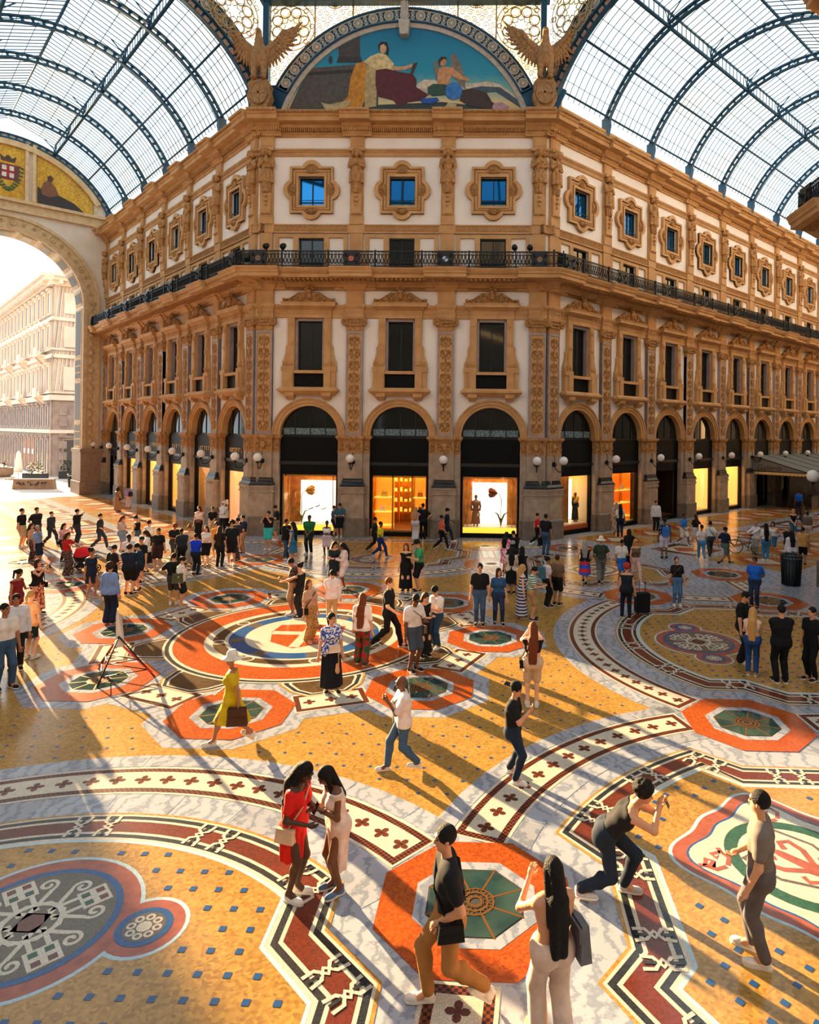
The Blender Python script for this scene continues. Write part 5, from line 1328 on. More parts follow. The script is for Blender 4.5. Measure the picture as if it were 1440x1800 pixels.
# ------------------------------------------------------------------ lunette over the central facade
lun = build('wall_lunette', MB().poly([(-8.6, 22.8), (8.6, 22.8), (8.6, 24.2)] + arcpts(0, 20.9, 7.95, math.asin(3.3 / 7.95), pi - math.asin(3.3 / 7.95), 36)[1:-1] + [(-8.6, 24.2)], 0.10, 0.4), M_ochre); lun.matrix_world = MWC; tag(lun, kind='structure')
def grad_mat(name, stops, z0, z1, rough=0.6):
    m = bpy.data.materials.new(name); m.use_nodes = True; nt = m.node_tree; b = nt.nodes['Principled BSDF']; N = nt.nodes.new; L = nt.links.new
    g = N('ShaderNodeNewGeometry'); s = N('ShaderNodeSeparateXYZ'); L(g.outputs['Position'], s.inputs[0]); mr = N('ShaderNodeMapRange'); L(s.outputs['Z'], mr.inputs[0]); mr.inputs[1].default_value = z0; mr.inputs[2].default_value = z1
    n = N('ShaderNodeTexNoise'); n.inputs['Scale'].default_value = 2.2; n.inputs['Detail'].default_value = 6; L(g.outputs['Position'], n.inputs['Vector'])
    ad = N('ShaderNodeMath'); ad.operation = 'MULTIPLY_ADD'; L(n.outputs['Fac'], ad.inputs[0]); ad.inputs[1].default_value = 0.12; ad.inputs[2].default_value = -0.06
    a2 = N('ShaderNodeMath'); L(mr.outputs[0], a2.inputs[0]); L(ad.outputs[0], a2.inputs[1]); r = N('ShaderNodeValToRGB'); L(a2.outputs[0], r.inputs['Fac'])
    while len(r.color_ramp.elements) < len(stops): r.color_ramp.elements.new(0.5)
    for e, (p, c) in zip(r.color_ramp.elements, stops): e.position = p; e.color = lin(c)
    L(r.outputs['Color'], b.inputs['Base Color']); b.inputs['Roughness'].default_value = rough
    return m
pic = empty('mosaic_picture', mw=MWC); tag(pic, 'half round mosaic of robed figures under a teal sky above the cornice', 'mosaic')
def P8(L): return [((480 + x / 3 - 712) * 0.0311, 27.72 - (30 + y / 3 - 50) * 0.0311) for x, y in L]
M_sky = grad_mat('mosaic_sky', [(0.0, (196, 150, 90)), (0.16, (214, 190, 140)), (0.30, (120, 170, 160)), (0.5, (30, 140, 170)), (1.0, (10, 108, 150))], 22.9, 27.7)
a0 = math.asin(1.95 / 6.85)
build('picture_sky', MB().poly([(6.85 * cos(a0), 22.85)] + arcpts(0, 20.9, 6.85, a0, pi - a0, 40), 0.06, 0.12), M_sky, pic)
def clip(L):
    return [(x, min(z, 20.9 + sqrt(max(0.1, 6.83 ** 2 - x * x)))) for x, z in P8(L)]
PIC = [('cloud', (214, 200, 176), [(760, 360), (800, 330), (850, 330), (900, 345), (980, 345), (1060, 350), (1130, 340), (1200, 355), (1280, 360), (1300, 385), (1200, 380), (1100, 380), (1000, 385), (880, 380), (780, 400)]),
       ('storm_cloud', (70, 90, 104), [(1000, 385), (1100, 365), (1200, 370), (1290, 378), (1310, 400), (1180, 396), (1080, 402)]),
       ('plinth', (84, 78, 74), [(60, 500), (150, 330), (200, 270), (215, 246), (475, 246), (475, 300), (560, 330), (560, 500)]),
       ('plinth_moulding', (52, 48, 46), [(180, 290), (195, 272), (475, 272), (475, 290)]),
       ('pillar', (72, 66, 66), [(350, 235), (346, 160), (352, 100), (460, 66), (462, 235)]),
       ('pillar_base', (56, 52, 52), [(338, 240), (345, 210), (466, 210), (474, 240)]),
       ('step', (48, 66, 70), [(45, 498), (80, 448), (900, 448), (1250, 488), (1270, 498)]),
       ('ochre_cloak', (206, 138, 36), [(440, 245), (480, 235), (500, 260), (490, 340), (492, 430), (470, 480), (380, 484), (360, 460), (400, 420), (412, 320)]),
       ('pale_cloth', (188, 166, 116), [(500, 250), (545, 250), (552, 340), (550, 470), (490, 480), (488, 340)]),
       ('bodice', (226, 202, 146), [(480, 236), (520, 205), (560, 190), (600, 200), (640, 245), (640, 285), (560, 290), (520, 262)]),
       ('robe', (92, 30, 38), [(545, 280), (600, 272), (680, 292), (740, 300), (762, 330), (760, 370), (826, 410), (790, 440), (720, 450), (672, 478), (640, 440), (560, 420), (545, 360)]),
       ('arm', (206, 158, 118), [(630, 262), (690, 262), (750, 244), (762, 252), (700, 280), (640, 282)]),
       ('face', (214, 168, 128), [(566, 150), (586, 140), (600, 156), (598, 184), (582, 196), (568, 182)]),
       ('hair', (44, 28, 24), [(556, 150), (572, 130), (604, 134), (614, 170), (608, 206), (598, 196), (602, 158), (586, 142), (566, 152), (560, 180)]),
       ('tablet', (70, 52, 40), [(742, 246), (766, 240), (744, 296), (728, 296)]),
       ('wing', (130, 120, 106), [(940, 200), (962, 195), (990, 240), (1012, 300), (1020, 380), (985, 350), (940, 300)]),
       ('wing', (120, 112, 98), [(852, 236), (872, 236), (880, 300), (868, 330), (854, 290)]),
       ('youth_torso', (206, 150, 104), [(880, 270), (905, 262), (950, 268), (1000, 310), (1040, 326), (1036, 340), (990, 330), (944, 310), (930, 360), (870, 368), (872, 310)]),
       ('youth_head', (196, 142, 98), [(884, 226), (902, 214), (918, 224), (914, 252), (900, 264), (886, 254)]),
       ('youth_hair', (60, 36, 26), [(874, 230), (890, 212), (916, 212), (920, 230), (904, 222), (888, 236), (884, 262)]),
       ('green_cloth', (44, 82, 66), [(820, 372), (850, 354), (910, 356), (940, 380), (920, 410), (850, 418), (822, 404)]),
       ('still_life', (66, 48, 46), [(990, 440), (1000, 390), (1060, 380), (1130, 400), (1160, 450), (1210, 470), (1150, 486), (1040, 470)]),
       ('blue_cushion', (28, 84, 176), [(780, 440), (800, 430), (870, 426), (882, 440), (850, 458), (800, 456)]),
       ('flowers', (190, 150, 170), [(1160, 480), (1170, 456), (1210, 450), (1250, 474), (1240, 496), (1180, 498)]),
       ('books', (190, 180, 140), [(910, 480), (930, 452), (975, 462), (970, 486)]),
       ('shell_tray', (190, 176, 130), [(258, 452), (300, 462), (420, 440), (400, 470), (340, 488), (280, 486)])]
for i, (nm, c, L) in enumerate(PIC):
    q = clip(L)
    if sum(q[j - 1][0] * q[j][1] - q[j][0] * q[j - 1][1] for j in range(len(q))) < 0: q = q[::-1]
    build(nm, MB().poly(q, 0.055 - i * 0.002, 0.08), mat('mosaic_' + nm, c, 0.65, noise=(5, tuple(int(v * 0.6) for v in c), 0.6)), pic)
q = P8([(958, 392)])[0]; build('globe', MB().ball((q[0], 0.02, q[1]), 0.48, 14, 10, sy=0.06), mat('mosaic_globe', (30, 92, 170), 0.5, noise=(3, (70, 150, 210), 0.6)), pic)
q = P8([(305, 225)])[0]; build('owl', MB().ball((q[0], 0.02, q[1]), 0.16, 10, 6, sy=0.1, sx=0.6, sz=1.4), mat('mosaic_plinth_dark', (50, 44, 40), 0.6), pic)
build('stone_rim', MB().ring(0, 20.9, 6.85, 7.13, -0.02, 0.2, a0, pi - a0, 40), mat('pale_grey_stone', (190, 180, 168), 0.6, noise=(4, (150, 138, 124), 0.6)), lun)
build('keystone', MB().poly([(-0.22, 27.2), (0.22, 27.2), (0.30, 28.0), (-0.30, 28.0)], -0.35, 0.1).box(-0.2, 0.2, -0.25, 0.1, 28.0, 30.0).box(-0.06, 0.06, -0.3, 0.1, 28.05, 29.9), mat('pale_grey_stone', (190, 180, 168), 0.6), lun)

# ------------------------------------------------------------------ iron arches with lace band
def rosette_mesh(r):
    mb = MB()
    mb.tube([(r * cos(a), 0, r * sin(a)) for a in [i * pi / 8 for i in range(16)]], r * 0.11, 4, closed=True)
    mb.tube([(r * 0.78 * cos(a), 0, r * 0.78 * sin(a)) for a in [i * pi / 8 for i in range(16)]], r * 0.05, 4, closed=True)
    for k in range(8):
        a = k * pi / 4
        for s in (-1, 1):
            mb.tube([(0.15 * r * cos(a), 0, 0.15 * r * sin(a)), (0.5 * r * cos(a + s * 0.33), 0, 0.5 * r * sin(a + s * 0.33)), (0.74 * r * cos(a), 0, 0.74 * r * sin(a))], r * 0.06, 4, cap=False)
    mb.ball((0, 0, 0), r * 0.2, 8, 5, sy=0.5)
    return mb.mesh('rosette', M_pale)
ME_ROS = rosette_mesh(0.27)
def filler_mesh():
    mb = MB()
    for s in (-1, 1):
        mb.tube([(s * 0.02, 0, 0), (s * 0.10, 0, 0.10), (s * 0.06, 0, 0.24), (s * 0.12, 0, 0.32)], 0.022, 4); mb.tube([(s * 0.02, 0, 0), (s * 0.10, 0, -0.10), (s * 0.06, 0, -0.24), (s * 0.12, 0, -0.32)], 0.022, 4)
    mb.tube([(0, 0, -0.3), (0, 0, 0.3)], 0.022, 4)
    for z in (-0.2, 0, 0.2): mb.ball((0, 0, z), 0.04, 5, 4)
    return mb.mesh('lace_filler', M_pale)
ME_FIL = filler_mesh()
def lace_arch(name, label, mw, cz, r_in, r_out, a0, n, soffit=None):
    e = empty(name, mw=mw); tag(e, label, 'arch')
    mb = MB(); mb.ring(0, cz, r_in, r_out, 0.0, 0.25, a0, pi - a0, 44); build('arch_plate', mb, M_blue, e)
    mb = MB(); mb.ring(0, cz, r_in - 0.04, r_in + 0.05, -0.12, 0.3, a0, pi - a0, 44); mb.ring(0, cz, r_out - 0.05, r_out + 0.04, -0.12, 0.3, a0, pi - a0, 44)
    for s in (a0, pi - a0):
        c, t = Vector((cos(s), sin(s))), 0.04; p, q = c * r_in, c * r_out; nn = Vector((-c.y, c.x)) * t
        mb.poly([(p.x - nn.x, cz + p.y - nn.y), (q.x - nn.x, cz + q.y - nn.y), (q.x + nn.x, cz + q.y + nn.y), (p.x + nn.x, cz + p.y + nn.y)], -0.12, 0.3)
    build('arch_rim', mb, M_blue, e)
    mb = MB(); mb.ring(0, cz, r_in + 0.07, r_in + 0.10, -0.06, 0, a0 + 0.01, pi - a0 - 0.01, 44); mb.ring(0, cz, r_out - 0.10, r_out - 0.07, -0.06, 0, a0 + 0.01, pi - a0 - 0.01, 44); build('pale_line', mb, M_pale, e)
    rm = (r_in + r_out) / 2; sc = (r_out - r_in - 0.18) / 0.60
    for k in range(n):
        a = a0 + (pi - 2 * a0) * (k + 0.5) / n
        obj('rosette', ME_ROS, e, Matrix.Translation((rm * cos(a), -0.04, cz + rm * sin(a))) @ Matrix.Rotation(pi / 2 - a, 4, 'Y') @ Matrix.Scale(sc, 4))
        if k < n - 1:
            a = a0 + (pi - 2 * a0) * (k + 1) / n
            obj('lace_filler', ME_FIL, e, Matrix.Translation((rm * cos(a), -0.04, cz + rm * sin(a))) @ Matrix.Rotation(pi / 2 - a, 4, 'Y') @ Matrix.Scale(sc, 4))
    if soffit:
        r0, r1 = soffit; mb = MB(); mb.ring(0, cz, r0, r1, 0.05, 0.35, a0 - 0.12, pi - a0 + 0.12, 44); build('soffit_plate', mb, M_blue, e)
        mp = MB().box(-0.16, 0.16, -0.02, 0.02, -0.11, 0.11).mesh('square_panel', mat('pinkish_tile', (196, 164, 144), 0.6, noise=(18, (90, 70, 70), 0.8)))
        for k in range(44):
            a = a0 - 0.10 + (pi - 2 * a0 + 0.2) * (k + 0.5) / 44
            obj('square_panel', mp, e, Matrix.Translation(((r0 + r1) / 2 * cos(a), 0.04, cz + (r0 + r1) / 2 * sin(a))) @ Matrix.Rotation(pi / 2 - a, 4, 'Y'))
    return e
lace_arch('iron_arch', 'blue iron arch with pale rosette lace framing the mosaic', MWC, 20.9, 7.14, 7.86, radians(27), 19)
for mw, sgn, nm in ((MWL, -1, 'sunlit'), (MWR, 1, 'awning')):
    m = mw @ T(sgn * 0.15, -HW, 0) @ Matrix.Rotation(pi / 2 if sgn < 0 else -pi / 2, 4, 'Z')
    lace_arch('iron_arch', 'blue iron arch with pale lace at the mouth of the %s arm' % nm, m, 20.41, 8.12, 8.98, radians(26), 21, (7.8, 8.1))
# blue springer plates at the corners
for s in (-1, 1):
    e = build('iron_springer', MB().poly([(-0.78, 22.85), (0.62, 22.85), (1.3, 24.3), (0.75, 24.6), (-0.7, 24.6), (-1.2, 24.3)], -0.05, 0.25).box(-0.16, 0.16, -0.3, 0.1, 24.4, 30.2), M_blue); e.matrix_world = MWC @ T(s * 7.55, 0.05, 0)
    tag(e, 'blue iron springer and post behind the eagle %s of the mosaic' % ('left' if s < 0 else 'right'), 'iron post')

# pierced iron spandrels between the arches, glazed
M_lace = mat('ochre_pale_iron', (186, 158, 104), 0.6)
M_spglass = glass_mat('warm_spandrel_glass', (1.0, 0.97, 0.86), (1.0, 0.88, 0.6), 0.02, 0.6)
def star_rosette(mb, cx, cz, r):
    y = 0
    P = []
    for k in range(16):
        a = k * pi / 8; q = r * (0.36 if k % 2 else 0.24); P.append((cx + q * cos(a), y, cz + q * sin(a)))
    mb.tube(P, 0.035, 4, closed=True)
    for k in range(8):
        a = k * pi / 4 + pi / 8
        c = (cx + 0.66 * r * cos(a), cz + 0.66 * r * sin(a)); mb.tube([(c[0] + 0.24 * r * cos(t), y, c[1] + 0.24 * r * sin(t)) for t in [i * pi / 6 for i in range(12)]], 0.04, 4, closed=True)
        b = (cx + 1.0 * r * cos(a + pi / 8), cz + 1.0 * r * sin(a + pi / 8)); mb.tube([(b[0] + 0.11 * r * cos(t), y, b[1] + 0.11 * r * sin(t)) for t in [i * pi / 4 for i in range(8)]], 0.03, 4, closed=True)
        mb.tube([(cx + 0.36 * r * cos(a), y, cz + 0.36 * r * sin(a)), (c[0] - 0.24 * r * cos(a), y, c[1] - 0.24 * r * sin(a))], 0.03, 4)
        a2 = a + pi / 4; mb.tube([(cx + 0.45 * r * cos(a), y, cz + 0.45 * r * sin(a)), (cx + 0.8 * r * cos(a + pi / 8), y, cz + 0.8 * r * sin(a + pi / 8)), (cx + 0.45 * r * cos(a2), y, cz + 0.45 * r * sin(a2))], 0.022, 4)
    for q in (0.94, 1.14): mb.tube([(cx + q * r * cos(t), y, cz + q * r * sin(t)) for t in [i * pi / 14 for i in range(28)]], 0.03, 4, closed=True)
def scroll_fill(mb, x0, x1, z0, z1, keep, step=0.42):
    z = z0; j = 0
    while z < z1:
        x = x0 + (step / 2 if j % 2 else 0)
        while x < x1:
            if keep(x, z):
                mb.tube([(px, 0, pz) for px, pz in spiral(x, z, step * 0.45, j + x, 1.3, 1 if (j + int(x * 3)) % 2 else -1, 9)], 0.022, 4, cap=False)
            x += step
        z += step * 0.8; j += 1
ZT = 30.3
def spandrel(mw, side, arch_c, arch_r, half, label):
    """plane x from 0 (post at the corner) towards the arch crown; curve of the arch below"""
    e = empty('pierced_spandrel', mw=mw); tag(e, label, 'iron screen', 'pierced screens above the arches')
    cur = [(side * (half - x), arch_c + sqrt(max(0, arch_r ** 2 - x * x))) for x in [half * (1 - i / 14) * 0.985 for i in range(15)]]
    top = [(cur[-1][0], ZT), (0, ZT)]
    outl = cur + top
    if side < 0: outl = outl[::-1]
    build('pane', MB().poly(outl, 0.16, 0.17), M_spglass, e)
    mb = MB()
    rs = [(side * 1.55, 27.95, 1.18), (side * 4.0, 29.5, 0.5)]
    for x, z, r in rs: star_rosette(mb, x, z, r)
    def keep(x, z):
        q = side * x
        if q < 0.15 or q > half or z > ZT: return False
        if z < arch_c + sqrt(max(0, arch_r ** 2 - (half - q) ** 2)) + 0.1: return False
        return all(hypot(x - a, z - b) > r * 1.12 for a, b, r in rs)
    scroll_fill(mb, min(0, side * half), max(0, side * half), 25, ZT, keep)
    for x in (2.9, 5.0): mb.box(side * x - 0.04, side * x + 0.04, -0.03, 0.03, arch_c + sqrt(arch_r ** 2 - (half - x) ** 2), ZT)
    build('iron_lace', mb, M_lace, e)
for s, nm in ((1, 'left'), (-1, 'right')): spandrel(MWC @ T(-s * W, 0.22, 0), s, 20.9, 7.86, W, 'pierced star screen above the %s half of the mosaic arch' % nm)
spandrel(MWL @ T(0.05, 0, 0) @ Matrix.Rotation(pi / 2, 4, 'Z'), -1, 20.41, 8.98, HW, 'pierced star screen at the mouth of the sunlit arm'); spandrel(MWR @ T(-0.05, 0, 0) @ Matrix.Rotation(-pi / 2, 4, 'Z'), 1, 20.41, 8.98, HW, 'pierced star screen at the mouth of the awning arm')
rbm = empty('ring_beam', mw=MWC); tag(rbm, 'blue iron ring beam with pale scrolls at the top of the arch', 'beam')
build('beam_plate', MB().box(-W, W, -0.1, 0.2, 29.15, 30.3), mat('grey_blue_iron', (104, 140, 156), 0.5), rbm); build('beam_flange', MB().box(-W, W, -0.3, 0.2, 29.05, 29.15).box(-W, W, -0.3, 0.2, 30.2, 30.3), M_blue, rbm)
mb = MB()
for k in range(26):
    x = -W + 2 * W * (k + 0.5) / 26; mb.tube([(px, -0.13, pz) for px, pz in spiral(x, 29.68, 0.25, pi, 1.6, 1, 16)], 0.045, 4); mb.tube([(x, -0.13, 29.92), (x + 0.3, -0.13, 29.45), (x + 0.55, -0.13, 29.6)], 0.04, 4)
build('scroll_work', mb, M_blue, rbm)

# ------------------------------------------------------------------ eagles
def eagle(mw, label):
    e = empty('eagle_statue', mw=mw); tag(e, label, 'statue', 'stone eagles on the corner shields')
    so = Soft((-0.9, -0.9, 0.9), (0.9, 0.6, 4.1), 0.05)
    so.ell((0, -0.2, 2.25), (0.46, 0.40, 0.62), 0.1); so.cone((0, -0.25, 2.6), (0, -0.36, 3.3), 0.28, 0.17, 0.1); so.ell((0, -0.42, 3.42), (0.17, 0.22, 0.2), 0.06); so.cone((0, -0.55, 3.42), (0, -0.74, 3.3), 0.09, 0.02, 0.03)
    for s in (-1, 1):
        so.cone((s * 0.24, -0.25, 2.0), (s * 0.28, -0.30, 1.15), 0.22, 0.12, 0.08); so.ell((s * 0.26, -0.38, 1.05), (0.16, 0.2, 0.09), 0.05)
        so.cone((s * 0.3, -0.15, 2.5), (s * 0.75, -0.05, 2.75), 0.24, 0.16, 0.1)
    mt = mat('tan_carved_stone', (176, 134, 88), 0.75, noise=(6, (120, 84, 50), 0.7), bump=(18, 0.5, 0.03))
    obj('body', soft_mesh('body', so, mt), e)
    for s in (-1, 1):
        mb = MB()
        for row, (n, l0, l1, r) in enumerate(((13, 0.8, 1.5, 0.105), (11, 0.6, 0.95, 0.12), (9, 0.35, 0.55, 0.13))):
            for k in range(n):
                f = k / (n - 1); bx = s * (0.35 + 1.0 * f * (1 - 0.12 * row)); bz = 2.45 + 0.75 * f + 0.05 * row
                ang = radians(-84 + 122 * f); L_ = l0 + (l1 - l0) * f
                tip = (bx + s * cos(ang) * L_ * (0.45 + 0.3 * f), -0.10 - 0.05 * row, bz + sin(ang) * L_)
                mid = ((bx + tip[0]) / 2 + s * 0.04, -0.16 - 0.06 * row, (bz + tip[2]) / 2)
                mb.tube([(bx, -0.1 - 0.06 * row, bz), mid, tip], [r, r * 1.15, r * 0.35], 6)
        mb.tube([(s * 0.3, -0.12, 2.5), (s * 0.8, -0.15, 2.95), (s * 1.25, -0.12, 3.3), (s * 1.55, -0.1, 3.75)], [0.2, 0.17, 0.13, 0.06], 7)
        build('wing', mb, mt, e)
    cart = [(-0.42, 1.02), (-0.62, 0.75), (-0.55, 0.5), (-0.66, 0.1), (-0.42, -0.45), (-0.28, -0.62), (0.28, -0.62), (0.42, -0.45), (0.66, 0.1), (0.55, 0.5), (0.62, 0.75), (0.42, 1.02)]
    sh = build('cartouche', MB().poly(cart[::1] if True else cart, -0.25, 0.25), mt, e)
    build('shield', MB().poly([(0.40 * cos(t), 0.24 + 0.54 * sin(t)) for t in [i * pi / 12 for i in range(24)]], -0.36, -0.2).box(-0.05, 0.05, -0.39, -0.3, -0.27, 0.76).box(-0.38, 0.38, -0.39, -0.3, 0.2, 0.29).tube([(0.43 * cos(t), -0.36, 0.24 + 0.57 * sin(t)) for t in [i * pi / 12 for i in range(24)]], 0.05, 5, closed=True), mt, sh)
for s in (-1, 1): eagle(MWC @ T(s * 7.60, -0.75, 23.4), 'tan stone eagle with spread wings on the shield %s of the mosaic' % ('left' if s < 0 else 'right'))

# ------------------------------------------------------------------ glazed barrel vaults of the arms
VC, VR = 20.8, 8.1
TH0 = math.acos(HW / VR); TH1 = math.acos((HW - 4.05) / VR); THP = math.acos((HW - 1.69) / VR)
def rib_mesh():
    mb = MB(); mb.ring(0, VC, VR - 0.22, VR - 0.12, -0.10, 0.10, TH0, pi - TH0, 40); mb.ring(0, VC, VR + 0.10, VR + 0.20, -0.10, 0.10, TH0, pi - TH0, 40)
    n = 34
    for k in range(n + 1):
        a = TH0 + (pi - 2 * TH0) * k / n; c = Vector((cos(a), sin(a))); nn = Vector((-c.y, c.x)) * 0.09
        p, q = c * (VR - 0.2), c * (VR + 0.15); m = c * (VR)
        mb.poly([(p.x - nn.x * 1.7, VC + p.y - nn.y * 1.7), (p.x + nn.x * 1.7, VC + p.y + nn.y * 1.7), (m.x + nn.x * 0.6, VC + m.y + nn.y * 0.6), (q.x + nn.x * 1.7, VC + q.y + nn.y * 1.7), (q.x - nn.x * 1.7, VC + q.y - nn.y * 1.7), (m.x - nn.x * 0.6, VC + m.y - nn.y * 0.6)][::-1], -0.04, 0.04)
    for s in (-1, 1): mb.poly([(s * (HW + 0.25), 22.95), (s * (HW + 0.02), 22.95), (s * (HW - 0.25), 24.1), (s * (HW - 0.2), 24.5), (s * (HW + 0.25), 24.5)][::(1 if s > 0 else -1)], -0.16, 0.16)
    return mb.mesh('roof_rib', M_blue)
ME_RIB = rib_mesh()
def bracket_mesh(s):
    mb = MB()
    for s in (s,):
        x = s * (HW - 4.05); z = VC + VR * sin(TH1)
        mb.tube([(x, 0, z - 0.1), (x, 0, z + 0.95)], 0.05, 5)
        for d in (-1, 1):
            mb.tube([(x, 0, z + 0.1), (x, d * 0.12, z + 0.5), (x, d * 0.55, z + 0.92)], 0.035, 4)
        mb.tube([(x, 0, z + 0.1), (x - s * 0.14, 0, z + 0.55), (x - s * 0.8, 0, z + 1.15)], 0.045, 4); mb.tube([(x, 0, z + 0.6), (x - s * 0.35, 0, z + 0.78)], 0.03, 4)
    return mb.mesh('lantern_bracket', M_blue)
ME_BRK = [bracket_mesh(-1), bracket_mesh(1)]
NB, NC = 10, 7      # panes across a bay, courses up one flank
RGL = VR + 0.24
def pane_mesh(th0, th1, w):
    mb = MB(); P = [(-RGL * cos(t), VC + RGL * sin(t)) for t in (th0, (th0 + th1) / 2, th1)]
    vs = [(-w / 2, y, z) for y, z in P] + [(w / 2, y, z) for y, z in P]
    return MB().add(vs, [(0, 3, 4, 1), (1, 4, 5, 2)]).mesh('pane', M_roofglass)
ZL0 = VC + VR * sin(TH1); ZL1 = ZL0 + 0.85; ZRI = 30.35; XL = HW - 4.05
def vault(name, label, mw, ribs, x_a, x_b, budget):
    e = empty(name, mw=mw @ T(0, -HW, 0)); tag(e, label, 'glass roof')
    rz = Matrix.Rotation(pi / 2, 4, 'Z')
    for x in ribs: obj('roof_rib', ME_RIB, e, T(x, 0, 0) @ rz); [obj('lantern_bracket', q, e, T(x, 0, 0) @ rz) for q in ME_BRK]
    edges = sorted(set([x_a] + list(ribs) + [x_b])); bays = list(zip(edges[:-1], edges[1:]))
    L_ = x_b - x_a
    for s in (-1, 1):      # purlins along the vault
        for th, r in ((TH1, 0.11), (THP, 0.07), (TH0 + 0.02, 0.06)):
            build('purlin', MB().tube([(x_a, s * VR * cos(th), VC + VR * sin(th) + 0.05), (x_b, s * VR * cos(th), VC + VR * sin(th) + 0.05)], r, 6), M_blue, e)
        build('lantern_rail', MB().box(x_a, x_b, s * XL - 0.05, s * XL + 0.05, ZL1 - 0.05, ZL1 + 0.05), M_blue, e)
    build('ridge', MB().tube([(x_a, 0, ZRI), (x_b, 0, ZRI)], 0.09, 6), M_blue, e)
    stuff = MB(); left = budget; cache = {}
    order = sorted(bays, key=lambda b: abs(b[0] + b[1]))
    for (a, b) in order:
        n = max(2, round((b - a) / 0.487)); w = (b - a) / n; bars = MB()
        for i in range(n + 1):
            x = a + i * w
            for s in (-1, 1):
                bars.tube([(x, -s * RGL * cos(t), VC + RGL * sin(t)) for t in [TH0 + (TH1 - TH0) * q / 9 for q in range(10)]], 0.03, 4, cap=False, smooth=False)
                bars.box(x - 0.02, x + 0.02, s * XL - 0.02, s * XL + 0.02, ZL0, ZL1); bars.tube([(x, s * XL, ZL1), (x, 0, ZRI)], 0.03, 4, cap=False)
        for s in (-1, 1):
            for c in range(1, NC):
                t = TH0 + (TH1 - TH0) * c / NC; bars.box(a, b, -s * RGL * cos(t) - 0.012, -s * RGL * cos(t) + 0.012, VC + RGL * sin(t) - 0.012, VC + RGL * sin(t) + 0.012)
            for f in (0.35, 0.7): bars.box(a, b, s * XL * (1 - f) - 0.015, s * XL * (1 - f) + 0.015, ZL1 + (ZRI - ZL1) * f - 0.015, ZL1 + (ZRI - ZL1) * f + 0.015)
        build('glazing_bars', bars, M_blue, e)
        for i in range(n):
            x = a + (i + 0.5) * w
            for c in range(NC):
                t0, t1 = TH0 + (TH1 - TH0) * c / NC, TH0 + (TH1 - TH0) * (c + 1) / NC
                for s in (1, -1):
                    if left > 0 and s == 1:
                        key = (c, round(w, 3))
                        if key not in cache: cache[key] = pane_mesh(t0, t1, w - 0.03)
                        obj('pane', cache[key], e, T(x, 0, 0) @ Matrix.Diagonal((1, -1, 1, 1))); left -= 1
                    else:
                        P = [(s * RGL * cos(t), VC + RGL * sin(t)) for t in (t0, (t0 + t1) / 2, t1)]
                        stuff.add([(x - w / 2 + 0.015, y, z) for y, z in P] + [(x + w / 2 - 0.015, y, z) for y, z in P], [(0, 3, 4, 1), (1, 4, 5, 2)])
            for s in (-1, 1):
                x0, x1 = x - w / 2 + 0.015, x + w / 2 - 0.015
                stuff.add([(x0, s * XL, ZL0), (x1, s * XL, ZL0), (x1, s * XL, ZL1), (x0, s * XL, ZL1)], [(0, 1, 2, 3)])
                stuff.add([(x0, s * XL, ZL1), (x1, s * XL, ZL1), (x1, 0, ZRI), (x0, 0, ZRI)], [(0, 1, 2, 3)])
    tag(build('roof_panes', stuff, M_roofglass, e), kind='stuff')
    return e
lr = [-(E0 + (k + 0.5) * BW) for k in range(6)]; rr_ = [E0 + (k + 0.5) * BW for k in range(9)]
vault('glass_vault', 'glazed barrel roof with blue ribs over the sunlit arm', MWL, lr, -29.6, -0.9, 290)
vault('glass_vault', 'glazed barrel roof with blue ribs over the awning arm', MWR, rr_, 0.9, 46.6, 290)

# far side of the arms and the rest of the octagon that the viewpoint cannot see: plain plastered walls that close the place
def plain_wall(name, p, q, zt=23.7, m=None):
    p = Vector(p); q = Vector(q); d = q - p; L_ = d.length
    w = build(name, MB().box(0, L_, 0, 0.5, 0, zt), m or M_plaster); w.matrix_world = TR(p.x, p.y, 0, atan2(d.y, d.x)); tag(w, kind='structure'); return w
M_far = mat('weathered_ochre_plaster', (222, 206, 188), 0.8, noise=(0.6, (196, 166, 132), 0.6))
plain_wall('wall_far_west', (-NX - 29.6 * S2, NY + 29.6 * S2), (-NX, NY), m=M_far); plain_wall('wall_southwest', (-NX - 0.5, -W), (-NX - 0.5, NY), m=M_far); plain_wall('wall_south', (-W, -21.0), (W + 4, -21.0), m=M_far)
plain_wall('wall_far_east_end', (W + 46.6 * S2, R + 46.6 * S2), (NX + 46.6 * S2, NY + 46.6 * S2), 29, m=M_far)
plain_wall('wall_far_east', (NX + 1.2, NY + 0.5), (NX + 46.6 * S2, NY + 46.0 * S2), m=M_far)
plain_wall('wall_southwest_arm', (-W, -R), (-W - 18, -R - 18), m=M_far); plain_wall('wall_southwest_arm_far', (-R - 18, -W - 18), (-R, -W), m=M_far); plain_wall('wall_southwest_end', (-W - 18, -R - 18), (-R - 18, -W - 18), 29, m=M_far)
plain_wall('wall_southeast_arm', (W + 4, -R - 4), (W + 26, -R - 26), m=M_far); plain_wall('wall_southeast_arm_far', (R + 26, -W - 26), (R, -W), m=M_far); plain_wall('wall_southeast_end', (R + 26, -W - 26), (W + 26, -R - 26), 29, m=M_far)

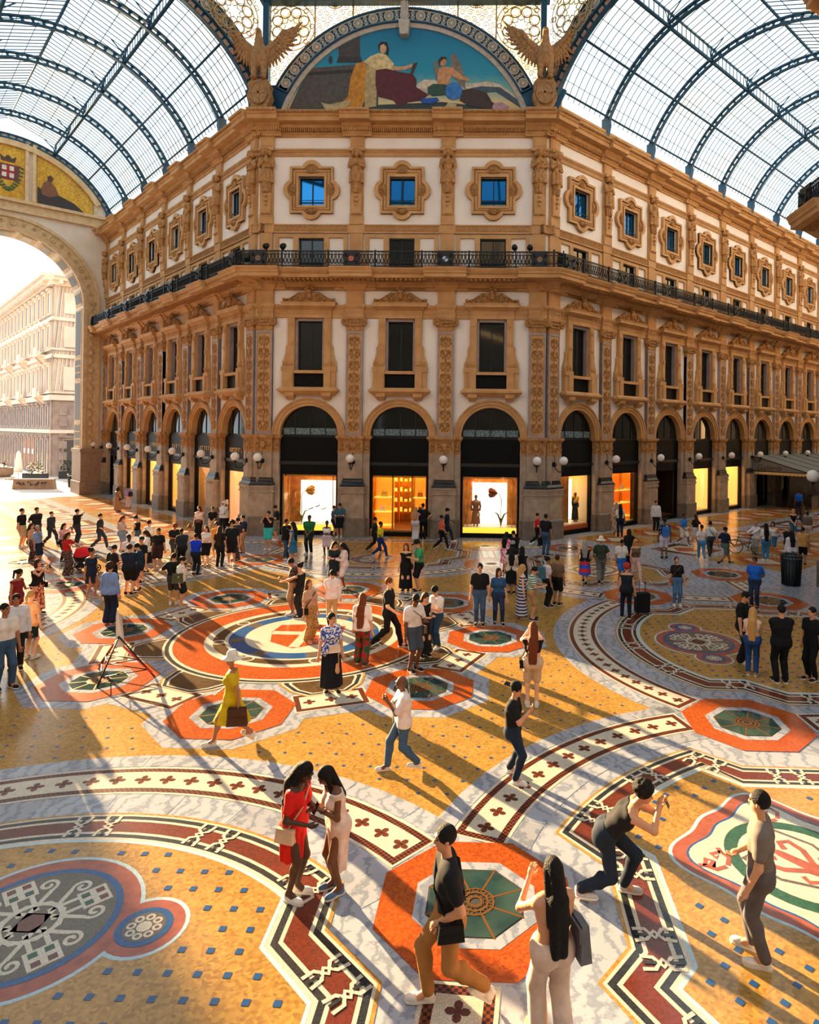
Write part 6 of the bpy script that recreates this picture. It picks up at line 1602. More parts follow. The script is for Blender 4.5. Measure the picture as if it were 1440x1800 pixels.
# glazed dome over the octagon, above the frame
dm = empty('glass_dome', mw=T(0, 0, 0)); tag(dm, 'ribbed glass dome over the octagon', 'glass roof')
oct_ = [(W, R), (R, W), (R, -W), (W, -R), (-W, -R), (-R, -W), (-R, W), (-W, R)]
DP = [(1.0, 30.3), (0.93, 35.0), (0.76, 40.0), (0.45, 44.0), (0.14, 45.6)]
M_domeglass = glass_mat('dome_glass', (0.30, 0.34, 0.37), None, 0.04)  # unseen dome; tint darkened to cut the light on the floor
gm = MB(); rm = MB()
for i in range(8):
    p, q = oct_[i], oct_[(i + 1) % 8]
    for (f0, z0), (f1, z1) in zip(DP[:-1], DP[1:]): gm.add([(p[0] * f0, p[1] * f0, z0), (q[0] * f0, q[1] * f0, z0), (q[0] * f1, q[1] * f1, z1), (p[0] * f1, p[1] * f1, z1)], [(0, 1, 2, 3)])
    rm.tube([(p[0] * f, p[1] * f, z) for f, z in DP], 0.25, 6)
    for k in range(1, 6):
        w = Vector(p).lerp(Vector(q), k / 6); rm.tube([(w.x * f, w.y * f, z) for f, z in DP], 0.12, 5)
    for f, z in DP: rm.tube([(p[0] * f, p[1] * f, z), (q[0] * f, q[1] * f, z)], 0.2, 5)
build('dome_glass', gm, M_domeglass, dm); build('dome_rib', rm, M_blue, dm)
for nm, a, b in (('a', (-R, W), (-R, -W)), ('b', (R, -W), (R, W)), ('c', (W, -R), (-W, -R)), ('d', (-R, -W), (-W, -R)), ('e', (W, -R), (R, -W))):
    if nm in 'abc': plain_wall('wall_drum_' + {'a': 'west', 'b': 'east', 'c': 'south'}[nm], a, b, 30.3, M_far).location.z = 0
for o in bpy.data.objects:      # the drum walls start above the viewpoint's own facade
    if o.name.startswith('wall_drum'):
        for v in o.data.vertices:
            if v.co.z < 1: v.co.z = 23.6

# ------------------------------------------------------------------ end wall of the sunlit arm with its great arch
XG = -29.65
MG = MWL @ T(XG, -HW, 0) @ Matrix.Rotation(pi / 2, 4, 'Z')     # x across (+ at the visible side), -y towards the octagon
AH, AZ = 5.40, 16.05
M_gstone = mat('cream_carved_stone', (214, 182, 140), 0.75, noise=(3, (176, 138, 94), 0.6), bump=(20, 0.3, 0.02))
opening = [(AH, 0.0), (AH, AZ)] + arcpts(0, AZ, AH, 0, pi, 32)[1:] + [(-AH, 0.0)]
outl = [(-7.7, 0.0)] + opening[::-1] + [(7.7, 0.0), (7.7, 23.0)] + arcpts(0, VC, VR + 0.25, TH0, pi - TH0, 32) + [(-7.7, 23.0)]
g = build('wall_gable', MB().poly(outl, 0, 2.6), mat('pale_gable_plaster', (226, 210, 194), 0.8, noise=(1, (206, 184, 160), 0.5))); g.matrix_world = MG; tag(g, kind='structure')
mb = MB(); mb.ring(0, AZ, AH + 0.02, AH + 0.30, -0.18, 0.1, 0, pi, 40); mb.ring(0, AZ, AH + 0.30, AH + 1.0, -0.10, 0.1, 0, pi, 40); mb.ring(0, AZ, AH + 1.0, AH + 1.25, -0.2, 0.1, 0, pi, 40)
for s in (-1, 1):
    for a, b, d in ((AH + 0.02, AH + 0.30, -0.18), (AH + 0.30, AH + 1.0, -0.10), (AH + 1.0, AH + 1.25, -0.2)): mb.box(min(s * a, s * b), max(s * a, s * b), d, 0.1, 3.9, AZ)
build('archivolt', mb, M_gstone, g)
mb = MB()
for k in range(26):
    a = pi * (k + 0.5) / 26; c = ((AH + 0.65) * cos(a), AZ + (AH + 0.65) * sin(a)); r = 0.24 if k % 4 == 0 else 0.13
    mb.tube([(c[0] + r * cos(t), -0.12, c[1] + r * sin(t)) for t in [i * pi / 5 for i in range(10)]], 0.045, 4, closed=True); mb.ball((c[0], -0.12, c[1]), r * 0.4, 6, 4)
for s in (-1, 1):
    for k in range(16): mb.ball((s * (AH + 0.65), -0.12, 4.5 + k * 0.76), 0.15 if k % 2 else 0.22, 8, 5, sy=0.4); mb.tube([(s * (AH + 0.65) + 0.2 * sin(t * 2), -0.12, 4.5 + k * 0.76 + t * 0.24) for t in range(4)], 0.04, 4)
build('archivolt_carving', mb, M_gstone, g)
# coffered reveal
M_coff = mat('dark_grey_coffer', (96, 92, 90), 0.6, noise=(6, (70, 66, 64), 0.6))
def coffer(parts, m): return parts
mb = MB(); mp = MB()
for s in (-1, 1):
    x = s * AH
    for z0, z1, n in ((4.1, 6.0, 3), (6.3, 9.6, 1), (9.9, 11.6, 3), (11.9, 15.8, 1)):
        mb.box(min(x, x - s * 0.06), max(x, x - s * 0.06), 0.25, 2.35, z0 - 0.1, z1 + 0.1)
        for j in range(n):
            a, b = z0 + (z1 - z0) * j / n + 0.06, z0 + (z1 - z0) * (j + 1) / n - 0.06
            for y0, y1 in (((0.45, 1.2), (1.4, 2.15)) if n > 1 else ((0.5, 2.1),)): mp.box(min(x - s * 0.05, x - s * 0.08), max(x - s * 0.05, x - s * 0.08), y0, y1, a, b)
for k in range(11):
    a0_, a1_ = pi * k / 11 + 0.03, pi * (k + 1) / 11 - 0.03; P = lambda r, a, y: (r * cos(a), y, AZ + r * sin(a))
    for r, y0, y1, tgt in ((AH - 0.05, 0.25, 2.35, mb), (AH - 0.08, 0.5, 2.1, mp)):
        d = 0.0 if tgt is mb else 0.04
        vs = [P(r, a0_ + d + (a1_ - a0_ - 2 * d) * i / 4, y) for i in range(5) for y in (y0, y1)]; tgt.add(vs, [(2 * i, 2 * i + 2, 2 * i + 3, 2 * i + 1) for i in range(4)])
build('reveal_frame', mb, M_gstone, g); build('coffer', mp, M_coff, g)
for s in (-1, 1): build('arch_base', MB().box(min(s * (AH - 0.12), s * 7.25), max(s * (AH - 0.12), s * 7.25), -0.35, 2.7, 0, 3.6).box(min(s * (AH - 0.18), s * 7.25), max(s * (AH - 0.18), s * 7.25), -0.42, 2.75, 3.6, 3.9).box(min(s * (AH - 0.2), s * 7.25), max(s * (AH - 0.2), s * 7.25), -0.45, 2.8, 0, 1.1), mat('brown_granite', (158, 128, 104), 0.6, noise=(3, (120, 92, 72), 0.6)), g)
mb = MB(); mb.box(-7.15, 7.15, -0.22, 0.1, 22.95, 23.2); mb.box(-7.15, 7.15, -0.12, 0.1, 23.2, 23.7); mb.box(-7.15, 7.15, -0.3, 0.1, 23.7, 23.95)
for x in (-1.25, 1.25, -1.75, 1.75, 6.2, -6.2): mb.box(x - 0.12, x + 0.12, -0.2, 0.1, 23.95, 28.6 if abs(x) < 3 else 24.8)
mb.ring(0, VC, VR - 0.75, VR - 0.3, -0.25, 0.1, TH0 + 0.1, pi - TH0 - 0.1, 40)
build('gable_moulding', mb, M_gstone, g)
M_goldm = cell_mat('gold_mosaic', (222, 172, 40), (170, 116, 20), 9, 0.35, dim='3D')
def gpic(label, x0, x1):
    P = [(x0, 23.97), (x1, 23.97)]; n = 8
    top = [(x0 + (x1 - x0) * i / n, VC + sqrt(max(0.01, (VR - 0.72) ** 2 - (x0 + (x1 - x0) * i / n) ** 2))) for i in range(n + 1)]
    e = empty('gold_mosaic', mw=MG); tag(e, label, 'mosaic'); build('gold_ground', MB().poly(P + top[::-1], -0.06, 0.0), M_goldm, e); return e
def fig(e, nm, c, L, d):
    if sum(L[j - 1][0] * L[j][1] - L[j][0] * L[j - 1][1] for j in range(len(L))) < 0: L = L[::-1]
    build(nm, MB().poly(L, -0.07 - d, -0.05), mat('gable_' + nm, c, 0.6, noise=(6, tuple(int(v * 0.65) for v in c), 0.6)), e)
e = gpic('gold mosaic with crowned shield and laurel above the great arch', -1.1, 1.1)
for i in range(2):
    for j in range(2): fig(e, 'shield_quarter', ((120, 40, 44), (70, 90, 96))[(i + j) % 2], [(-0.75 + i * 0.75, 25.4 + j * 0.62), (i * 0.75, 25.4 + j * 0.62), (i * 0.75, 26.02 + j * 0.62), (-0.75 + i * 0.75, 26.02 + j * 0.62)], 0.01)
fig(e, 'white_shield', (226, 220, 208), [(-0.4, 25.6), (0.4, 25.6), (0.4, 26.5), (-0.4, 26.5)], 0.02); fig(e, 'red_bar', (170, 36, 40), [(-0.1, 25.6), (0.1, 25.6), (0.1, 26.5), (-0.1, 26.5)], 0.03); fig(e, 'red_bar', (170, 36, 40), [(-0.4, 25.95), (0.4, 25.95), (0.4, 26.15), (-0.4, 26.15)], 0.035)
fig(e, 'crown', (72, 50, 36), [(-0.45, 26.85), (0.45, 26.85), (0.55, 27.35), (0.25, 27.1), (0.0, 27.4), (-0.25, 27.1), (-0.55, 27.35)], 0.02)
mb = MB()
for s in (-1, 1):
    for k in range(9):
        t = k / 8; x = s * (0.1 + 0.85 * sin(t * 1.5)); z = 24.6 + 1.9 * t ** 1.4; mb.ball((x, -0.09, z), 0.13, 7, 4, sy=0.15, sx=1.0, sz=0.7); mb.ball((x - s * 0.16, -0.09, z + 0.08), 0.1, 7, 4, sy=0.15)
build('laurel', mb, mat('laurel_mosaic', (64, 84, 48), 0.6), e)
for s, side in ((1, 'beside the visible arcade'), (-1, 'on the hidden side')):
    e = gpic('gold mosaic with dark seated figure ' + side, 1.95 if s > 0 else -6.0, 6.0 if s > 0 else -1.95)
    X = lambda L: [(s * (2.0 + x), z) for x, z in L]
    fig(e, 'dark_ground', (52, 40, 40), X([(0, 23.99), (3.4, 23.99), (2.6, 24.6), (1.5, 25.0), (0.6, 24.9), (0.0, 25.4)]), 0.01); fig(e, 'figure_torso', (128, 78, 50), X([(0.3, 24.8), (0.9, 24.7), (1.5, 25.0), (1.25, 25.6), (0.8, 26.1), (0.4, 25.8), (0.25, 25.3)]), 0.02)
    fig(e, 'figure_head', (80, 44, 30), X([(0.7, 26.0), (1.0, 26.0), (1.1, 26.3), (0.9, 26.5), (0.66, 26.35)]), 0.03)

# ------------------------------------------------------------------ street outside
fpart('street_paving', [(-31.5, 31.5 + 0), (-24, 56), (-70, 110), (-110, 110), (-110, 60), (-50, 20)], 0.012, M_street)
def ext_frame(p, ang): return TR(p[0], p[1], 0, ang)
BC = (-45.75, 56.04)
M_bst = mat('pale_cream_stucco', (226, 208, 190), 0.8, noise=(0.5, (200, 176, 154), 0.5)); M_rust = mat('grey_rusticated_stone', (158, 140, 130), 0.8, noise=(1.2, (120, 102, 92), 0.6)); M_bwin = mat('building_window', (92, 84, 82), 0.15)
bld = empty('stone_building', mw=TR(BC[0], BC[1], 0, 0)); tag(bld, 'tall pale palazzo with balconies beyond the great arch', 'building')
for side in (0, 1):
    # side 0: long front along the street, side 1: short front facing the arcade; local x along, -y outwards
    L_ = 46.0 if side == 0 else 16.0
    m = Matrix.Rotation(-pi / 4, 4, 'Z') @ T(-L_, 0, 0) if side == 0 else Matrix.Rotation(pi / 4, 4, 'Z')
    build('facade', MB().box(0, L_, 0, 6 if side == 0 else 8, 8.9, 22.2), M_bst, bld, m); build('ground_storeys', MB().box(0, L_, -0.15, 6 if side == 0 else 8, 0, 8.9), M_rust, bld, m)
    mb = MB()
    for z0, z1, d in ((22.0, 22.5, -0.5), (22.5, 22.9, -1.0), (22.9, 23.3, -1.35), (18.0, 18.4, -0.25), (13.7, 14.1, -0.3), (14.6, 14.8, -0.25), (8.8, 9.4, -0.4), (5.0, 5.4, -0.35), (9.6, 9.8, -0.3)): mb.box(-0.3 if side else 0, L_ + (0.0 if side else 0.3), d, 0, z0, z1)
    for k in range(int(L_ / 1.1)): mb.box(0.3 + k * 1.1, 0.65 + k * 1.1, -1.1, 0, 22.1, 22.5)
    build('cornice', mb, M_bst, bld, m)
    n = int(L_ / 2.7)
    for k in range(n):
        x = L_ - 1.8 - k * 2.7 if side == 0 else 1.6 + k * 5.2
        if side == 1 and k > 2: break
        for z0, h in ((18.9, 2.4), (15.0, 2.4), (10.0, 2.7), (5.9, 2.2), (0.4, 3.8)):
            w = 0.5
            if side == 1 and k == 0 and z0 > 1: 
                build('stucco_panel', MB().box(x - 0.6, x + 0.6, -0.12, 0, z0, z0 + h), M_bst, bld, m); continue  # plain stucco panel in place of a window
            f = build('window_frame', MB().poly([(x - w - 0.22, z0 - 0.15), (x + w + 0.22, z0 - 0.15), (x + w + 0.22, z0 + h + 0.3), (x - w - 0.22, z0 + h + 0.3)], -0.25, 0.0, holes=[[(x - w, z0), (x - w, z0 + h), (x + w, z0 + h), (x + w, z0)]]).box(x - w - 0.35, x + w + 0.35, -0.45, 0, z0 + h + 0.3, z0 + h + 0.45), M_bst if z0 > 9 else M_rust, bld, m)
            build('pane', MB().box(x - w, x + w, -0.19, -0.16, z0, z0 + h), M_bwin if not (k in (3, 4, 5) and z0 < 1) else mat('amber_window', (190, 110, 50), 0.4), f)
            if z0 < 1 and side == 0 and k in (3, 4, 5): build('shop_sign', MB().box(x - w, x + w, -0.24, -0.2, 2.3, 2.9), mat('white_sign', (240, 236, 226), 0.5), f)
        if side == 0 and k in (1, 5, 9, 13):
            for z in (14.0, 9.2):
                mb = MB(); mb.box(x - 1.1, x + 1.1, -1.1, 0, z, z + 0.25); mb.box(x - 1.1, x + 1.1, -1.1, -0.95, z + 0.25, z + 1.1)
                for s in (-0.8, 0.8): mb.poly([(0, 0), (0, -0.9), (0.3, -0.6), (0.8, -0.15), (0.9, 0)], x + s - 0.12, x + s + 0.12) if False else mb.frustum((x + s - 0.12, x + s + 0.12, -0.3, 0), (x + s - 0.15, x + s + 0.15, -1.0, 0), z - 0.8, z)
                build('balcony', mb, M_bst, bld, m)
    if side == 1:
        for z in (13.8, 9.0):
            build('balcony', MB().box(6.0, 13.0, -1.1, 0, z, z + 0.25).box(6.0, 13.0, -1.1, -0.95, z + 0.25, z + 1.1), M_bst, bld, m)
        build('shop_arch', MB().poly([(5.0, 0)] + arcpts(7.2, 3.0, 2.2, pi, 0, 16) + [(9.4, 0)], -0.3, -0.16), mat('dark_green_shopfront', (34, 44, 40), 0.4), bld, m)
        mb = MB()
        for k in range(6): mb.box(0.6, 1.4, -0.28, 0, 0.6 + k * 1.3, 1.5 + k * 1.3)
        build('rustication', mb, M_rust, bld, m)
build('roof_terrace', MB().box(-8, -1, 1.5, 4, 23.3, 25.4), mat('pale_grey_render', (206, 200, 194), 0.7), bld, Matrix.Rotation(-pi / 4, 4, 'Z'))

# street furniture
M_conc = mat('brown_concrete', (150, 120, 96), 0.85, noise=(3, (110, 86, 66), 0.6)); M_leaf = mat('dark_leaf', (44, 62, 28), 0.7, noise=(9, (24, 38, 16), 0.7))
def bush(name, p, r, h, label, pot, pm, seed=1, n=240, flower=None):
    e = empty(name, loc=(p[0], p[1], 0.012)); tag(e, label, 'plant'); build('planter', pot, pm, e)
    rg = random.Random(seed); mb = MB()
    for k in range(n):
        a, z = rg.uniform(0, 2 * pi), rg.uniform(0, 1); q = r * sqrt(rg.uniform(0.1, 1)) * (1 - 0.5 * z); c = Vector((q * cos(a), q * sin(a), h[0] + (h[1] - h[0]) * z)); s = rg.uniform(0.08, 0.2); t = rg.uniform(0, 6.3)
        d1 = Vector((cos(t), sin(t), rg.uniform(-0.4, 0.7))) * s; d2 = Vector((-sin(t), cos(t), rg.uniform(-0.3, 0.3))) * s * 0.5
        mb.add([c - d1, c + d2, c + d1, c - d2], [(0, 1, 2, 3)], 1 if flower and rg.random() < 0.3 else 0)
    f = build('foliage', mb, [M_leaf, flower or M_leaf], e); f['kind'] = 'stuff'
e = empty('concrete_bench', loc=(-37.0, 40.95, 0.012), rz=radians(9.6)); tag(e, 'long brown concrete barrier with graffiti outside the great arch', 'barrier')
build('block', MB().frustum((-1.75, 1.75, -0.35, 0.35), (-1.65, 1.65, -0.28, 0.28), 0, 0.95), M_conc, e)
rg = random.Random(5); mb = MB()
for k in range(9): x = -1.3 + k * 0.3; mb.tube([(x + rg.uniform(-0.15, 0.15), -0.335 + 0.07 * (q / 4) * 0 - 0.01, 0.35 + rg.uniform(0, 0.35)) for q in range(5)], 0.025, 4)
build('graffiti', mb, mat('black_spray', (30, 26, 24), 0.8), e)
bush('potted_shrub', (-43.57, 50.27), 1.1, (0.7, 1.9), 'dark green shrub in a square planter behind the concrete barrier', MB().box(-1.1, 1.1, -0.5, 0.5, 0, 0.8), mat('dark_planter', (48, 44, 40), 0.7), 2)
bush('potted_shrub', (-42.3, 53.6), 0.9, (0.8, 2.0), 'spiky green shrub in a planter against the palazzo corner', MB().box(-0.7, 0.7, -0.5, 0.5, 0, 0.8), mat('dark_planter', (48, 44, 40), 0.7), 3)
bush('flower_planter', (-51.3, 55.0), 1.3, (1.0, 1.7), 'round concrete planter with orange flowers at the frame edge', MB().lathe([(1.2, 0), (1.5, 0.2), (1.5, 1.0), (1.3, 1.0), (1.3, 0.9), (0, 0.9)], 0, 0, 18), M_conc, 4, 240, mat('orange_flower', (214, 120, 30), 0.6))
e = empty('closed_parasol', loc=(-46.25, 51.41, 0.012)); tag(e, 'closed white parasol standing on the pavement outside', 'parasol')
build('pole', MB().tube([(0, 0, 0), (0, 0, 2.9)], 0.04, 8), M_iron, e); build('base_plate', MB().box(-1.0, 1.0, -0.6, 0.6, 0, 0.1), M_conc, e); build('canopy', MB().lathe([(0.05, 3.1), (0.16, 2.9), (0.30, 2.2), (0.36, 1.4), (0.42, 0.75), (0.05, 0.8)], 0, 0, 10), mat('white_canvas', (232, 222, 206), 0.8), e)
def bin_(name, loc, label, h, r, s=1):
    e = empty(name, loc=loc); tag(e, label, 'bin'); mb = MB().lathe([(r * 0.86, 0.05), (r, h * 0.9), (r * 0.94, h * 0.9), (0, h * 0.85)], 0, 0, 20); build('bin_body', mb, M_iron, e); mb = MB()
    for k in range(20): a = 2 * pi * k / 20; mb.tube([(r * 0.9 * cos(a), r * 0.9 * sin(a), 0.02), (r * 1.06 * cos(a), r * 1.06 * sin(a), h)], 0.018, 4)
    build('slat', mb, M_iron, e); build('bin_rim', MB().tube([(r * 1.07 * cos(a), r * 1.07 * sin(a), h) for a in [i * pi / 10 for i in range(20)]], 0.03, 5, closed=True), M_iron, e)
bin_('litter_bin', (-34.79, 43.19, 0.0), 'dark litter bin beside the base of the great arch', 1.25, 0.5)
e = empty('parked_car', loc=(-37.5, 49.9, 0.012), rz=radians(135)); tag(e, 'dark car parked half hidden behind the arch base', 'car')
build('car_body', MB().poly([(-2.1, 0.3), (2.1, 0.3), (2.15, 0.75), (1.4, 0.9), (0.8, 1.4), (-0.9, 1.42), (-1.6, 0.95), (-2.15, 0.85)], -0.85, 0.85), mat('dark_car_paint', (40, 50, 56), 0.2, 0.3), e); mb = MB()
for x in (-1.35, 1.35):
    for y in (-0.87, 0.72): mb.poly(ngon(x, 0.33, 0.33, 16), y, y + 0.15)
build('wheel', mb, M_bk, e); build('car_glass', MB().poly([(-1.4, 0.98), (1.15, 0.98), (0.75, 1.34), (-0.85, 1.36)], -0.86, 0.86), M_darkglass, e)

# ------------------------------------------------------------------ corner of the neighbouring facade at the right edge
MN = TR(NX, NY, 0, -pi / 2)      # x runs towards the viewpoint, -y into the octagon
nb = build('wall_southeast', wall_mesh([W - BAY, W, W + BAY], BAY, [(0.0, W - 1.5 * BAY), (W + 1.5 * BAY, 2 * W)]), M_plaster); nb.matrix_world = MN; tag(nb, kind='structure')
for u in (0.46, W - BAY / 2):
    for nm in ('plinth', 'pier', 'pedestal', 'base_moulding', 'pier_capital', 'carved_band', 'pilaster', 'pilaster_field', 'arabesque', 'capital', 'pier_block', 'attic_pier', 'balcony_break', 'cornice_break'): obj(nm, PM[nm], nb, T(u, 0, 0))
for c, l in ((W - BAY, 1.0), ((W - 1.5 * BAY - 0.5) / 2, (W - 1.5 * BAY + 0.5) / BAY)):
    for nm in ('balcony_slab', 'modillion_row', 'cornice', 'dentil_row', 'fret_band', 'architrave'): obj(nm, PM[nm], nb, TR(c, 0, 0, 0, l, 1, 1))
build('blind_backing', MB().box(0, 2 * W, 0.3, 0.4, 0, 22), M_darkshop, nb)
MN2 = TR(NX, NY, 0, 0)     # its face towards the awning arm
for nm in ('balcony_slab', 'fret_band', 'cornice'): obj(nm, PM[nm], nb, MN.inverted() @ TR(NX, NY, 0, pi + pi / 4) @ TR(-1.6, 0, 0, 0, 0.9, 1, 1))
for nm in ('plinth', 'pier', 'pedestal', 'base_moulding', 'pier_capital'): obj(nm, PM[nm], nb, MN.inverted() @ TR(NX, NY, 0, pi + pi / 4) @ T(-0.46, 0, 0))
e = empty('balcony_railing', mw=MN); tag(e, 'black balcony railing jutting in at the right edge', 'railing')
obj('railing_panel', PM['railing_panel'], e, T(W - BAY, 0, 0)); obj('railing_panel', PM['railing_panel'], e, TR((W - 1.5 * BAY - 0.5) / 2, 0, 0, 0, (W - 1.5 * BAY + 0.5) / BAY, 1, 1)); obj('railing_plate', PM['railing_plate'], e, T(0.2, 0, 0))
obj('railing_panel', PM['railing_panel'], e, MN.inverted() @ TR(NX, NY, 0, pi + pi / 4) @ TR(-0.75, 0, 0, 0, 0.5, 1, 1))
lamp(MN @ T(0.46, -0.26, 4.05), 'large white globe lamp close by at the right edge, over the stone pedestal')
bin_('litter_bin', (16.75, 7.35, 0.0), 'dark slatted litter bin beside the stone pedestal at the right edge', 1.15, 0.36)
# ------------------------------------------------------------------ people
def cloth(rgb, rough=0.85): return mat('cloth_%d_%d_%d' % rgb, rgb, rough, spec=0.25, noise=(9, tuple(int(v * 0.78) for v in rgb), 0.5))
def pattern(name, kind, c1, c2, scale=20):
    if name in MATS: return MATS[name]
    m = bpy.data.materials.new(name); m.use_nodes = True; nt = m.node_tree; b = nt.nodes['Principled BSDF']; N = nt.nodes.new; L = nt.links.new
    tc = N('ShaderNodeTexCoord')
    if kind == 'spots':
        t = N('ShaderNodeTexVoronoi'); t.inputs['Scale'].default_value = scale; out = t.outputs['Distance']; lo, hi = 0.30, 0.36
    elif kind == 'stripes':
        t = N('ShaderNodeTexWave'); t.bands_direction = 'Z'; t.inputs['Scale'].default_value = scale; out = t.outputs['Fac']; lo, hi = 0.45, 0.55
    else:
        t = N('ShaderNodeTexNoise'); t.inputs['Scale'].default_value = scale; t.inputs['Detail'].default_value = 1; out = t.outputs['Fac']; lo, hi = 0.48, 0.53
    L(tc.outputs['Object'], t.inputs['Vector']); r = N('ShaderNodeValToRGB'); L(out, r.inputs['Fac'])
    r.color_ramp.elements[0].position = lo; r.color_ramp.elements[0].color = lin(c1); r.color_ramp.elements[1].position = hi; r.color_ramp.elements[1].color = lin(c2)
    L(r.outputs['Color'], b.inputs['Base Color']); b.inputs['Roughness'].default_value = 0.85; b.inputs['Specular IOR Level'].default_value = 0.25
    MATS[name] = m; return m
SK = [mat('skin_%d' % i, c, 0.5, spec=0.4) for i, c in enumerate(((224, 172, 138), (206, 150, 114), (168, 112, 78), (112, 70, 46), (76, 46, 32)))]
HR = {k: mat('hair_' + k, c, 0.7, spec=0.25, bump=(60, 0.8, 0.02)) for k, c in dict(black=(18, 14, 13), brown=(52, 32, 20), auburn=(110, 54, 24), blonde=(190, 146, 84), grey=(150, 146, 140), red=(170, 48, 26)).items()}
M_eye = mat('eye_dark', (24, 16, 14), 0.2); M_lip = mat('lip', (150, 78, 66), 0.5); M_sole = mat('shoe_sole', (226, 222, 214), 0.6)

V3 = lambda *a: np.array(a, float)
def ik(a, b, l1, l2, pole):
    a, b = np.array(a, float), np.array(b, float); d = b - a; D = np.linalg.norm(d); D2 = min(D, (l1 + l2) * 0.998); u = d / max(D, 1e-6)
    if D > D2: b = a + u * D2
    x = (l1 * l1 - l2 * l2 + D2 * D2) / (2 * D2); hgt = sqrt(max(0.0, l1 * l1 - x * x)); p = np.array(pole, float); p = p - u * (p @ u); p /= max(np.linalg.norm(p), 1e-6)
    return a + u * x + p * hgt, b
POSES = {
 'stand': dict(L=(.27, -.02, .80), R=(-.27, -.02, .80)),
 'stand2': dict(L=(.26, -.06, .82), R=(-.28, .03, .80), lf=(.13, -.06), rf=(-.10, .06), hy=20),
 'look_up': dict(L=(.26, -.04, .82), R=(-.27, -.02, .80), hp=-28),
 'walk': dict(L=(.24, .20, .88), R=(-.23, -.24, .92), lf=(.07, -.32), rf=(-.07, .34), rl=.09, drop=.035),
 'walk2': dict(L=(.23, -.22, .92), R=(-.24, .20, .88), lf=(.07, .34), rf=(-.07, -.32), ll=.09, drop=.035),
 'phone': dict(L=(.09, -.31, 1.16), R=(-.09, -.31, 1.13), hp=28),
 'phone1': dict(L=(.10, -.31, 1.18), R=(-.27, -.02, .80), hp=26),
 'photo': dict(L=(.08, -.33, 1.52), R=(-.08, -.33, 1.52), hp=2),
 'fold': dict(L=(-.13, -.25, 1.16), R=(.13, -.22, 1.13)),
 'clasp': dict(L=(.03, -.20, .92), R=(-.03, -.20, .92)),
 'hips': dict(L=(.21, -.03, 1.02), R=(-.21, -.03, 1.02), pole=1),
 'behind': dict(L=(.07, .20, .98), R=(-.07, .20, .98), pole=1),
 'salute': dict(L=(.27, -.02, .80), R=(-.12, -.19, 1.66)),
 'reach': dict(L=(.16, -.52, 1.18), R=(-.16, -.52, 1.18), hp=10),
 'reach1': dict(L=(.12, -.50, 1.20), R=(-.26, .0, .82), hy=15),
 'chin': dict(L=(.08, -.24, 1.30), R=(.06, -.24, 1.08), hp=6),
 # the figures close to the viewpoint
 'crouch': dict(L=(.08, -.62, 1.22), R=(-.10, -.60, 1.26), lf=(.16, -.20), rf=(-.16, .28), rl=.03, drop=.16, lean=42, hp=-8, tw=0),
 'stride': dict(L=(.17, -.10, .92), R=(-.24, .10, .84), lf=(.10, .34), rf=(-.06, -.20), ll=.11, drop=.05, hy=0, lean=3),
 'apart': dict(L=(.05, -.24, 1.20), R=(-.12, -.30, 1.30), lf=(.20, .10), rf=(-.16, -.10), drop=.04, hp=14),
 'eat': dict(L=(.05, -.27, 1.32), R=(-.07, -.30, 1.30), lf=(.08, .26), rf=(-.07, -.28), ll=.05, drop=.03, hp=10),
 'carry': dict(L=(.12, -.30, 1.42), R=(-.12, -.30, 1.06), lf=(.10, -.10), rf=(-.09, .10), hp=6),
 'heads': dict(L=(.08, -.30, 1.12), R=(-.16, -.26, 1.05), lean=7, hp=30),
 'heads2': dict(L=(.06, -.26, 1.20), R=(-.10, -.28, 1.16), lean=9, hp=34),
 'loose': dict(L=(.27, -.10, .86), R=(-.20, -.20, .98), lf=(.12, .05), rf=(-.11, -.08), hy=-18),
}
class Rig: pass
def rig(pose, sex):
    p = POSES[pose]; r = Rig(); dz = p.get('drop', 0.0); r.sex = sex
    ln = radians(p.get('lean', 0)); up = V3(0, -sin(ln), cos(ln)); fr = V3(0, -cos(ln), -sin(ln)); X = V3(1, 0, 0); r.up, r.fr = up, fr
    pel = V3(0, 0.02, 0.95 - dz); r.pel = pel
    at = lambda h, x=0, f=0: pel + up * h + X * x + fr * f
    r.at = at; sw = 0.188 if sex == 'm' else 0.165
    r.sh = {1: at(.445, sw), -1: at(.445, -sw)}; r.neck = at(.52); hp, hy = radians(p.get('hp', 0)) + ln * 0.5, radians(p.get('hy', 0))
    f0 = V3(sin(hy) * cos(hp), -cos(hy) * cos(hp), -sin(hp)); x0 = V3(cos(hy), sin(hy), 0); u0 = np.cross(x0, -f0); u0 = -u0 if u0[2] < 0 else u0
    r.hx, r.hf, r.hu = x0, f0, u0; r.head = r.neck + up * .06 + u0 * .125 + f0 * .02
    r.wr, r.el, r.kn, r.an, r.hip = {}, {}, {}, {}, {}
    for s, k in ((1, 'L'), (-1, 'R')):
        t = np.array(p[k], float); pole = (s * 1.0, .25, -.2) if p.get('pole') else (s * .5, .6, -.7)
        r.el[s], r.wr[s] = ik(r.sh[s], t, .30, .265, pole)
        f = p.get('lf' if s > 0 else 'rf', (s * .095, 0)); li = p.get('ll' if s > 0 else 'rl', 0.0)
        r.hip[s] = pel + V3(s * .09, 0, -.02); r.kn[s], r.an[s] = ik(r.hip[s], V3(f[0], f[1] + .03, .09 + li), .445, .43, (s * .05, -1, 0))
    r.lift = {1: p.get('ll', 0), -1: p.get('rl', 0)}
    return r
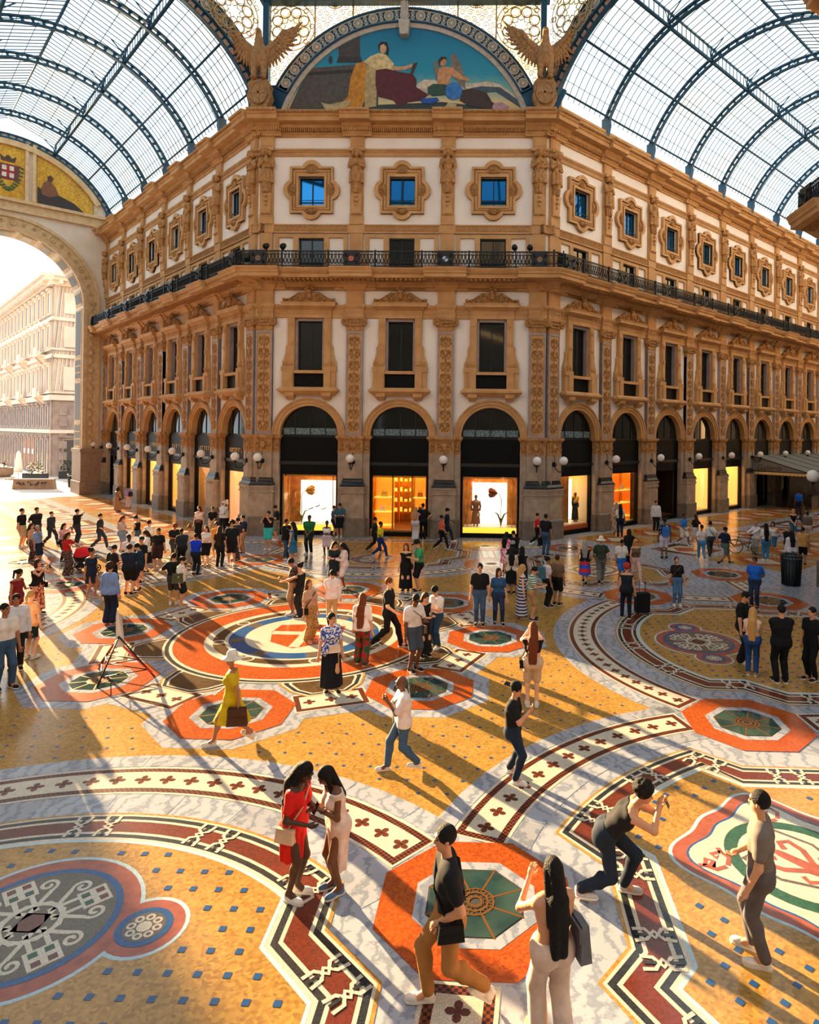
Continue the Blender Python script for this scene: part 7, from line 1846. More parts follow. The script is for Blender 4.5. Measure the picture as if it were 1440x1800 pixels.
def torso(so, r, d=0.0, lo=-.10, hi=.50, k=.05):
    m = r.sex == 'm'; A = r.at
    P = [(-.06, .095, .108), (.0, .09, .115 if not m else .108), (.17, .055 if not m else .07, .085 if not m else .098), (.33, .075 if not m else .092, .098 if not m else .112), (.44, .10 if not m else .12, .078 if not m else .085)]
    for s in (1, -1):
        for (h0, x0, r0), (h1, x1, r1) in zip(P[:-1], P[1:]):
            if h1 < lo or h0 > hi: continue
            so.cone(A(h0, s * x0), A(h1, s * x1), r0 + d, r1 + d, k)
        if hi > .46: so.cone(A(.45, s * .045), r.sh[s], .070 + d, .055 + d, k)
        if not m and hi > .3: so.ell(A(.315, s * .075, .085), (.068 + d, .062 + d, .066 + d), .04)
        so.ell(A(-.04, s * .075, -.045), (.09 + d, .085 + d, .10 + d), .05) if lo < 0 else None
def arm(so, r, s, d=0.0, upto=2.0, k=.03):
    """upto 1 = elbow, 2 = wrist; fractions cut the limb"""
    m = r.sex == 'm'; r0, r1, r2 = (.056, .043, .030) if m else (.046, .036, .026)
    a, b, c = r.sh[s], r.el[s], r.wr[s]; f = min(1.0, upto)
    so.cone(a, a + (b - a) * f, r0 + d, r0 + (r1 - r0) * f + d * 1.3, k)
    if upto > 1: f = upto - 1; so.cone(b, b + (c - b) * f, r1 + d, r1 + (r2 - r1) * f + d, k)
def leg(so, r, s, d=0.0, upto=2.0, k=.04, wide=0.0):
    m = r.sex == 'm'; r0, r1, r2 = (.088, .056, .040) if m else (.090, .054, .036)
    a, b, c = r.hip[s], r.kn[s], r.an[s]; f = min(1.0, upto)
    so.cone(a, a + (b - a) * f, r0 + d, r0 + (r1 - r0) * f + d + wide * .5, k)
    if upto > 1:
        f = upto - 1; q = b + (c - b) * f; so.cone(b, q, r1 + d + wide * .5, r1 + (r2 - r1) * f + d + wide, k)
        if d < .02: cm = b + (c - b) * .3; so.ell(cm + V3(0, .022, 0), (.046 + d, .05 + d, .11), .03)
def hand_fingers(mb, r, s):
    w, e = r.wr[s], r.el[s]; d = w - e; d /= np.linalg.norm(d); side = np.cross(d, V3(0, -1, 0) if abs(d[1]) < .8 else V3(0, 0, 1)); side /= np.linalg.norm(side); nrm = np.cross(side, d)
    if nrm @ V3(-s * 1.0, -.2, .1) < 0: nrm = -nrm
    c = w + d * .05
    for i, (o, L_) in enumerate(((-.030, .062), (-.010, .074), (.010, .070), (.029, .055))):
        a = c + side * o + d * .035; b = a + d * L_ * .5 + nrm * .008; t = b + d * L_ * .32 + nrm * .022; mb.tube([tuple(a), tuple(b), tuple(t)], [.0098, .009, .0068], 5)
    a = c - side * .036 - d * .01; b = a - side * .022 + d * .025 + nrm * .008; t = b + d * .032 + nrm * .012; mb.tube([tuple(a), tuple(b), tuple(t)], [.012, .0105, .008], 5)
    return c, d, side, nrm
LODH = {0: .0155, 1: .023}
def rig_box(r, pad=.2):
    P = np.array([r.head, r.pel] + [q for D in (r.sh, r.el, r.wr, r.kn, r.an) for q in D.values()]); return P.min(0) - pad, P.max(0) + pad
BODY, GARM, HAIR = {}, {}, {}
def body_mesh(pose, sex, lod):
    key = (pose, sex, lod)
    if key in BODY: return BODY[key]
    r = rig(pose, sex); lo, hi = rig_box(r); lo[2] = -.03; so = Soft(lo, hi, LODH[lod]); torso(so, r); ex = MB()
    so.cone(r.at(.44), r.head - r.hu * .05, .055 if sex == 'm' else .046, .050 if sex == 'm' else .043, .03)
    for s in (1, -1):
        arm(so, r, s); leg(so, r, s); c, d, sd, nn = hand_fingers(ex, r, s); so.ell(c, (.034, .034, .034), .02); so.ell(c + d * .02, (.034, .034, .034), .015)
        a = r.an[s]; so.cone(a, a + V3(0, -.10, -.045), .042, .036, .03)
    M = [[r.hx[i], -r.hf[i], r.hu[i]] for i in range(3)]; H = r.head; q = lambda x, f, u: H + r.hx * x + r.hf * f + r.hu * u
    so.ell(q(0, -.012, .025), (.074, .092, .092), .02, M); so.ell(q(0, .03, -.045), (.056, .062, .072), .03, M); so.ell(q(0, .062, -.088), (.026, .024, .022), .025, M)
    so.cone(q(0, .092, .005), q(0, .108, -.028), .010, .015, .015); so.ell(q(0, .088, .035), (.05, .016, .014), .02, M)
    for s in (1, -1):
        so.ell(q(s * .077, -.012, -.01), (.012, .022, .032), .01, M)
        ex.ball(tuple(q(s * .031, .083, .012)), .0115, 6, 4, 1); bs = [q(s * x, f, .034) for x, f in ((.014, .096), (.032, .094), (.05, .082))]; ex.tube([tuple(v) for v in bs], .005, 4, 1)
    ex.tube([tuple(q(x, f, -.058)) for x, f in ((-.022, .084), (0, .093), (.022, .084))], [.004, .0075, .004], 5, 2)
    BODY[key] = soft_mesh('body', so, [SK[0], M_eye, M_lip], ex); return BODY[key]
def garment_mesh(kind, pose, sex, lod):
    key = (kind, pose, sex, lod)
    if key in GARM: return GARM[key]
    r = rig(pose, sex); lo, hi = rig_box(r, .24); lo[2] = -.03; so = Soft(lo, hi, LODH[lod]); d = .014
    A = r.at
    def skirt(z1, flare, z0=.10, fl=0):
        # hem follows the legs
        n = 7; top = A(z0); hem = V3((r.an[1][0] + r.an[-1][0]) / 2, (r.an[1][1] + r.an[-1][1]) / 2, z1)
        sp = abs(r.an[1][1] - r.an[-1][1]) * .5 * max(0.0, (1.0 - z1) / .9)
        rw = .125 if sex == 'f' else .14
        so.frus(tuple(top), (rw + .02, rw - .02), tuple(A(-.06)), (.20, .145), .03, fl, .004); f = np.array(tuple(A(-.06))); hh = f + (hem - f); so.frus(tuple(f), (.20, .145), (hh[0], hh[1], z1), (.19 + flare, .14 + flare + sp * .8), .03, fl or 9, .010)
        so.ell(A(-.04, .075, -.045), (.10, .10, .11), .05); so.ell(A(-.04, -.075, -.045), (.10, .10, .11), .05)
    base = kind
    if kind in ('tee', 'long', 'tank', 'loose', 'crop'):
        dd = d + (.008 if kind in ('loose', 'long') else .003 if kind == 'tee' and sex == 'm' else -.003)
        torso(so, r, dd, -.2, .5)
        if kind in ('tee', 'loose'):
            for s in (1, -1): arm(so, r, s, .018, .62 if kind == 'tee' else .85)
        if kind == 'long':
            for s in (1, -1): arm(so, r, s, .018, 1.93)
        hem = .20 if kind == 'crop' else (-.02 if kind == 'tank' else -.09)
        so.cut(A(hem), -r.up)
        if kind in ('tank', 'crop'): so.cut(A(.475), r.up)
        else: so.cut(A(.575), r.up)
        so.ell(A(.585, 0, .02), (.07, .085, .055), 0, sub=True)
        if kind in ('tank', 'crop'): so.ell(A(.52, 0, .05), (.09, .10, .08), 0, sub=True)
    elif kind in ('trousers', 'wide', 'shorts'):
        torso(so, r, d + .004, -.2, .12); w = {'trousers': .008, 'wide': .045, 'shorts': .03}[kind]
        for s in (1, -1): leg(so, r, s, .016 if kind != 'shorts' else .022, {'trousers': 1.96, 'wide': 1.99, 'shorts': .88}[kind], .03, w)
        so.cut(A(.10), r.up)
    elif kind.startswith('skirt'):
        {'skirt_s': lambda: skirt(.56, .0), 'skirt_m': lambda: skirt(.40, .05), 'skirt_l': lambda: skirt(.14, .07)}[kind]()
    elif kind.startswith('dress'):
        torso(so, r, d, -.2, .5); so.cut(A(.475), r.up); so.ell(A(.53, 0, .05), (.10, .11, .09), 0, sub=True)
        {'dress_s': lambda: skirt(.52, .0, .2), 'dress_m': lambda: skirt(.42, .05, .2), 'dress_l': lambda: skirt(.10, .07, .2), 'dress_p': lambda: skirt(.32, -.035, .2)}[kind.replace('_t', '')]()
        if kind.endswith('_t'):
            for s in (1, -1): arm(so, r, s, .016, .6)
    GARM[key] = soft_mesh(kind, so, cloth((90, 90, 90))); return GARM[key]
def hair_mesh(kind, pose, sex, lod):
    key = (kind, pose, sex, lod)
    if key in HAIR: return HAIR[key]
    r = rig(pose, sex); H = r.head; q = lambda x, f, u: H + r.hx * x + r.hf * f + r.hu * u; M = [[r.hx[i], -r.hf[i], r.hu[i]] for i in range(3)]
    so = Soft(H - V3(.28, .30, .75), H + V3(.28, .30, .26), .0125 if lod == 0 else .018); g = .02 if kind == 'curly' else (.008 if kind != 'buzz' else .003)
    so.ell(q(0, -.018, .035), (.078 + g, .094 + g, .092 + g), .02, M)
    if kind == 'curly':
        for i in range(26):
            a = i * 2.4; z = 1 - 1.3 * i / 26; rr = sqrt(max(0, 1 - z * z)); c = q(.09 * rr * cos(a), -.02 + .10 * rr * sin(a), .04 + .10 * z); so.ell(c, (.042, .042, .042), .015)
    so.ell(q(0, .10, -.05), (.070, .075, .10), 0, M, sub=True); so.ell(q(0, .115, .02), (.06, .055, .045), 0, M, sub=True); so.cut(q(0, 0, -.085), -r.hu) if kind in ('short', 'buzz', 'curly', 'bun') else None
    bk = -r.fr
    if kind in ('long', 'verylong'):
        L_ = .34 if kind == 'long' else .50; p0 = q(0, -.075, .0); p1 = r.neck + bk * .115 - r.up * .02; p2 = r.neck + bk * .135 - r.up * L_
        so.cone(p0, p1, .075, .075, .03)
        for s in (1, -1): so.cone(p1 + r.hx * s * .035, p2 + r.hx * s * .04, .068, .05, .03)
        for s in (1, -1): so.cone(q(s * .07, -.02, .02), r.neck + r.hx * s * .095 + bk * .125 - r.up * (L_ * .45), .034, .03, .03)
    if kind == 'side':
        for s in (1, -1): so.cone(q(s * .07, -.01, .02), r.neck + r.hx * s * .11 - bk * .03 - r.up * .28, .036, .03, .03)
        so.cone(q(0, -.07, 0), r.neck + bk * .11 - r.up * .2, .07, .06, .03)
    if kind == 'bob': so.cone(q(0, -.06, 0), q(0, -.055, -.12), .08, .085, .03); [so.cone(q(s * .07, -.01, 0), q(s * .075, -.01, -.12), .035, .035, .02) for s in (1, -1)]
    if kind == 'pony': so.cone(q(0, -.10, .05), q(0, -.16, -.02), .035, .035, .02); so.cone(q(0, -.16, -.02), r.neck + bk * .15 - r.up * .14, .036, .018, .02)
    if kind == 'bun': so.ell(q(0, -.10, .10), (.05, .05, .05), .01)
    if kind == 'hijab': so.ell(q(0, -.02, .0), (.105, .125, .14), .02, M); so.cone(q(0, -.03, -.08), r.at(.44), .10, .15, .05); so.ell(q(0, .10, -.01), (.06, .06, .085), 0, M, sub=True)
    HAIR[key] = soft_mesh('hair', so, HR['black']); return HAIR[key]
def shoe_mesh():
    so = Soft((-.08, -.24, -.02), (.08, .14, .16), .0125); so.ell((0, -.12, .035), (.046, .095, .042), .03); so.ell((0, .02, .045), (.040, .06, .05), .03); so.cone((0, .02, .05), (0, .03, .105), .044, .044, .03); so.cut((0, 0, .012), (0, 0, -1)); so.cut((0, 0, .12), (0, 0, 1))
    ex = MB(); P = [(x * 1.04, y) for x, y in ((0, -.215), (.035, -.19), (.048, -.12), (.040, -.03), (.042, .05), (.028, .085), (0, .092), (-.028, .085), (-.042, .05), (-.040, -.03), (-.048, -.12), (-.035, -.19))][::-1]
    ex.flat(P, .022, 1, thick=.022); return soft_mesh('shoe', so, [cloth((230, 228, 224)), M_sole], ex)
ME_SHOE = shoe_mesh()
ME_PHONE = MB().box(-.037, .037, -.005, .005, 0, .15).mesh('phone', mat('phone_black', (12, 12, 14), 0.2))
def bag_mesh(w, h, d): 
    mb = MB(); mb.frustum((-w, w, -d, d), (-w * .86, w * .86, -d * .6, d * .6), 0, h); mb.box(-w * .9, w * .9, -d * 1.1, -d * .7, h * .55, h * .95); return mb.mesh('bag', cloth((30, 26, 24)))
ME_BAG = bag_mesh(.13, .17, .045); ME_TOTE = bag_mesh(.19, .34, .06); ME_PACK = bag_mesh(.15, .40, .09)
ME_CAP = MB().lathe([(.0, .135), (.05, .13), (.088, .095), (.100, .04), (.100, .02)], 0, 0, 14, sy=1.12).poly([(-.08, .022), (.08, .022), (.08, .034), (-.08, .034)], -.21, -.09).mesh('cap', cloth((20, 22, 26)))
ME_HAT = MB().lathe([(.0, .15), (.06, .148), (.092, .10), (.10, .03), (.175, .0), (.19, -.012), (.185, -.02), (.10, .02)], 0, 0, 18, sy=1.1).mesh('hat', cloth((230, 222, 206)))
ME_GLASS = MB().box(-.062, -.008, -.006, .004, -.016, .016).box(.008, .062, -.006, .004, -.016, .016).box(-.01, .01, -.004, .002, .004, .009).box(-.072, -.062, -.004, .09, .002, .01).box(.062, .072, -.004, .09, .002, .01).mesh('sunglasses', mat('dark_lens', (12, 12, 14), 0.15))
def slot(o, m, i=0):
    o.material_slots[i].link = 'OBJECT'; o.material_slots[i].material = m; return o
def basis(x, y, z, p): return Matrix(((x[0], y[0], z[0], p[0]), (x[1], y[1], z[1], p[1]), (x[2], y[2], z[2], p[2]), (0, 0, 0, 1)))
NPEOPLE = [0]
def asmat(c): return cloth(c) if isinstance(c, tuple) else c
def person(x, y, h, face, pose, sex, skin, hair, top, bottom, shoe, label, extras=(), lod=1, group=None, bulk=1.0):
    """hair=(style, colour name); top/bottom=(kind, colour or material) or None"""
    r = rig(pose, sex); sc = h / 1.75
    e = empty('person', mw=T(x, y, 0.014) @ Matrix.Rotation(radians(face), 4, 'Z') @ Matrix.Diagonal((sc * bulk, sc * bulk, sc, 1))); tag(e, label, 'person', group); NPEOPLE[0] += 1
    slot(obj('body', body_mesh(pose, sex, lod), e), SK[skin])
    if top: slot(obj({'tee': 'shirt', 'long': 'long_sleeved_shirt', 'tank': 'tank_top', 'crop': 'crop_top', 'loose': 'shirt'}.get(top[0], 'dress'), garment_mesh(top[0], pose, sex, lod), e), asmat(top[1]))
    if bottom: slot(obj({'trousers': 'trousers', 'wide': 'trousers', 'shorts': 'shorts'}.get(bottom[0], 'skirt'), garment_mesh(bottom[0], pose, sex, lod), e), asmat(bottom[1]))
    if hair: slot(obj('headscarf' if hair[0] == 'hijab' else 'hair', hair_mesh(hair[0], pose, sex, lod), e), HR[hair[1]] if isinstance(hair[1], str) else asmat(hair[1]))
    for s in (1, -1):
        a = r.an[s]; d = Vector((.12 * s, -1, 0)).normalized(); tilt = min(.9, r.lift[s] * 6); m = T(a[0], a[1] - .02, max(0.0, a[2] - .09)) @ Matrix.Rotation(.12 * s, 4, 'Z') @ Matrix.Rotation(-tilt, 4, 'X')
        if tilt: m = T(0, 0, -.055 * tilt) @ m
        slot(obj('shoe', ME_SHOE, e, m), asmat(shoe))
    M = lambda f=0.0, u=0.0: basis(r.hx, -r.hf, r.hu, r.head + r.hf * f + r.hu * u)
    for x_ in extras:
        k, c = x_ if isinstance(x_, tuple) and isinstance(x_[0], str) else (x_, None)
        if k == 'cap': o = obj('cap', ME_CAP, e, M(-.015, .02))
        elif k == 'backcap': o = obj('cap', ME_CAP, e, basis(-r.hx, r.hf, r.hu, r.head - r.hf * .02 + r.hu * .02))
        elif k == 'hat': o = obj('hat', ME_HAT, e, M(-.015, .035))
        elif k == 'glasses': obj('sunglasses', ME_GLASS, e, M(.097, .012)); continue
        elif k in ('phoneL', 'phoneR'): w = r.wr[1 if k == 'phoneL' else -1]; obj('phone', ME_PHONE, e, T(w[0] * .8, w[1] - .085, w[2] - .03) @ Matrix.Rotation(-.5, 4, 'X')); continue
        elif k in ('bagL', 'bagR'):
            s = 1 if k == 'bagL' else -1; p = r.at(-.02, s * .23, .02); mbg = T(p[0], p[1], p[2] - .1) @ Matrix.Rotation(pi / 2, 4, 'Z'); o = obj('bag', ME_BAG, e, mbg)
            build('bag_strap', MB().tube([tuple(r.at(.05, s * .23, .05)), tuple(r.at(.3, s * .10, .15)), tuple(r.at(.46, -s * .10, .10)), tuple(r.at(.52, -s * .11, 0)), tuple(r.at(.45, -s * .06, -.12)), tuple(r.at(.2, s * .10, -.14)), tuple(r.at(.04, s * .23, -.02))], .012, 4), asmat(c or (30, 26, 24)), o, mbg.inverted())
        elif k == 'bagF': p = r.at(.08, .05, .17); o = obj('bag', ME_BAG, e, T(p[0], p[1], p[2] - .1))
        elif k in ('toteL', 'toteR'): s = 1 if k == 'toteL' else -1; p = r.at(.10, s * .24, -.04); o = obj('tote_bag', ME_TOTE, e, T(p[0], p[1], p[2] - .17) @ Matrix.Rotation(pi / 2, 4, 'Z'))
        elif k == 'pack': p = r.at(.12, 0, -.20); o = obj('backpack', ME_PACK, e, T(p[0], p[1], p[2] - .05) @ Matrix.Rotation(pi, 4, 'Z'))
        elif k in ('carryL', 'carryR'): w = r.wr[1 if k == 'carryL' else -1]; o = obj('carried_bag', ME_TOTE, e, T(w[0], w[1] - .03, w[2] - .44) @ Matrix.Rotation(pi / 2, 4, 'Z'))
        else: continue
        if c: slot(o, asmat(c))
    return e
# every person singly: position, height, facing, pose, clothes
person(-17.15,12.25,1.83,95,'stand','m',1,('short','brown'),('tee',(20,22,26)),('shorts',(196,168,130)),(232,228,222),'man in black shirt and beige shorts at the edge of the sunlit arm',(),1,None,1.00)
person(-16.80,12.76,1.83,70,'behind','m',1,('short','black'),('tee',pattern('p_stripe_red','stripes',(26,28,34),(40,36,40),1.2)),('trousers',(60,60,64)),(20,22,26),'man in black shirt with white and red chest stripe',(),1,None,1.00)
person(-14.40,9.07,1.62,95,'stand','f',1,('long','brown'),('tank',(200,150,120)),('trousers',pattern('p_dark_floral','noise',(26,26,32),(120,90,80),26)),(20,22,26),'woman with long hair and patterned trousers behind the blue shirted man',(),1,None,1.00)
person(-13.52,8.20,1.66,95,'stand','m',2,('buzz','grey'),('tee',(120,150,200)),('shorts',(24,36,60)),(20,22,26),'man in light blue shirt and navy shorts with brown shoulder bag',(('bagL',(90,50,40)),),1,None,1.00)
person(-16.22,12.97,1.65,90,'walk','m',1,('buzz','brown'),('long',(52,56,66)),('trousers',(52,54,62)),(20,22,26),'man in a dark suit walking across the sunlit floor',(),1,None,1.00)
person(-13.08,9.19,1.62,75,'photo','f',1,('long','black'),('tee',(220,160,170)),('trousers',(20,22,26)),(20,22,26),'woman in pink top filming with a phone beside the pram',('phoneL',('bagR',(20,22,26))),1,None,1.00)
person(-15.23,13.39,1.70,150,'salute','m',1,('short','black'),('tee',(20,22,26)),('trousers',(40,46,56)),(232,228,222),'man in black shading his eyes with one arm',(),1,None,1.00)
person(-11.23,6.61,1.66,90,'reach','f',1,('long','brown'),('tee',(190,36,30)),('wide',pattern('p_dark_floral','noise',(26,26,32),(120,90,80),26)),(20,22,26),'woman in red top pushing the red pram',(),1,None,1.00)
person(-8.29,3.42,1.66,80,'stand2','f',2,('bun','black'),('dress_s_t',(24,36,60)),None,(176,140,96),'woman with hair bun in a navy dress',(),1,None,1.00)
person(-8.37,0.09,1.66,85,'phone1','f',2,('pony','black'),('dress_l',(130,34,36)),None,(20,22,26),'woman in long maroon dress reading a phone',('phoneL',('carryR',(210,30,34))),1,None,1.00)
person(-8.71,1.42,1.66,80,'photo','f',1,('bob','brown'),('tank',(20,22,26)),('skirt_l',pattern('p_red_print','noise',(150,40,30),(216,170,130),16)),(20,22,26),'woman in black top and long red printed skirt taking a picture',('phoneL',('bagL',(20,22,26))),1,None,1.00)
person(-6.19,-2.39,1.66,178,'stand','f',0,('pony','blonde'),('tee',(240,170,120)),('skirt_s',(20,40,44)),(232,228,222),'blonde woman in peach top and short dark skirt seen from behind',(),0,None,1.00)
person(-6.02,-3.13,1.75,35,'stand','m',2,('short','black'),('long',(214,218,226)),('trousers',(20,22,26)),(20,22,26),'man in white shirt and dark trousers at the frame edge',(),0,None,1.00)
person(-5.41,-4.30,1.84,60,'stand2','m',2,('buzz','black'),('tee',(232,228,222)),('trousers',(62,90,122)),(20,22,26),'man in white tee shirt cut by the left frame edge',(),0,None,1.00)
person(-6.00,0.64,1.74,180,'stand','f',1,('curly','brown'),('long',(120,150,204)),('wide',(24,36,60)),(20,22,26),'curly haired woman in pale blue shirt seen from behind',(),1,None,1.00)
person(-13.45,12.38,1.66,110,'walk','m',1,('short','black'),('loose',(46,46,50)),('trousers',(50,56,66)),(20,22,26),'man in dark shirt striding alone toward the shops',(),1,None,1.00)
person(-12.02,11.70,1.66,85,'phone','f',1,('long','auburn'),('tank',(190,190,200)),('shorts',(130,150,180)),(176,140,96),'woman in grey tank top with tan shoulder bag facing her friend',(('bagL',(176,140,96)),),1,None,1.00)
person(-11.37,11.78,1.66,-85,'phone','f',1,('bun','black'),('tank',(20,22,26)),('shorts',(62,90,122)),(20,22,26),'woman in black tank top facing the woman in grey',(),1,None,1.00)
person(-9.76,9.86,1.71,160,'stand','m',1,('short','black'),('tee',(232,228,222)),('trousers',(20,22,26)),(20,22,26),'man in white shirt with dark strap across his back',(('bagR',(20,22,26)),),1,None,1.00)
person(-8.39,7.97,1.66,10,'stand','f',1,('pony','black'),('tee',(20,22,26)),('shorts',(60,36,34)),(232,228,222),'stout woman in black tee shirt and brown shorts facing the square',(),1,None,1.12)
person(-8.52,9.60,1.62,50,'phone','m',2,('curly','auburn'),('tee',(20,22,26)),('trousers',(60,60,64)),(20,22,26),'curly man in black shirt looking down beside a dark friend',('phoneL',),1,None,1.00)
person(-7.46,8.08,1.66,-130,'phone','m',3,('buzz','black'),('tee',(40,46,54)),('trousers',(20,22,26)),(20,22,26),'dark skinned man in charcoal shirt turned to his curly friend',(),1,None,1.00)
person(-9.31,7.78,1.58,30,'stand','m',0,('buzz','blonde'),('tee',(232,228,222)),('trousers',(196,168,130)),(232,228,222),'fair man in white shirt half hidden in the crowd',(),1,None,1.00)
person(-8.65,6.32,1.66,60,'stand','m',4,('buzz','black'),('tee',(210,206,216)),('trousers',(24,36,60)),(20,22,26),'dark skinned man in pale grey shirt within the crowd',(),1,None,1.00)
person(-8.60,7.49,1.66,-50,'phone','f',1,('long','brown'),('tee',(232,228,222)),('skirt_m',(20,22,26)),(20,22,26),'woman in white top holding a leaflet within the crowd',(),1,None,1.00)
person(-7.85,3.89,1.70,150,'phone','m',1,('short','black'),('tee',(34,30,34)),('shorts',(20,22,26)),(20,22,26),'man in dark tee shirt behind the curly haired woman',(),1,None,1.00)
person(-7.28,3.93,1.72,178,'clasp','m',1,('short','brown'),('tee',(24,36,60)),('shorts',(20,22,26)),(20,22,26),'big man in navy tee shirt and black shorts seen from behind',(),1,None,1.12)
person(-7.85,5.73,1.66,-20,'stand','m',1,None,('tee',(20,22,26)),('shorts',(20,22,26)),(20,22,26),'man in black with a navy cap within the crowd',(('cap',(24,36,60)),),1,None,1.00)
person(-7.28,4.50,1.67,-70,'phone','m',1,('short','black'),('tee',(24,56,80)),('shorts',(24,36,60)),(20,22,26),'man in teal navy tee shirt looking at his hands',(),1,None,1.00)
person(-5.18,2.81,1.65,-160,'hips','m',1,('short','black'),('tee',(20,22,26)),('shorts',(60,60,64)),(232,228,222),'person in black with elbow out behind the olive bag woman',(),1,None,1.00)
person(-4.81,2.56,1.60,100,'phone1','f',1,('pony','black'),('long',(232,228,222)),('shorts',(20,22,26)),(176,140,96),'woman in white blouse with large olive shoulder bag',('phoneL',('toteR',(84,84,56))),1,None,1.00)
person(-10.06,15.29,1.71,0,'stand','f',1,('long','brown'),('tank',(240,214,208)),('wide',(20,22,26)),(20,22,26),'woman in white top and black trousers near the corner pier',(('bagF',(120,80,60)),),1,None,1.00)
person(-9.45,15.52,1.66,0,'clasp','m',1,('short','black'),('tee',(20,22,26)),('trousers',(196,168,130)),(20,22,26),'man in black tee shirt with hands clasped near the corner pier',(),1,None,1.00)
person(-9.69,17.43,1.72,0,'fold','f',2,('hijab',(226,224,220)),('long',(216,218,222)),('trousers',(20,22,26)),(20,22,26),'woman in white hood and headscarf with cream tote',(('toteL',(220,206,180)),),1,None,1.00)
person(-11.64,20.84,1.84,30,'clasp','m',2,('buzz','black'),('tee',(180,24,34)),('trousers',(120,120,122)),(20,22,26),'man in red shirt against the second pier of the sunlit arm',(),1,None,1.00)
person(-10.94,20.59,1.84,-20,'stand','f',1,('bun','blonde'),('tee',(236,220,206)),('trousers',(62,90,122)),(20,22,26),'fair woman in white top beside the man in red',(),1,None,1.00)
person(-7.63,9.07,1.66,20,'phone','f',1,('bun','auburn'),('tank',(200,170,140)),('wide',(150,150,156)),(20,22,26),'woman with auburn bun and grey wide trousers looking down',(),1,None,1.00)
person(-6.41,7.07,1.62,172,'clasp','m',2,('buzz','black'),('tee',(20,60,210)),('trousers',(24,30,44)),(20,22,26),'man in bright cobalt blue tee shirt seen from behind',(),1,None,1.00)
person(-6.78,8.80,1.66,0,'fold','f',0,('long','brown'),('tee',(232,228,222)),('shorts',(20,22,26)),(20,22,26),'woman in white printed tee shirt with folded arms',(),1,None,1.00)
person(-6.91,10.12,1.62,0,'stand','m',1,('curly','brown'),('tee',(224,140,40)),('shorts',(196,168,130)),(232,228,222),'curly young man in an orange shirt',(),1,None,1.00)
person(-6.12,8.61,1.70,180,'stand','f',1,('verylong','brown'),('tee',(20,22,26)),('trousers',(20,22,26)),(20,22,26),'woman in black with very long brown hair seen from behind',(),1,None,1.00)
person(-5.87,9.22,1.83,15,'stand','m',1,('curly','black'),('tee',(24,32,40)),('shorts',(20,22,26)),(232,228,222),'young man in dark printed tee shirt and black shorts',(),1,None,1.00)
person(-5.99,10.07,1.84,-30,'stand','m',1,('short','black'),('tee',(50,46,44)),('trousers',(60,60,64)),(20,22,26),'man half hidden behind the dark printed tee shirt',(),1,None,1.00)
person(-6.41,11.79,1.74,-35,'clasp','m',1,('short','black'),('tee',(24,36,64)),('trousers',(150,116,84)),(20,22,26),'bearded man in navy tee shirt and brown trousers by the pier',(),1,None,1.00)
person(-5.55,12.76,1.82,-5,'photo','m',1,('short','black'),('tee',(20,22,26)),('shorts',(60,190,190)),(232,228,222),'man in black tee shirt and turquoise shorts taking a photo',(),1,None,1.00)
person(-6.10,15.51,1.80,-60,'phone1','m',1,('short','black'),('tee',(26,30,34)),('shorts',(130,120,96)),(232,228,222),'man in black tee shirt and khaki shorts by the tulip window',(),1,None,1.00)
person(-3.95,10.51,1.76,60,'clasp','m',2,('short','black'),('long',(24,26,30)),('trousers',(62,90,122)),(232,228,222),'man in black jacket and jeans beside a woman in blue',(('bagL',(176,140,96)),),1,None,1.00)
person(-3.53,10.04,1.71,-100,'stand','f',1,('verylong','black'),('dress_m',(50,110,150)),None,(232,228,222),'long haired woman in a fitted blue dress',(('bagR',(232,228,222)),),1,None,1.00)
person(-3.35,11.93,1.77,-5,'clasp','m',3,('buzz','black'),('tee',(24,110,60)),('trousers',(26,40,40)),(232,228,222),'large bald man in a green polo shirt',(),1,None,1.10)
person(-2.37,11.33,1.60,5,'fold','f',4,('bun','black'),('tank',(232,228,222)),('shorts',(210,190,206)),(232,228,222),'dark skinned woman in white tank top and pale pink shorts',(),1,None,1.00)
person(-3.42,16.91,1.66,120,'stand','m',1,('short','brown'),('tee',(50,96,120)),('shorts',(24,36,60)),(20,22,26),'man in teal shirt with his back to the tulip window',(),1,None,1.00)
person(-3.08,16.75,1.83,0,'phone','m',1,('short','black'),('tee',(50,96,120)),('shorts',(20,22,26)),(232,228,222),'man in teal polo and black shorts reading beside the pier',('phoneL',),1,None,1.00)
person(-0.63,5.69,1.66,40,'phone','f',1,('long','black'),('dress_m_t',(34,48,60)),None,(20,22,26),'woman in dark navy dress standing close to a white jacket',(),1,None,1.00)
person(-0.19,5.36,1.66,-70,'phone','f',3,('long','black'),('long',(232,216,212)),('shorts',(236,226,222)),(232,228,222),'woman in white jacket and shorts with bare brown legs',(),1,None,1.00)
person(-0.98,1.90,1.75,-80,'phone','m',2,('short','black'),('tee',pattern('p_dark_floral','noise',(26,26,32),(120,90,80),26)),('shorts',(190,150,110)),(232,228,222),'man in dark floral shirt and beige shorts hugging a friend',('phoneL',),1,None,1.00)
person(-0.65,1.59,1.66,-95,'reach','f',1,('bun','black'),('tank',(20,22,26)),('trousers',(30,30,36)),(20,22,26),'woman in black leaning on the man in the floral shirt',(('bagL',(20,22,26)),),1,None,1.00)
person(0.30,-0.65,1.66,60,'look_up','f',1,('long','auburn'),('tee',(206,160,130)),('wide',pattern('p_leopard','spots',(40,26,18),(190,136,80),26)),(226,120,90),'woman in tan tee shirt and leopard print trousers looking up',(('bagR',(20,22,26)),),0,None,1.00)
person(0.50,0.91,1.60,-165,'reach1','m',1,('short','black'),('long',(236,224,220)),('trousers',(196,168,130)),(232,228,222),'man in white printed jacket holding up a camera',(),1,None,1.00)
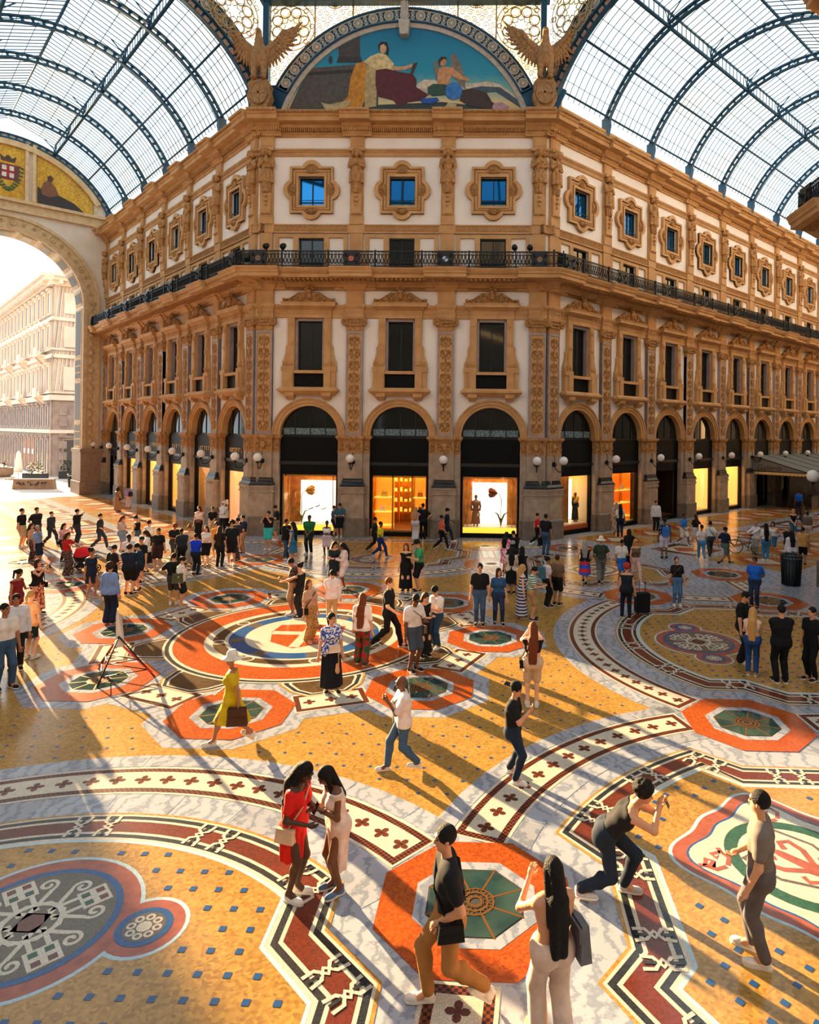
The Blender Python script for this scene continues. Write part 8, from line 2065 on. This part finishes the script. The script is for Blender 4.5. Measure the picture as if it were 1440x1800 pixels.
person(1.73,-4.05,1.70,25,'stand2','f',1,('pony','black'),('tee',pattern('p_blue_print','noise',(34,70,160),(224,224,232),24)),('skirt_l',(18,22,30)),(40,40,46),'woman in blue patterned blouse and long black skirt',(('bagF',(226,206,190)),),0,None,1.00)
person(2.06,-2.29,1.72,172,'stand2','f',1,('verylong','auburn'),('loose',(240,226,222)),('wide',pattern('p_green_red','noise',(36,80,50),(160,36,34),12)),(20,22,26),'woman with wavy auburn hair in white tee and red green trousers',(),0,None,1.00)
person(2.51,-0.97,1.85,85,'walk','m',0,('short','auburn'),('tee',(20,22,26)),('trousers',(20,22,26)),(20,22,26),'man in black striding past the central shield',(),0,None,1.00)
person(2.09,5.23,1.68,0,'stand','f',0,('long','auburn'),('dress_l',(18,18,22)),None,(20,22,26),'woman in a long black dress beside a man in green',(('bagL',(20,22,26)),),1,None,1.00)
person(2.55,5.18,1.84,-70,'phone1','m',1,('short','brown'),('tee',(60,160,110)),('shorts',(20,22,26)),(20,22,26),'man in green tee shirt and black cap looking down',(('cap',(20,22,26)),),1,None,1.00)
person(3.39,-2.67,1.84,45,'phone1','m',3,('buzz','black'),('tee',(236,224,218)),('shorts',(70,80,96)),(20,22,26),'man in white tee shirt, denim shorts and sunglasses',('glasses',('bagL',(120,96,84))),0,None,1.00)
person(3.51,-1.62,1.63,40,'phone','f',1,('long','brown'),('dress_l',(18,20,26)),None,(20,22,26),'woman in a long black dress sharing a phone with two men',('phoneL',),0,None,1.00)
person(3.76,-0.98,1.63,-40,'phone1','m',1,('short','black'),('tee',(232,228,222)),('trousers',(40,70,100)),(232,228,222),'man in white tee shirt and black cap sharing a phone',(('cap',(20,22,26)),),0,None,1.00)
person(4.86,1.21,1.80,0,'stand','m',1,('short','black'),('tee',(20,22,26)),('trousers',(62,90,122)),(20,22,26),'man in black tee shirt and jeans beside the denim blouse woman',(),0,None,1.00)
person(5.42,1.31,1.65,5,'stand2','f',1,('bob','brown'),('tee',(44,84,130)),('trousers',(36,52,84)),(20,22,26),'woman in denim blouse wearing a white badge',(),1,None,1.00)
person(5.73,8.58,1.66,150,'phone','f',2,('long','black'),('dress_m_t',pattern('p_pink_floral','noise',(226,70,130),(240,214,214),14)),None,(20,22,26),'woman in pink floral dress before the coat window',(),1,None,1.00)
person(6.07,8.93,1.66,-150,'phone','m',1,('short','black'),('tee',(20,22,26)),('trousers',(20,22,26)),(20,22,26),'man in black behind the pink floral dress',(),1,None,1.00)
person(5.96,6.23,1.66,170,'stand','f',1,('long','black'),('tee',(28,28,32)),('trousers',(20,22,26)),(20,22,26),'woman in black with a grey cap',(('backcap',(150,146,142)),),1,None,1.00)
person(5.89,5.10,1.64,178,'stand','f',1,('long','black'),('tee',(220,200,186)),('skirt_m',(20,22,26)),(20,22,26),'woman in beige top and short black skirt seen from behind',(('bagR',(232,228,222)),),1,None,1.00)
person(6.27,5.38,1.62,175,'stand','f',1,('long','black'),('dress_m',(20,50,64)),None,(20,22,26),'woman with black hair in a dark teal dress',(),1,None,1.00)
person(6.17,2.03,1.64,95,'stand','f',0,('long','blonde'),('dress_l',pattern('p_navy_white','stripes',(36,48,100),(216,214,222),3)),None,(176,140,96),'blonde woman in a long navy and white dress',(),1,None,1.00)
person(6.47,1.86,1.63,85,'phone','m',1,('short','black'),('tee',pattern('p_stripes','stripes',(40,130,110),(226,222,214),4.5)),('shorts',(176,140,96)),(20,22,26),'man in green and white striped tee shirt and tan shorts',('phoneL',),1,None,1.08)
person(7.05,3.42,1.64,110,'stand','f',2,('bun','black'),('tee',(220,204,214)),('trousers',(20,22,26)),(20,22,26),'woman in lilac tee shirt with a teal backpack',(('pack',(60,110,120)),),1,None,1.00)
person(7.39,3.66,1.65,150,'stand','m',2,('short','brown'),('tee',(120,90,70)),('shorts',(20,22,26)),(20,22,26),'man hidden behind the teal backpack',(),1,None,1.00)
person(7.44,15.30,1.65,85,'walk','m',1,('short','black'),('tee',(200,30,40)),('trousers',(20,22,26)),(232,228,222),'man in red tee shirt walking past the corner pier',(),1,None,1.00)
person(7.65,12.53,1.92,150,'stand','m',2,('short','black'),('tee',(24,26,32)),('trousers',(62,90,122)),(20,22,26),'man in black tee shirt and jeans carrying a dark bag',(('carryL',(20,22,26)),),1,None,1.00)
person(1.06,16.24,1.74,170,'photo','f',0,('long','blonde'),('tee',(210,150,160)),('wide',(216,210,216)),(232,228,222),'woman in pink top and white trousers at the shop door',(),1,None,1.00)
person(1.43,16.46,1.90,178,'hips','m',1,('short','black'),('tee',(20,22,26)),('trousers',(20,22,26)),(20,22,26),'man in black with a hand on his hip at the shop door',(),1,None,1.00)
person(0.08,11.41,1.63,85,'walk','m',3,('short','black'),('tee',(226,206,40)),('trousers',(24,50,120)),(120,150,200),'person in yellow tee shirt and blue trousers walking',(),1,None,1.00)
person(-0.43,12.79,1.65,95,'walk2','m',2,('short','black'),('tee',(28,40,48)),('trousers',(20,22,26)),(20,22,26),'man in dark clothes walking beside the yellow tee shirt',(),1,None,1.00)
person(2.68,13.74,1.66,85,'walk','f',2,('bun','black'),('tee',(220,90,60)),('trousers',(20,22,26)),(20,22,26),'woman in orange top walking past the pier',(('bagL',(232,228,222)),),1,None,1.00)
person(2.76,16.05,1.73,90,'walk2','m',1,('short','black'),('tee',(30,36,46)),('trousers',(30,40,60)),(232,228,222),'man in dark shirt and black cap walking past the pier',(('cap',(20,22,26)),),1,None,1.00)
person(8.74,6.90,1.66,170,'walk','f',1,('long','grey'),('tank',(20,22,26)),('skirt_m',pattern('p_flag','stripes',(200,40,50),(40,80,190),1.1)),(20,22,26),'woman in black top and red white blue skirt',(),1,None,1.00)
person(9.39,7.17,1.74,172,'walk2','m',1,('short','grey'),('tee',(36,66,48)),('trousers',(120,120,114)),(20,22,26),'man in green tee shirt with white sun hat and backpack',('hat',('pack',(60,64,50))),1,None,1.00)
person(10.18,7.18,1.66,20,'phone1','m',2,('short','black'),('tee',(232,228,222)),('shorts',(44,110,200)),(232,228,222),'man in white polo shirt and blue shorts',(),1,None,1.00)
person(10.75,7.28,1.68,15,'walk','f',1,('long','blonde'),('tank',(110,86,70)),('trousers',(226,184,176)),(232,228,222),'woman in brown top and pink trousers with sunglasses',('glasses',),1,None,1.00)
person(11.01,9.95,1.66,180,'stand','f',1,('verylong','black'),('loose',(20,22,26)),('wide',(20,22,26)),(20,22,26),'figure in loose black clothes behind the white polo shirt',(),1,None,1.00)
person(9.43,2.30,1.66,175,'stand2','f',1,('curly','red'),('tank',(26,34,50)),('trousers',(22,28,40)),(20,22,26),'red haired woman in dark vest pulling a suitcase',(),1,None,1.00)
person(12.19,18.33,1.83,178,'stand','f',2,('verylong','black'),('tee',(232,228,222)),('trousers',(24,36,60)),(20,22,26),'woman with long black hair facing the gold shelves',(),1,None,1.00)
person(12.19,19.56,1.79,160,'stand','f',1,('long','grey'),('dress_l',pattern('p_pale_print','noise',(206,190,170),(90,84,80),20)),None,(20,22,26),'woman in pale patterned dress facing the gold shelves',(),1,None,1.00)
person(14.67,20.47,1.83,5,'stand','m',1,('short','black'),('long',(214,218,228)),('trousers',(20,22,26)),(20,22,26),'man in white shirt with dark braces beside the dark doorway',(),1,None,1.00)
person(13.09,12.19,1.86,180,'stand','m',3,('buzz','black'),('tee',pattern('p_dark_dots','spots',(200,200,206),(24,40,56),14)),('shorts',(226,214,226)),(20,22,26),'person in dotted dark shirt and white shorts',(('pack',(60,120,200)),),1,None,1.00)
person(15.04,15.98,1.66,40,'walk','m',3,('buzz','black'),('tee',(50,130,220)),('shorts',(232,228,222)),(232,228,222),'man in bright blue polo and white shorts',(),1,None,1.00)
person(15.71,16.28,1.60,-150,'walk2','f',1,('long','brown'),('tee',(26,28,32)),('shorts',(210,210,214)),(232,228,222),'woman in black top with pale shorts walking',(),1,None,1.00)
person(14.71,11.93,1.64,176,'walk','f',2,('bun','black'),('tee',(232,214,210)),('trousers',(70,140,190)),(232,228,222),'woman in white top and light blue jeans walking away',(),1,None,1.00)
person(15.47,13.10,1.67,170,'walk2','f',2,('bun','black'),('tee',(232,228,222)),('trousers',(50,60,66)),(20,22,26),'woman in white tee shirt with diagonal dark strap',(('bagR',(20,22,26)),),1,None,1.00)
person(15.55,11.22,1.67,110,'walk','m',2,('short','black'),('tee',(24,36,58)),('shorts',(90,104,100)),(20,22,26),'man in navy tee shirt and grey shorts walking away',(),1,None,1.06)
person(11.43,3.89,1.61,0,'look_up','f',1,('pony','black'),('tee',(26,26,32)),('trousers',(80,120,160)),(232,228,222),'woman in black tee shirt and jeans gazing upward',(('bagR',(150,84,50)),),1,None,1.00)
person(17.82,13.61,1.59,-60,'reach','m',2,None,('long',(226,222,226)),('trousers',(160,158,150)),(20,22,26),'bald man in white shirt holding a bicycle',(),1,None,1.00)
person(17.72,12.20,1.70,172,'stand','f',1,('verylong','black'),('tee',(232,228,222)),('trousers',(60,130,180)),(232,228,222),'woman with long black hair in white tee and jeans by the bicycle',(),1,None,1.00)
person(18.58,13.53,1.61,-30,'hips','f',1,('bob','black'),('tank',(232,228,222)),('shorts',(60,110,160)),(232,228,222),'woman in white tank top with hand on hip by the bicycle',(),1,None,1.00)
person(21.80,18.62,1.66,0,'clasp','f',0,('long','blonde'),('tank',(20,22,26)),('shorts',(50,110,140)),(20,22,26),'blonde woman in black camisole and blue shorts',(),1,None,1.00)
person(18.60,11.84,1.66,0,'fold','m',2,None,('tee',(20,22,26)),('trousers',(20,22,26)),(20,22,26),'bald man in black with folded arms',(),1,None,1.00)
person(17.80,9.74,1.73,178,'stand','f',1,('long','black'),('long',(224,216,222)),('skirt_l',pattern('p_teal_dots','spots',(150,180,190),(34,76,96),16)),(120,40,40),'woman in white shawl and long teal dotted skirt',(),1,None,1.00)
person(19.04,11.40,1.65,150,'stand2','m',2,('short','black'),('loose',(210,160,90)),('shorts',(20,22,26)),(20,22,26),'man in tan shirt and black shorts beside the bin',(),1,None,1.00)
person(21.99,17.35,1.66,170,'stand','m',2,('short','black'),('tee',(110,100,92)),('shorts',(206,196,186)),(20,22,26),'man in grey shirt and pale shorts near the right edge',(),1,None,1.00)
person(27.05,29.62,1.84,178,'stand','m',3,('short','black'),('tee',(24,90,190)),('trousers',(24,36,60)),(20,22,26),'man in blue standing at the dark awning',(),1,None,1.00)
person(23.47,21.14,1.66,90,'stand','f',1,('long','brown'),('tee',(90,84,80)),('trousers',(60,60,64)),(20,22,26),'woman in grey near the awning',(),1,None,1.00)
person(13.97,3.78,1.67,-35,'behind','m',2,('short','black'),('tee',(30,100,210)),('trousers',(36,50,80)),(20,22,26),'man in royal blue polo with his hands behind his back',(),1,None,1.00)
person(11.62,-1.58,1.79,55,'phone1','m',1,('short','black'),('tee',(18,20,24)),('wide',(20,22,26)),(232,228,222),'bearded man in black talking to a blonde woman',(),0,None,1.00)
person(11.52,-2.45,1.60,155,'phone','f',0,('verylong','blonde'),('crop',(236,206,186)),('trousers',(34,70,130)),(176,140,96),'blonde woman in cream crop top and tight blue jeans',(),0,None,1.00)
person(12.01,-2.89,1.78,180,'fold','m',1,('short','black'),('tee',(14,16,20)),('trousers',(14,16,20)),(20,22,26),'broad man all in black seen from behind',(),0,None,1.08)
person(12.81,-2.70,1.69,-65,'stand','m',1,('short','black'),('tee',(14,16,20)),('trousers',(14,16,20)),(20,22,26),'man all in black at the right edge looking left',(),0,None,1.00)
person(6.13,-4.56,1.74,178,'photo','f',0,('verylong','auburn'),('crop',(22,22,26)),('shorts',(214,186,160)),(232,228,222),'woman in black crop top and beige shorts filming, long auburn hair',('phoneL',('bagL',(20,22,26))),0,None,1.00)
person(0.51,-6.52,1.66,-80,'walk','f',2,None,('dress_m_t',(214,180,20)),None,(232,228,222),'person in yellow clothes and wide sun hat striding',('hat',('carryL',(80,50,30))),0,None,1.00)
person(3.77,-7.30,1.60,-70,'eat','m',3,None,('loose',(238,222,216)),('trousers',(66,96,128)),(232,228,222),'bald man in white tee shirt and jeans eating as he walks',(('bagR',(20,22,26)),),0,None,1.00)
person(5.67,-7.50,1.61,75,'apart','m',1,('short','black'),('tee',(24,24,28)),('trousers',(30,44,66)),(232,228,222),'man in black tee shirt and dark jeans with legs apart',(('backcap',(20,22,26)),),0,None,1.00)
person(2.90,-10.41,1.68,75,'heads','f',4,('verylong','black'),('dress_s_t',(226,36,30)),None,(232,228,222),'woman in short red dress with very long black hair',(('bagR',(226,190,160)),),0,None,1.00)
person(3.38,-10.29,1.61,-55,'heads2','f',3,('side','black'),('dress_p',(240,216,204)),None,(90,120,160),'woman in long white dress bending over a phone',('phoneL',),0,None,1.00)
person(4.89,-11.85,1.81,-78,'stride','m',1,('short','black'),('tee',(26,28,34)),('trousers',(170,120,66)),(232,228,222),'man in black shirt and khaki trousers walking across the skylight',(('bagL',(20,22,26)),),0,None,1.00)
person(5.91,-12.25,1.72,-160,'carry','f',1,('verylong','black'),None,('wide',(226,200,182)),(176,140,96),'woman with bare back, long black hair and white trousers',(('toteR',(110,110,116)),),0,None,1.00)
person(6.78,-10.23,1.78,72,'crouch','m',1,('curly','black'),('tank',(28,28,34)),('trousers',(30,44,62)),(200,200,204),'man in black vest and jeans crouching to take a picture',('phoneL',),0,None,1.00)
person(8.27,-11.14,1.81,-112,'loose','m',1,('short','black'),('tee',(118,108,102)),('trousers',(96,92,96)),(232,228,222),'man in grey tee shirt and grey trousers beside the coat of arms',(),0,None,1.00)
person(-20.50,25.92,1.66,170,'stand','f',1,('bob','brown'),('dress_l',(170,134,104)),None,(20,22,26),'woman in long tan dress in the shade of the arcade',(('bagR',(20,22,26)),),1,None,1.00)
person(-21.05,28.14,1.67,175,'stand','f',1,('bob','black'),('long',(150,140,200)),('wide',(214,196,206)),(20,22,26),'woman in lilac shirt with black bag in the shade of the arcade',(('toteR',(20,22,26)),),1,None,1.00)
# ------------------------------------------------------------------ things carried or standing about
e = empty('pram', loc=(-11.05, 7.35, 0.014), rz=radians(90)); tag(e, 'red hooded pram pushed by the woman in red', 'pram')
M_predc = cloth((206, 40, 52)); mb = MB()
mb.lathe([(0.0, 1.02), (0.16, 1.0), (0.27, 0.90), (0.31, 0.76), (0.31, 0.62)], 0, 0.0, 14, sy=1.15); build('hood', mb, M_predc, e)
build('seat', MB().frustum((-.2, .2, -.32, .2), (-.26, .26, -.38, .28), .42, .66), M_bk, e); build('basket', MB().box(-.22, .22, -.3, .25, .2, .34), cloth((40, 44, 60)), e)
mb = MB()
for s in (-.26, .26): mb.tube([(s, -.42, .12), (s, .1, .5), (s, .45, .98)], .018, 5); mb.tube([(s, .35, .12), (s, -.1, .5)], .018, 5)
mb.tube([(-.26, .45, .98), (.26, .45, .98)], .022, 6); build('frame', mb, M_iron, e)
for x in (-.27, .27):
    for y in (-.42, .35): build('wheel', MB().tube([(x, y + .11 * cos(a), .125 + .11 * sin(a)) for a in [i * pi / 7 for i in range(14)]], .025, 5, closed=True).tube([(x - .02, y, .125), (x + .02, y, .125)], .05, 8), M_bk, e)
# bicycle
e = empty('bicycle', loc=(17.45, 13.75, 0.014), rz=radians(160)); tag(e, 'black bicycle held by the bald man in white', 'bicycle')
for x in (-.52, .52):
    w = build('wheel', MB().tube([(x + .33 * cos(a), 0, .35 + .33 * sin(a)) for a in [i * pi / 14 for i in range(28)]], .022, 6, closed=True), M_bk, e)
    mb = MB()
    for k in range(10): mb.tube([(x, 0, .35), (x + .32 * cos(k * pi / 5), 0, .35 + .32 * sin(k * pi / 5))], .003, 3)
    build('spokes', mb, M_iron, w)
M_bike = mat('bike_black', (20, 22, 26), 0.35, 0.3); build('frame', MB().tube([(-.52, 0, .35), (-.05, 0, .32), (.38, 0, .78), (-.16, 0, .82), (-.05, 0, .32)], .02, 6).tube([(-.52, 0, .35), (-.16, 0, .78)], .014, 5).tube([(.52, 0, .35), (.36, 0, .95)], .02, 6).tube([(-.05, 0, .32), (-.18, 0, .92)], .018, 5), M_bike, e)
build('handlebar', MB().tube([(.34, -.3, .98), (.38, -.08, .98), (.38, .08, .98), (.34, .3, .98)], .016, 6), M_bike, e); build('saddle', MB().ball((-.2, 0, .95), .12, 10, 6, sy=.6, sz=.3), M_bk, e); build('crank', MB().tube([(-.05, -.1, .2), (-.05, -.05, .32), (-.05, .05, .32), (-.05, .1, .44)], .014, 5), M_iron, e)
# suitcase
e = empty('suitcase', loc=(10.02, 2.75, 0.014), rz=radians(10)); tag(e, 'black upright suitcase pulled by the red haired woman', 'suitcase')
build('shell', MB().box(-.22, .22, -.13, .13, .07, .68).box(-.19, .19, -.15, .15, .1, .65), cloth((22, 22, 26)), e); build('handle', MB().tube([(-.1, 0, .68), (-.1, 0, 1.08), (.1, 0, 1.08), (.1, 0, .68)], .012, 5), M_iron, e)
for x in (-.17, .17):
    for y in (-.09, .09): build('wheel', MB().ball((x, y, .035), .035, 8, 6, sx=.6), M_bk, e)
# warning stand on the skylight
e = empty('warning_stand', loc=(-3.35, -3.55, 0.016)); tag(e, 'folding wire stand with white panel and striped tape beside the skylight', 'stand')
feet = [(-.75, .55), (.85, .1), (-.1, -.55)]; mb = MB()
for x, y in feet: mb.tube([(x, y, 0), (0.05, 0, .95)], .018, 5)
for h in (.18, .42):
    q = [(x * (1 - h), y * (1 - h), .95 * h / .95 * 1.0) for x, y in feet]
    for i in range(3): mb.tube([q[i], q[(i + 1) % 3]], .012, 5)
build('wire_frame', mb, M_iron, e)
build('tape', MB().tube([(-.70, .5, .1), (-.1, .05, .75)], .03, 4).tube([(.78, .1, .1), (.15, .02, .72)], .03, 4), mat('orange_tape', (226, 70, 40), .5), e)
build('panel', MB().add([(-.02, .0, .72), (.16, .04, .70), (.10, .03, 1.28), (.0, .0, 1.62), (-.04, 0.02, 1.40)], [(0, 1, 2, 3, 4), (4, 3, 2, 1, 0)]).add([(-.02, .02, .72), (.16, .06, .70), (.10, .05, 1.28), (.0, .02, 1.62), (-.04, .04, 1.40)], [(4, 3, 2, 1, 0)]), mat('white_board', (236, 226, 212), .5), e)
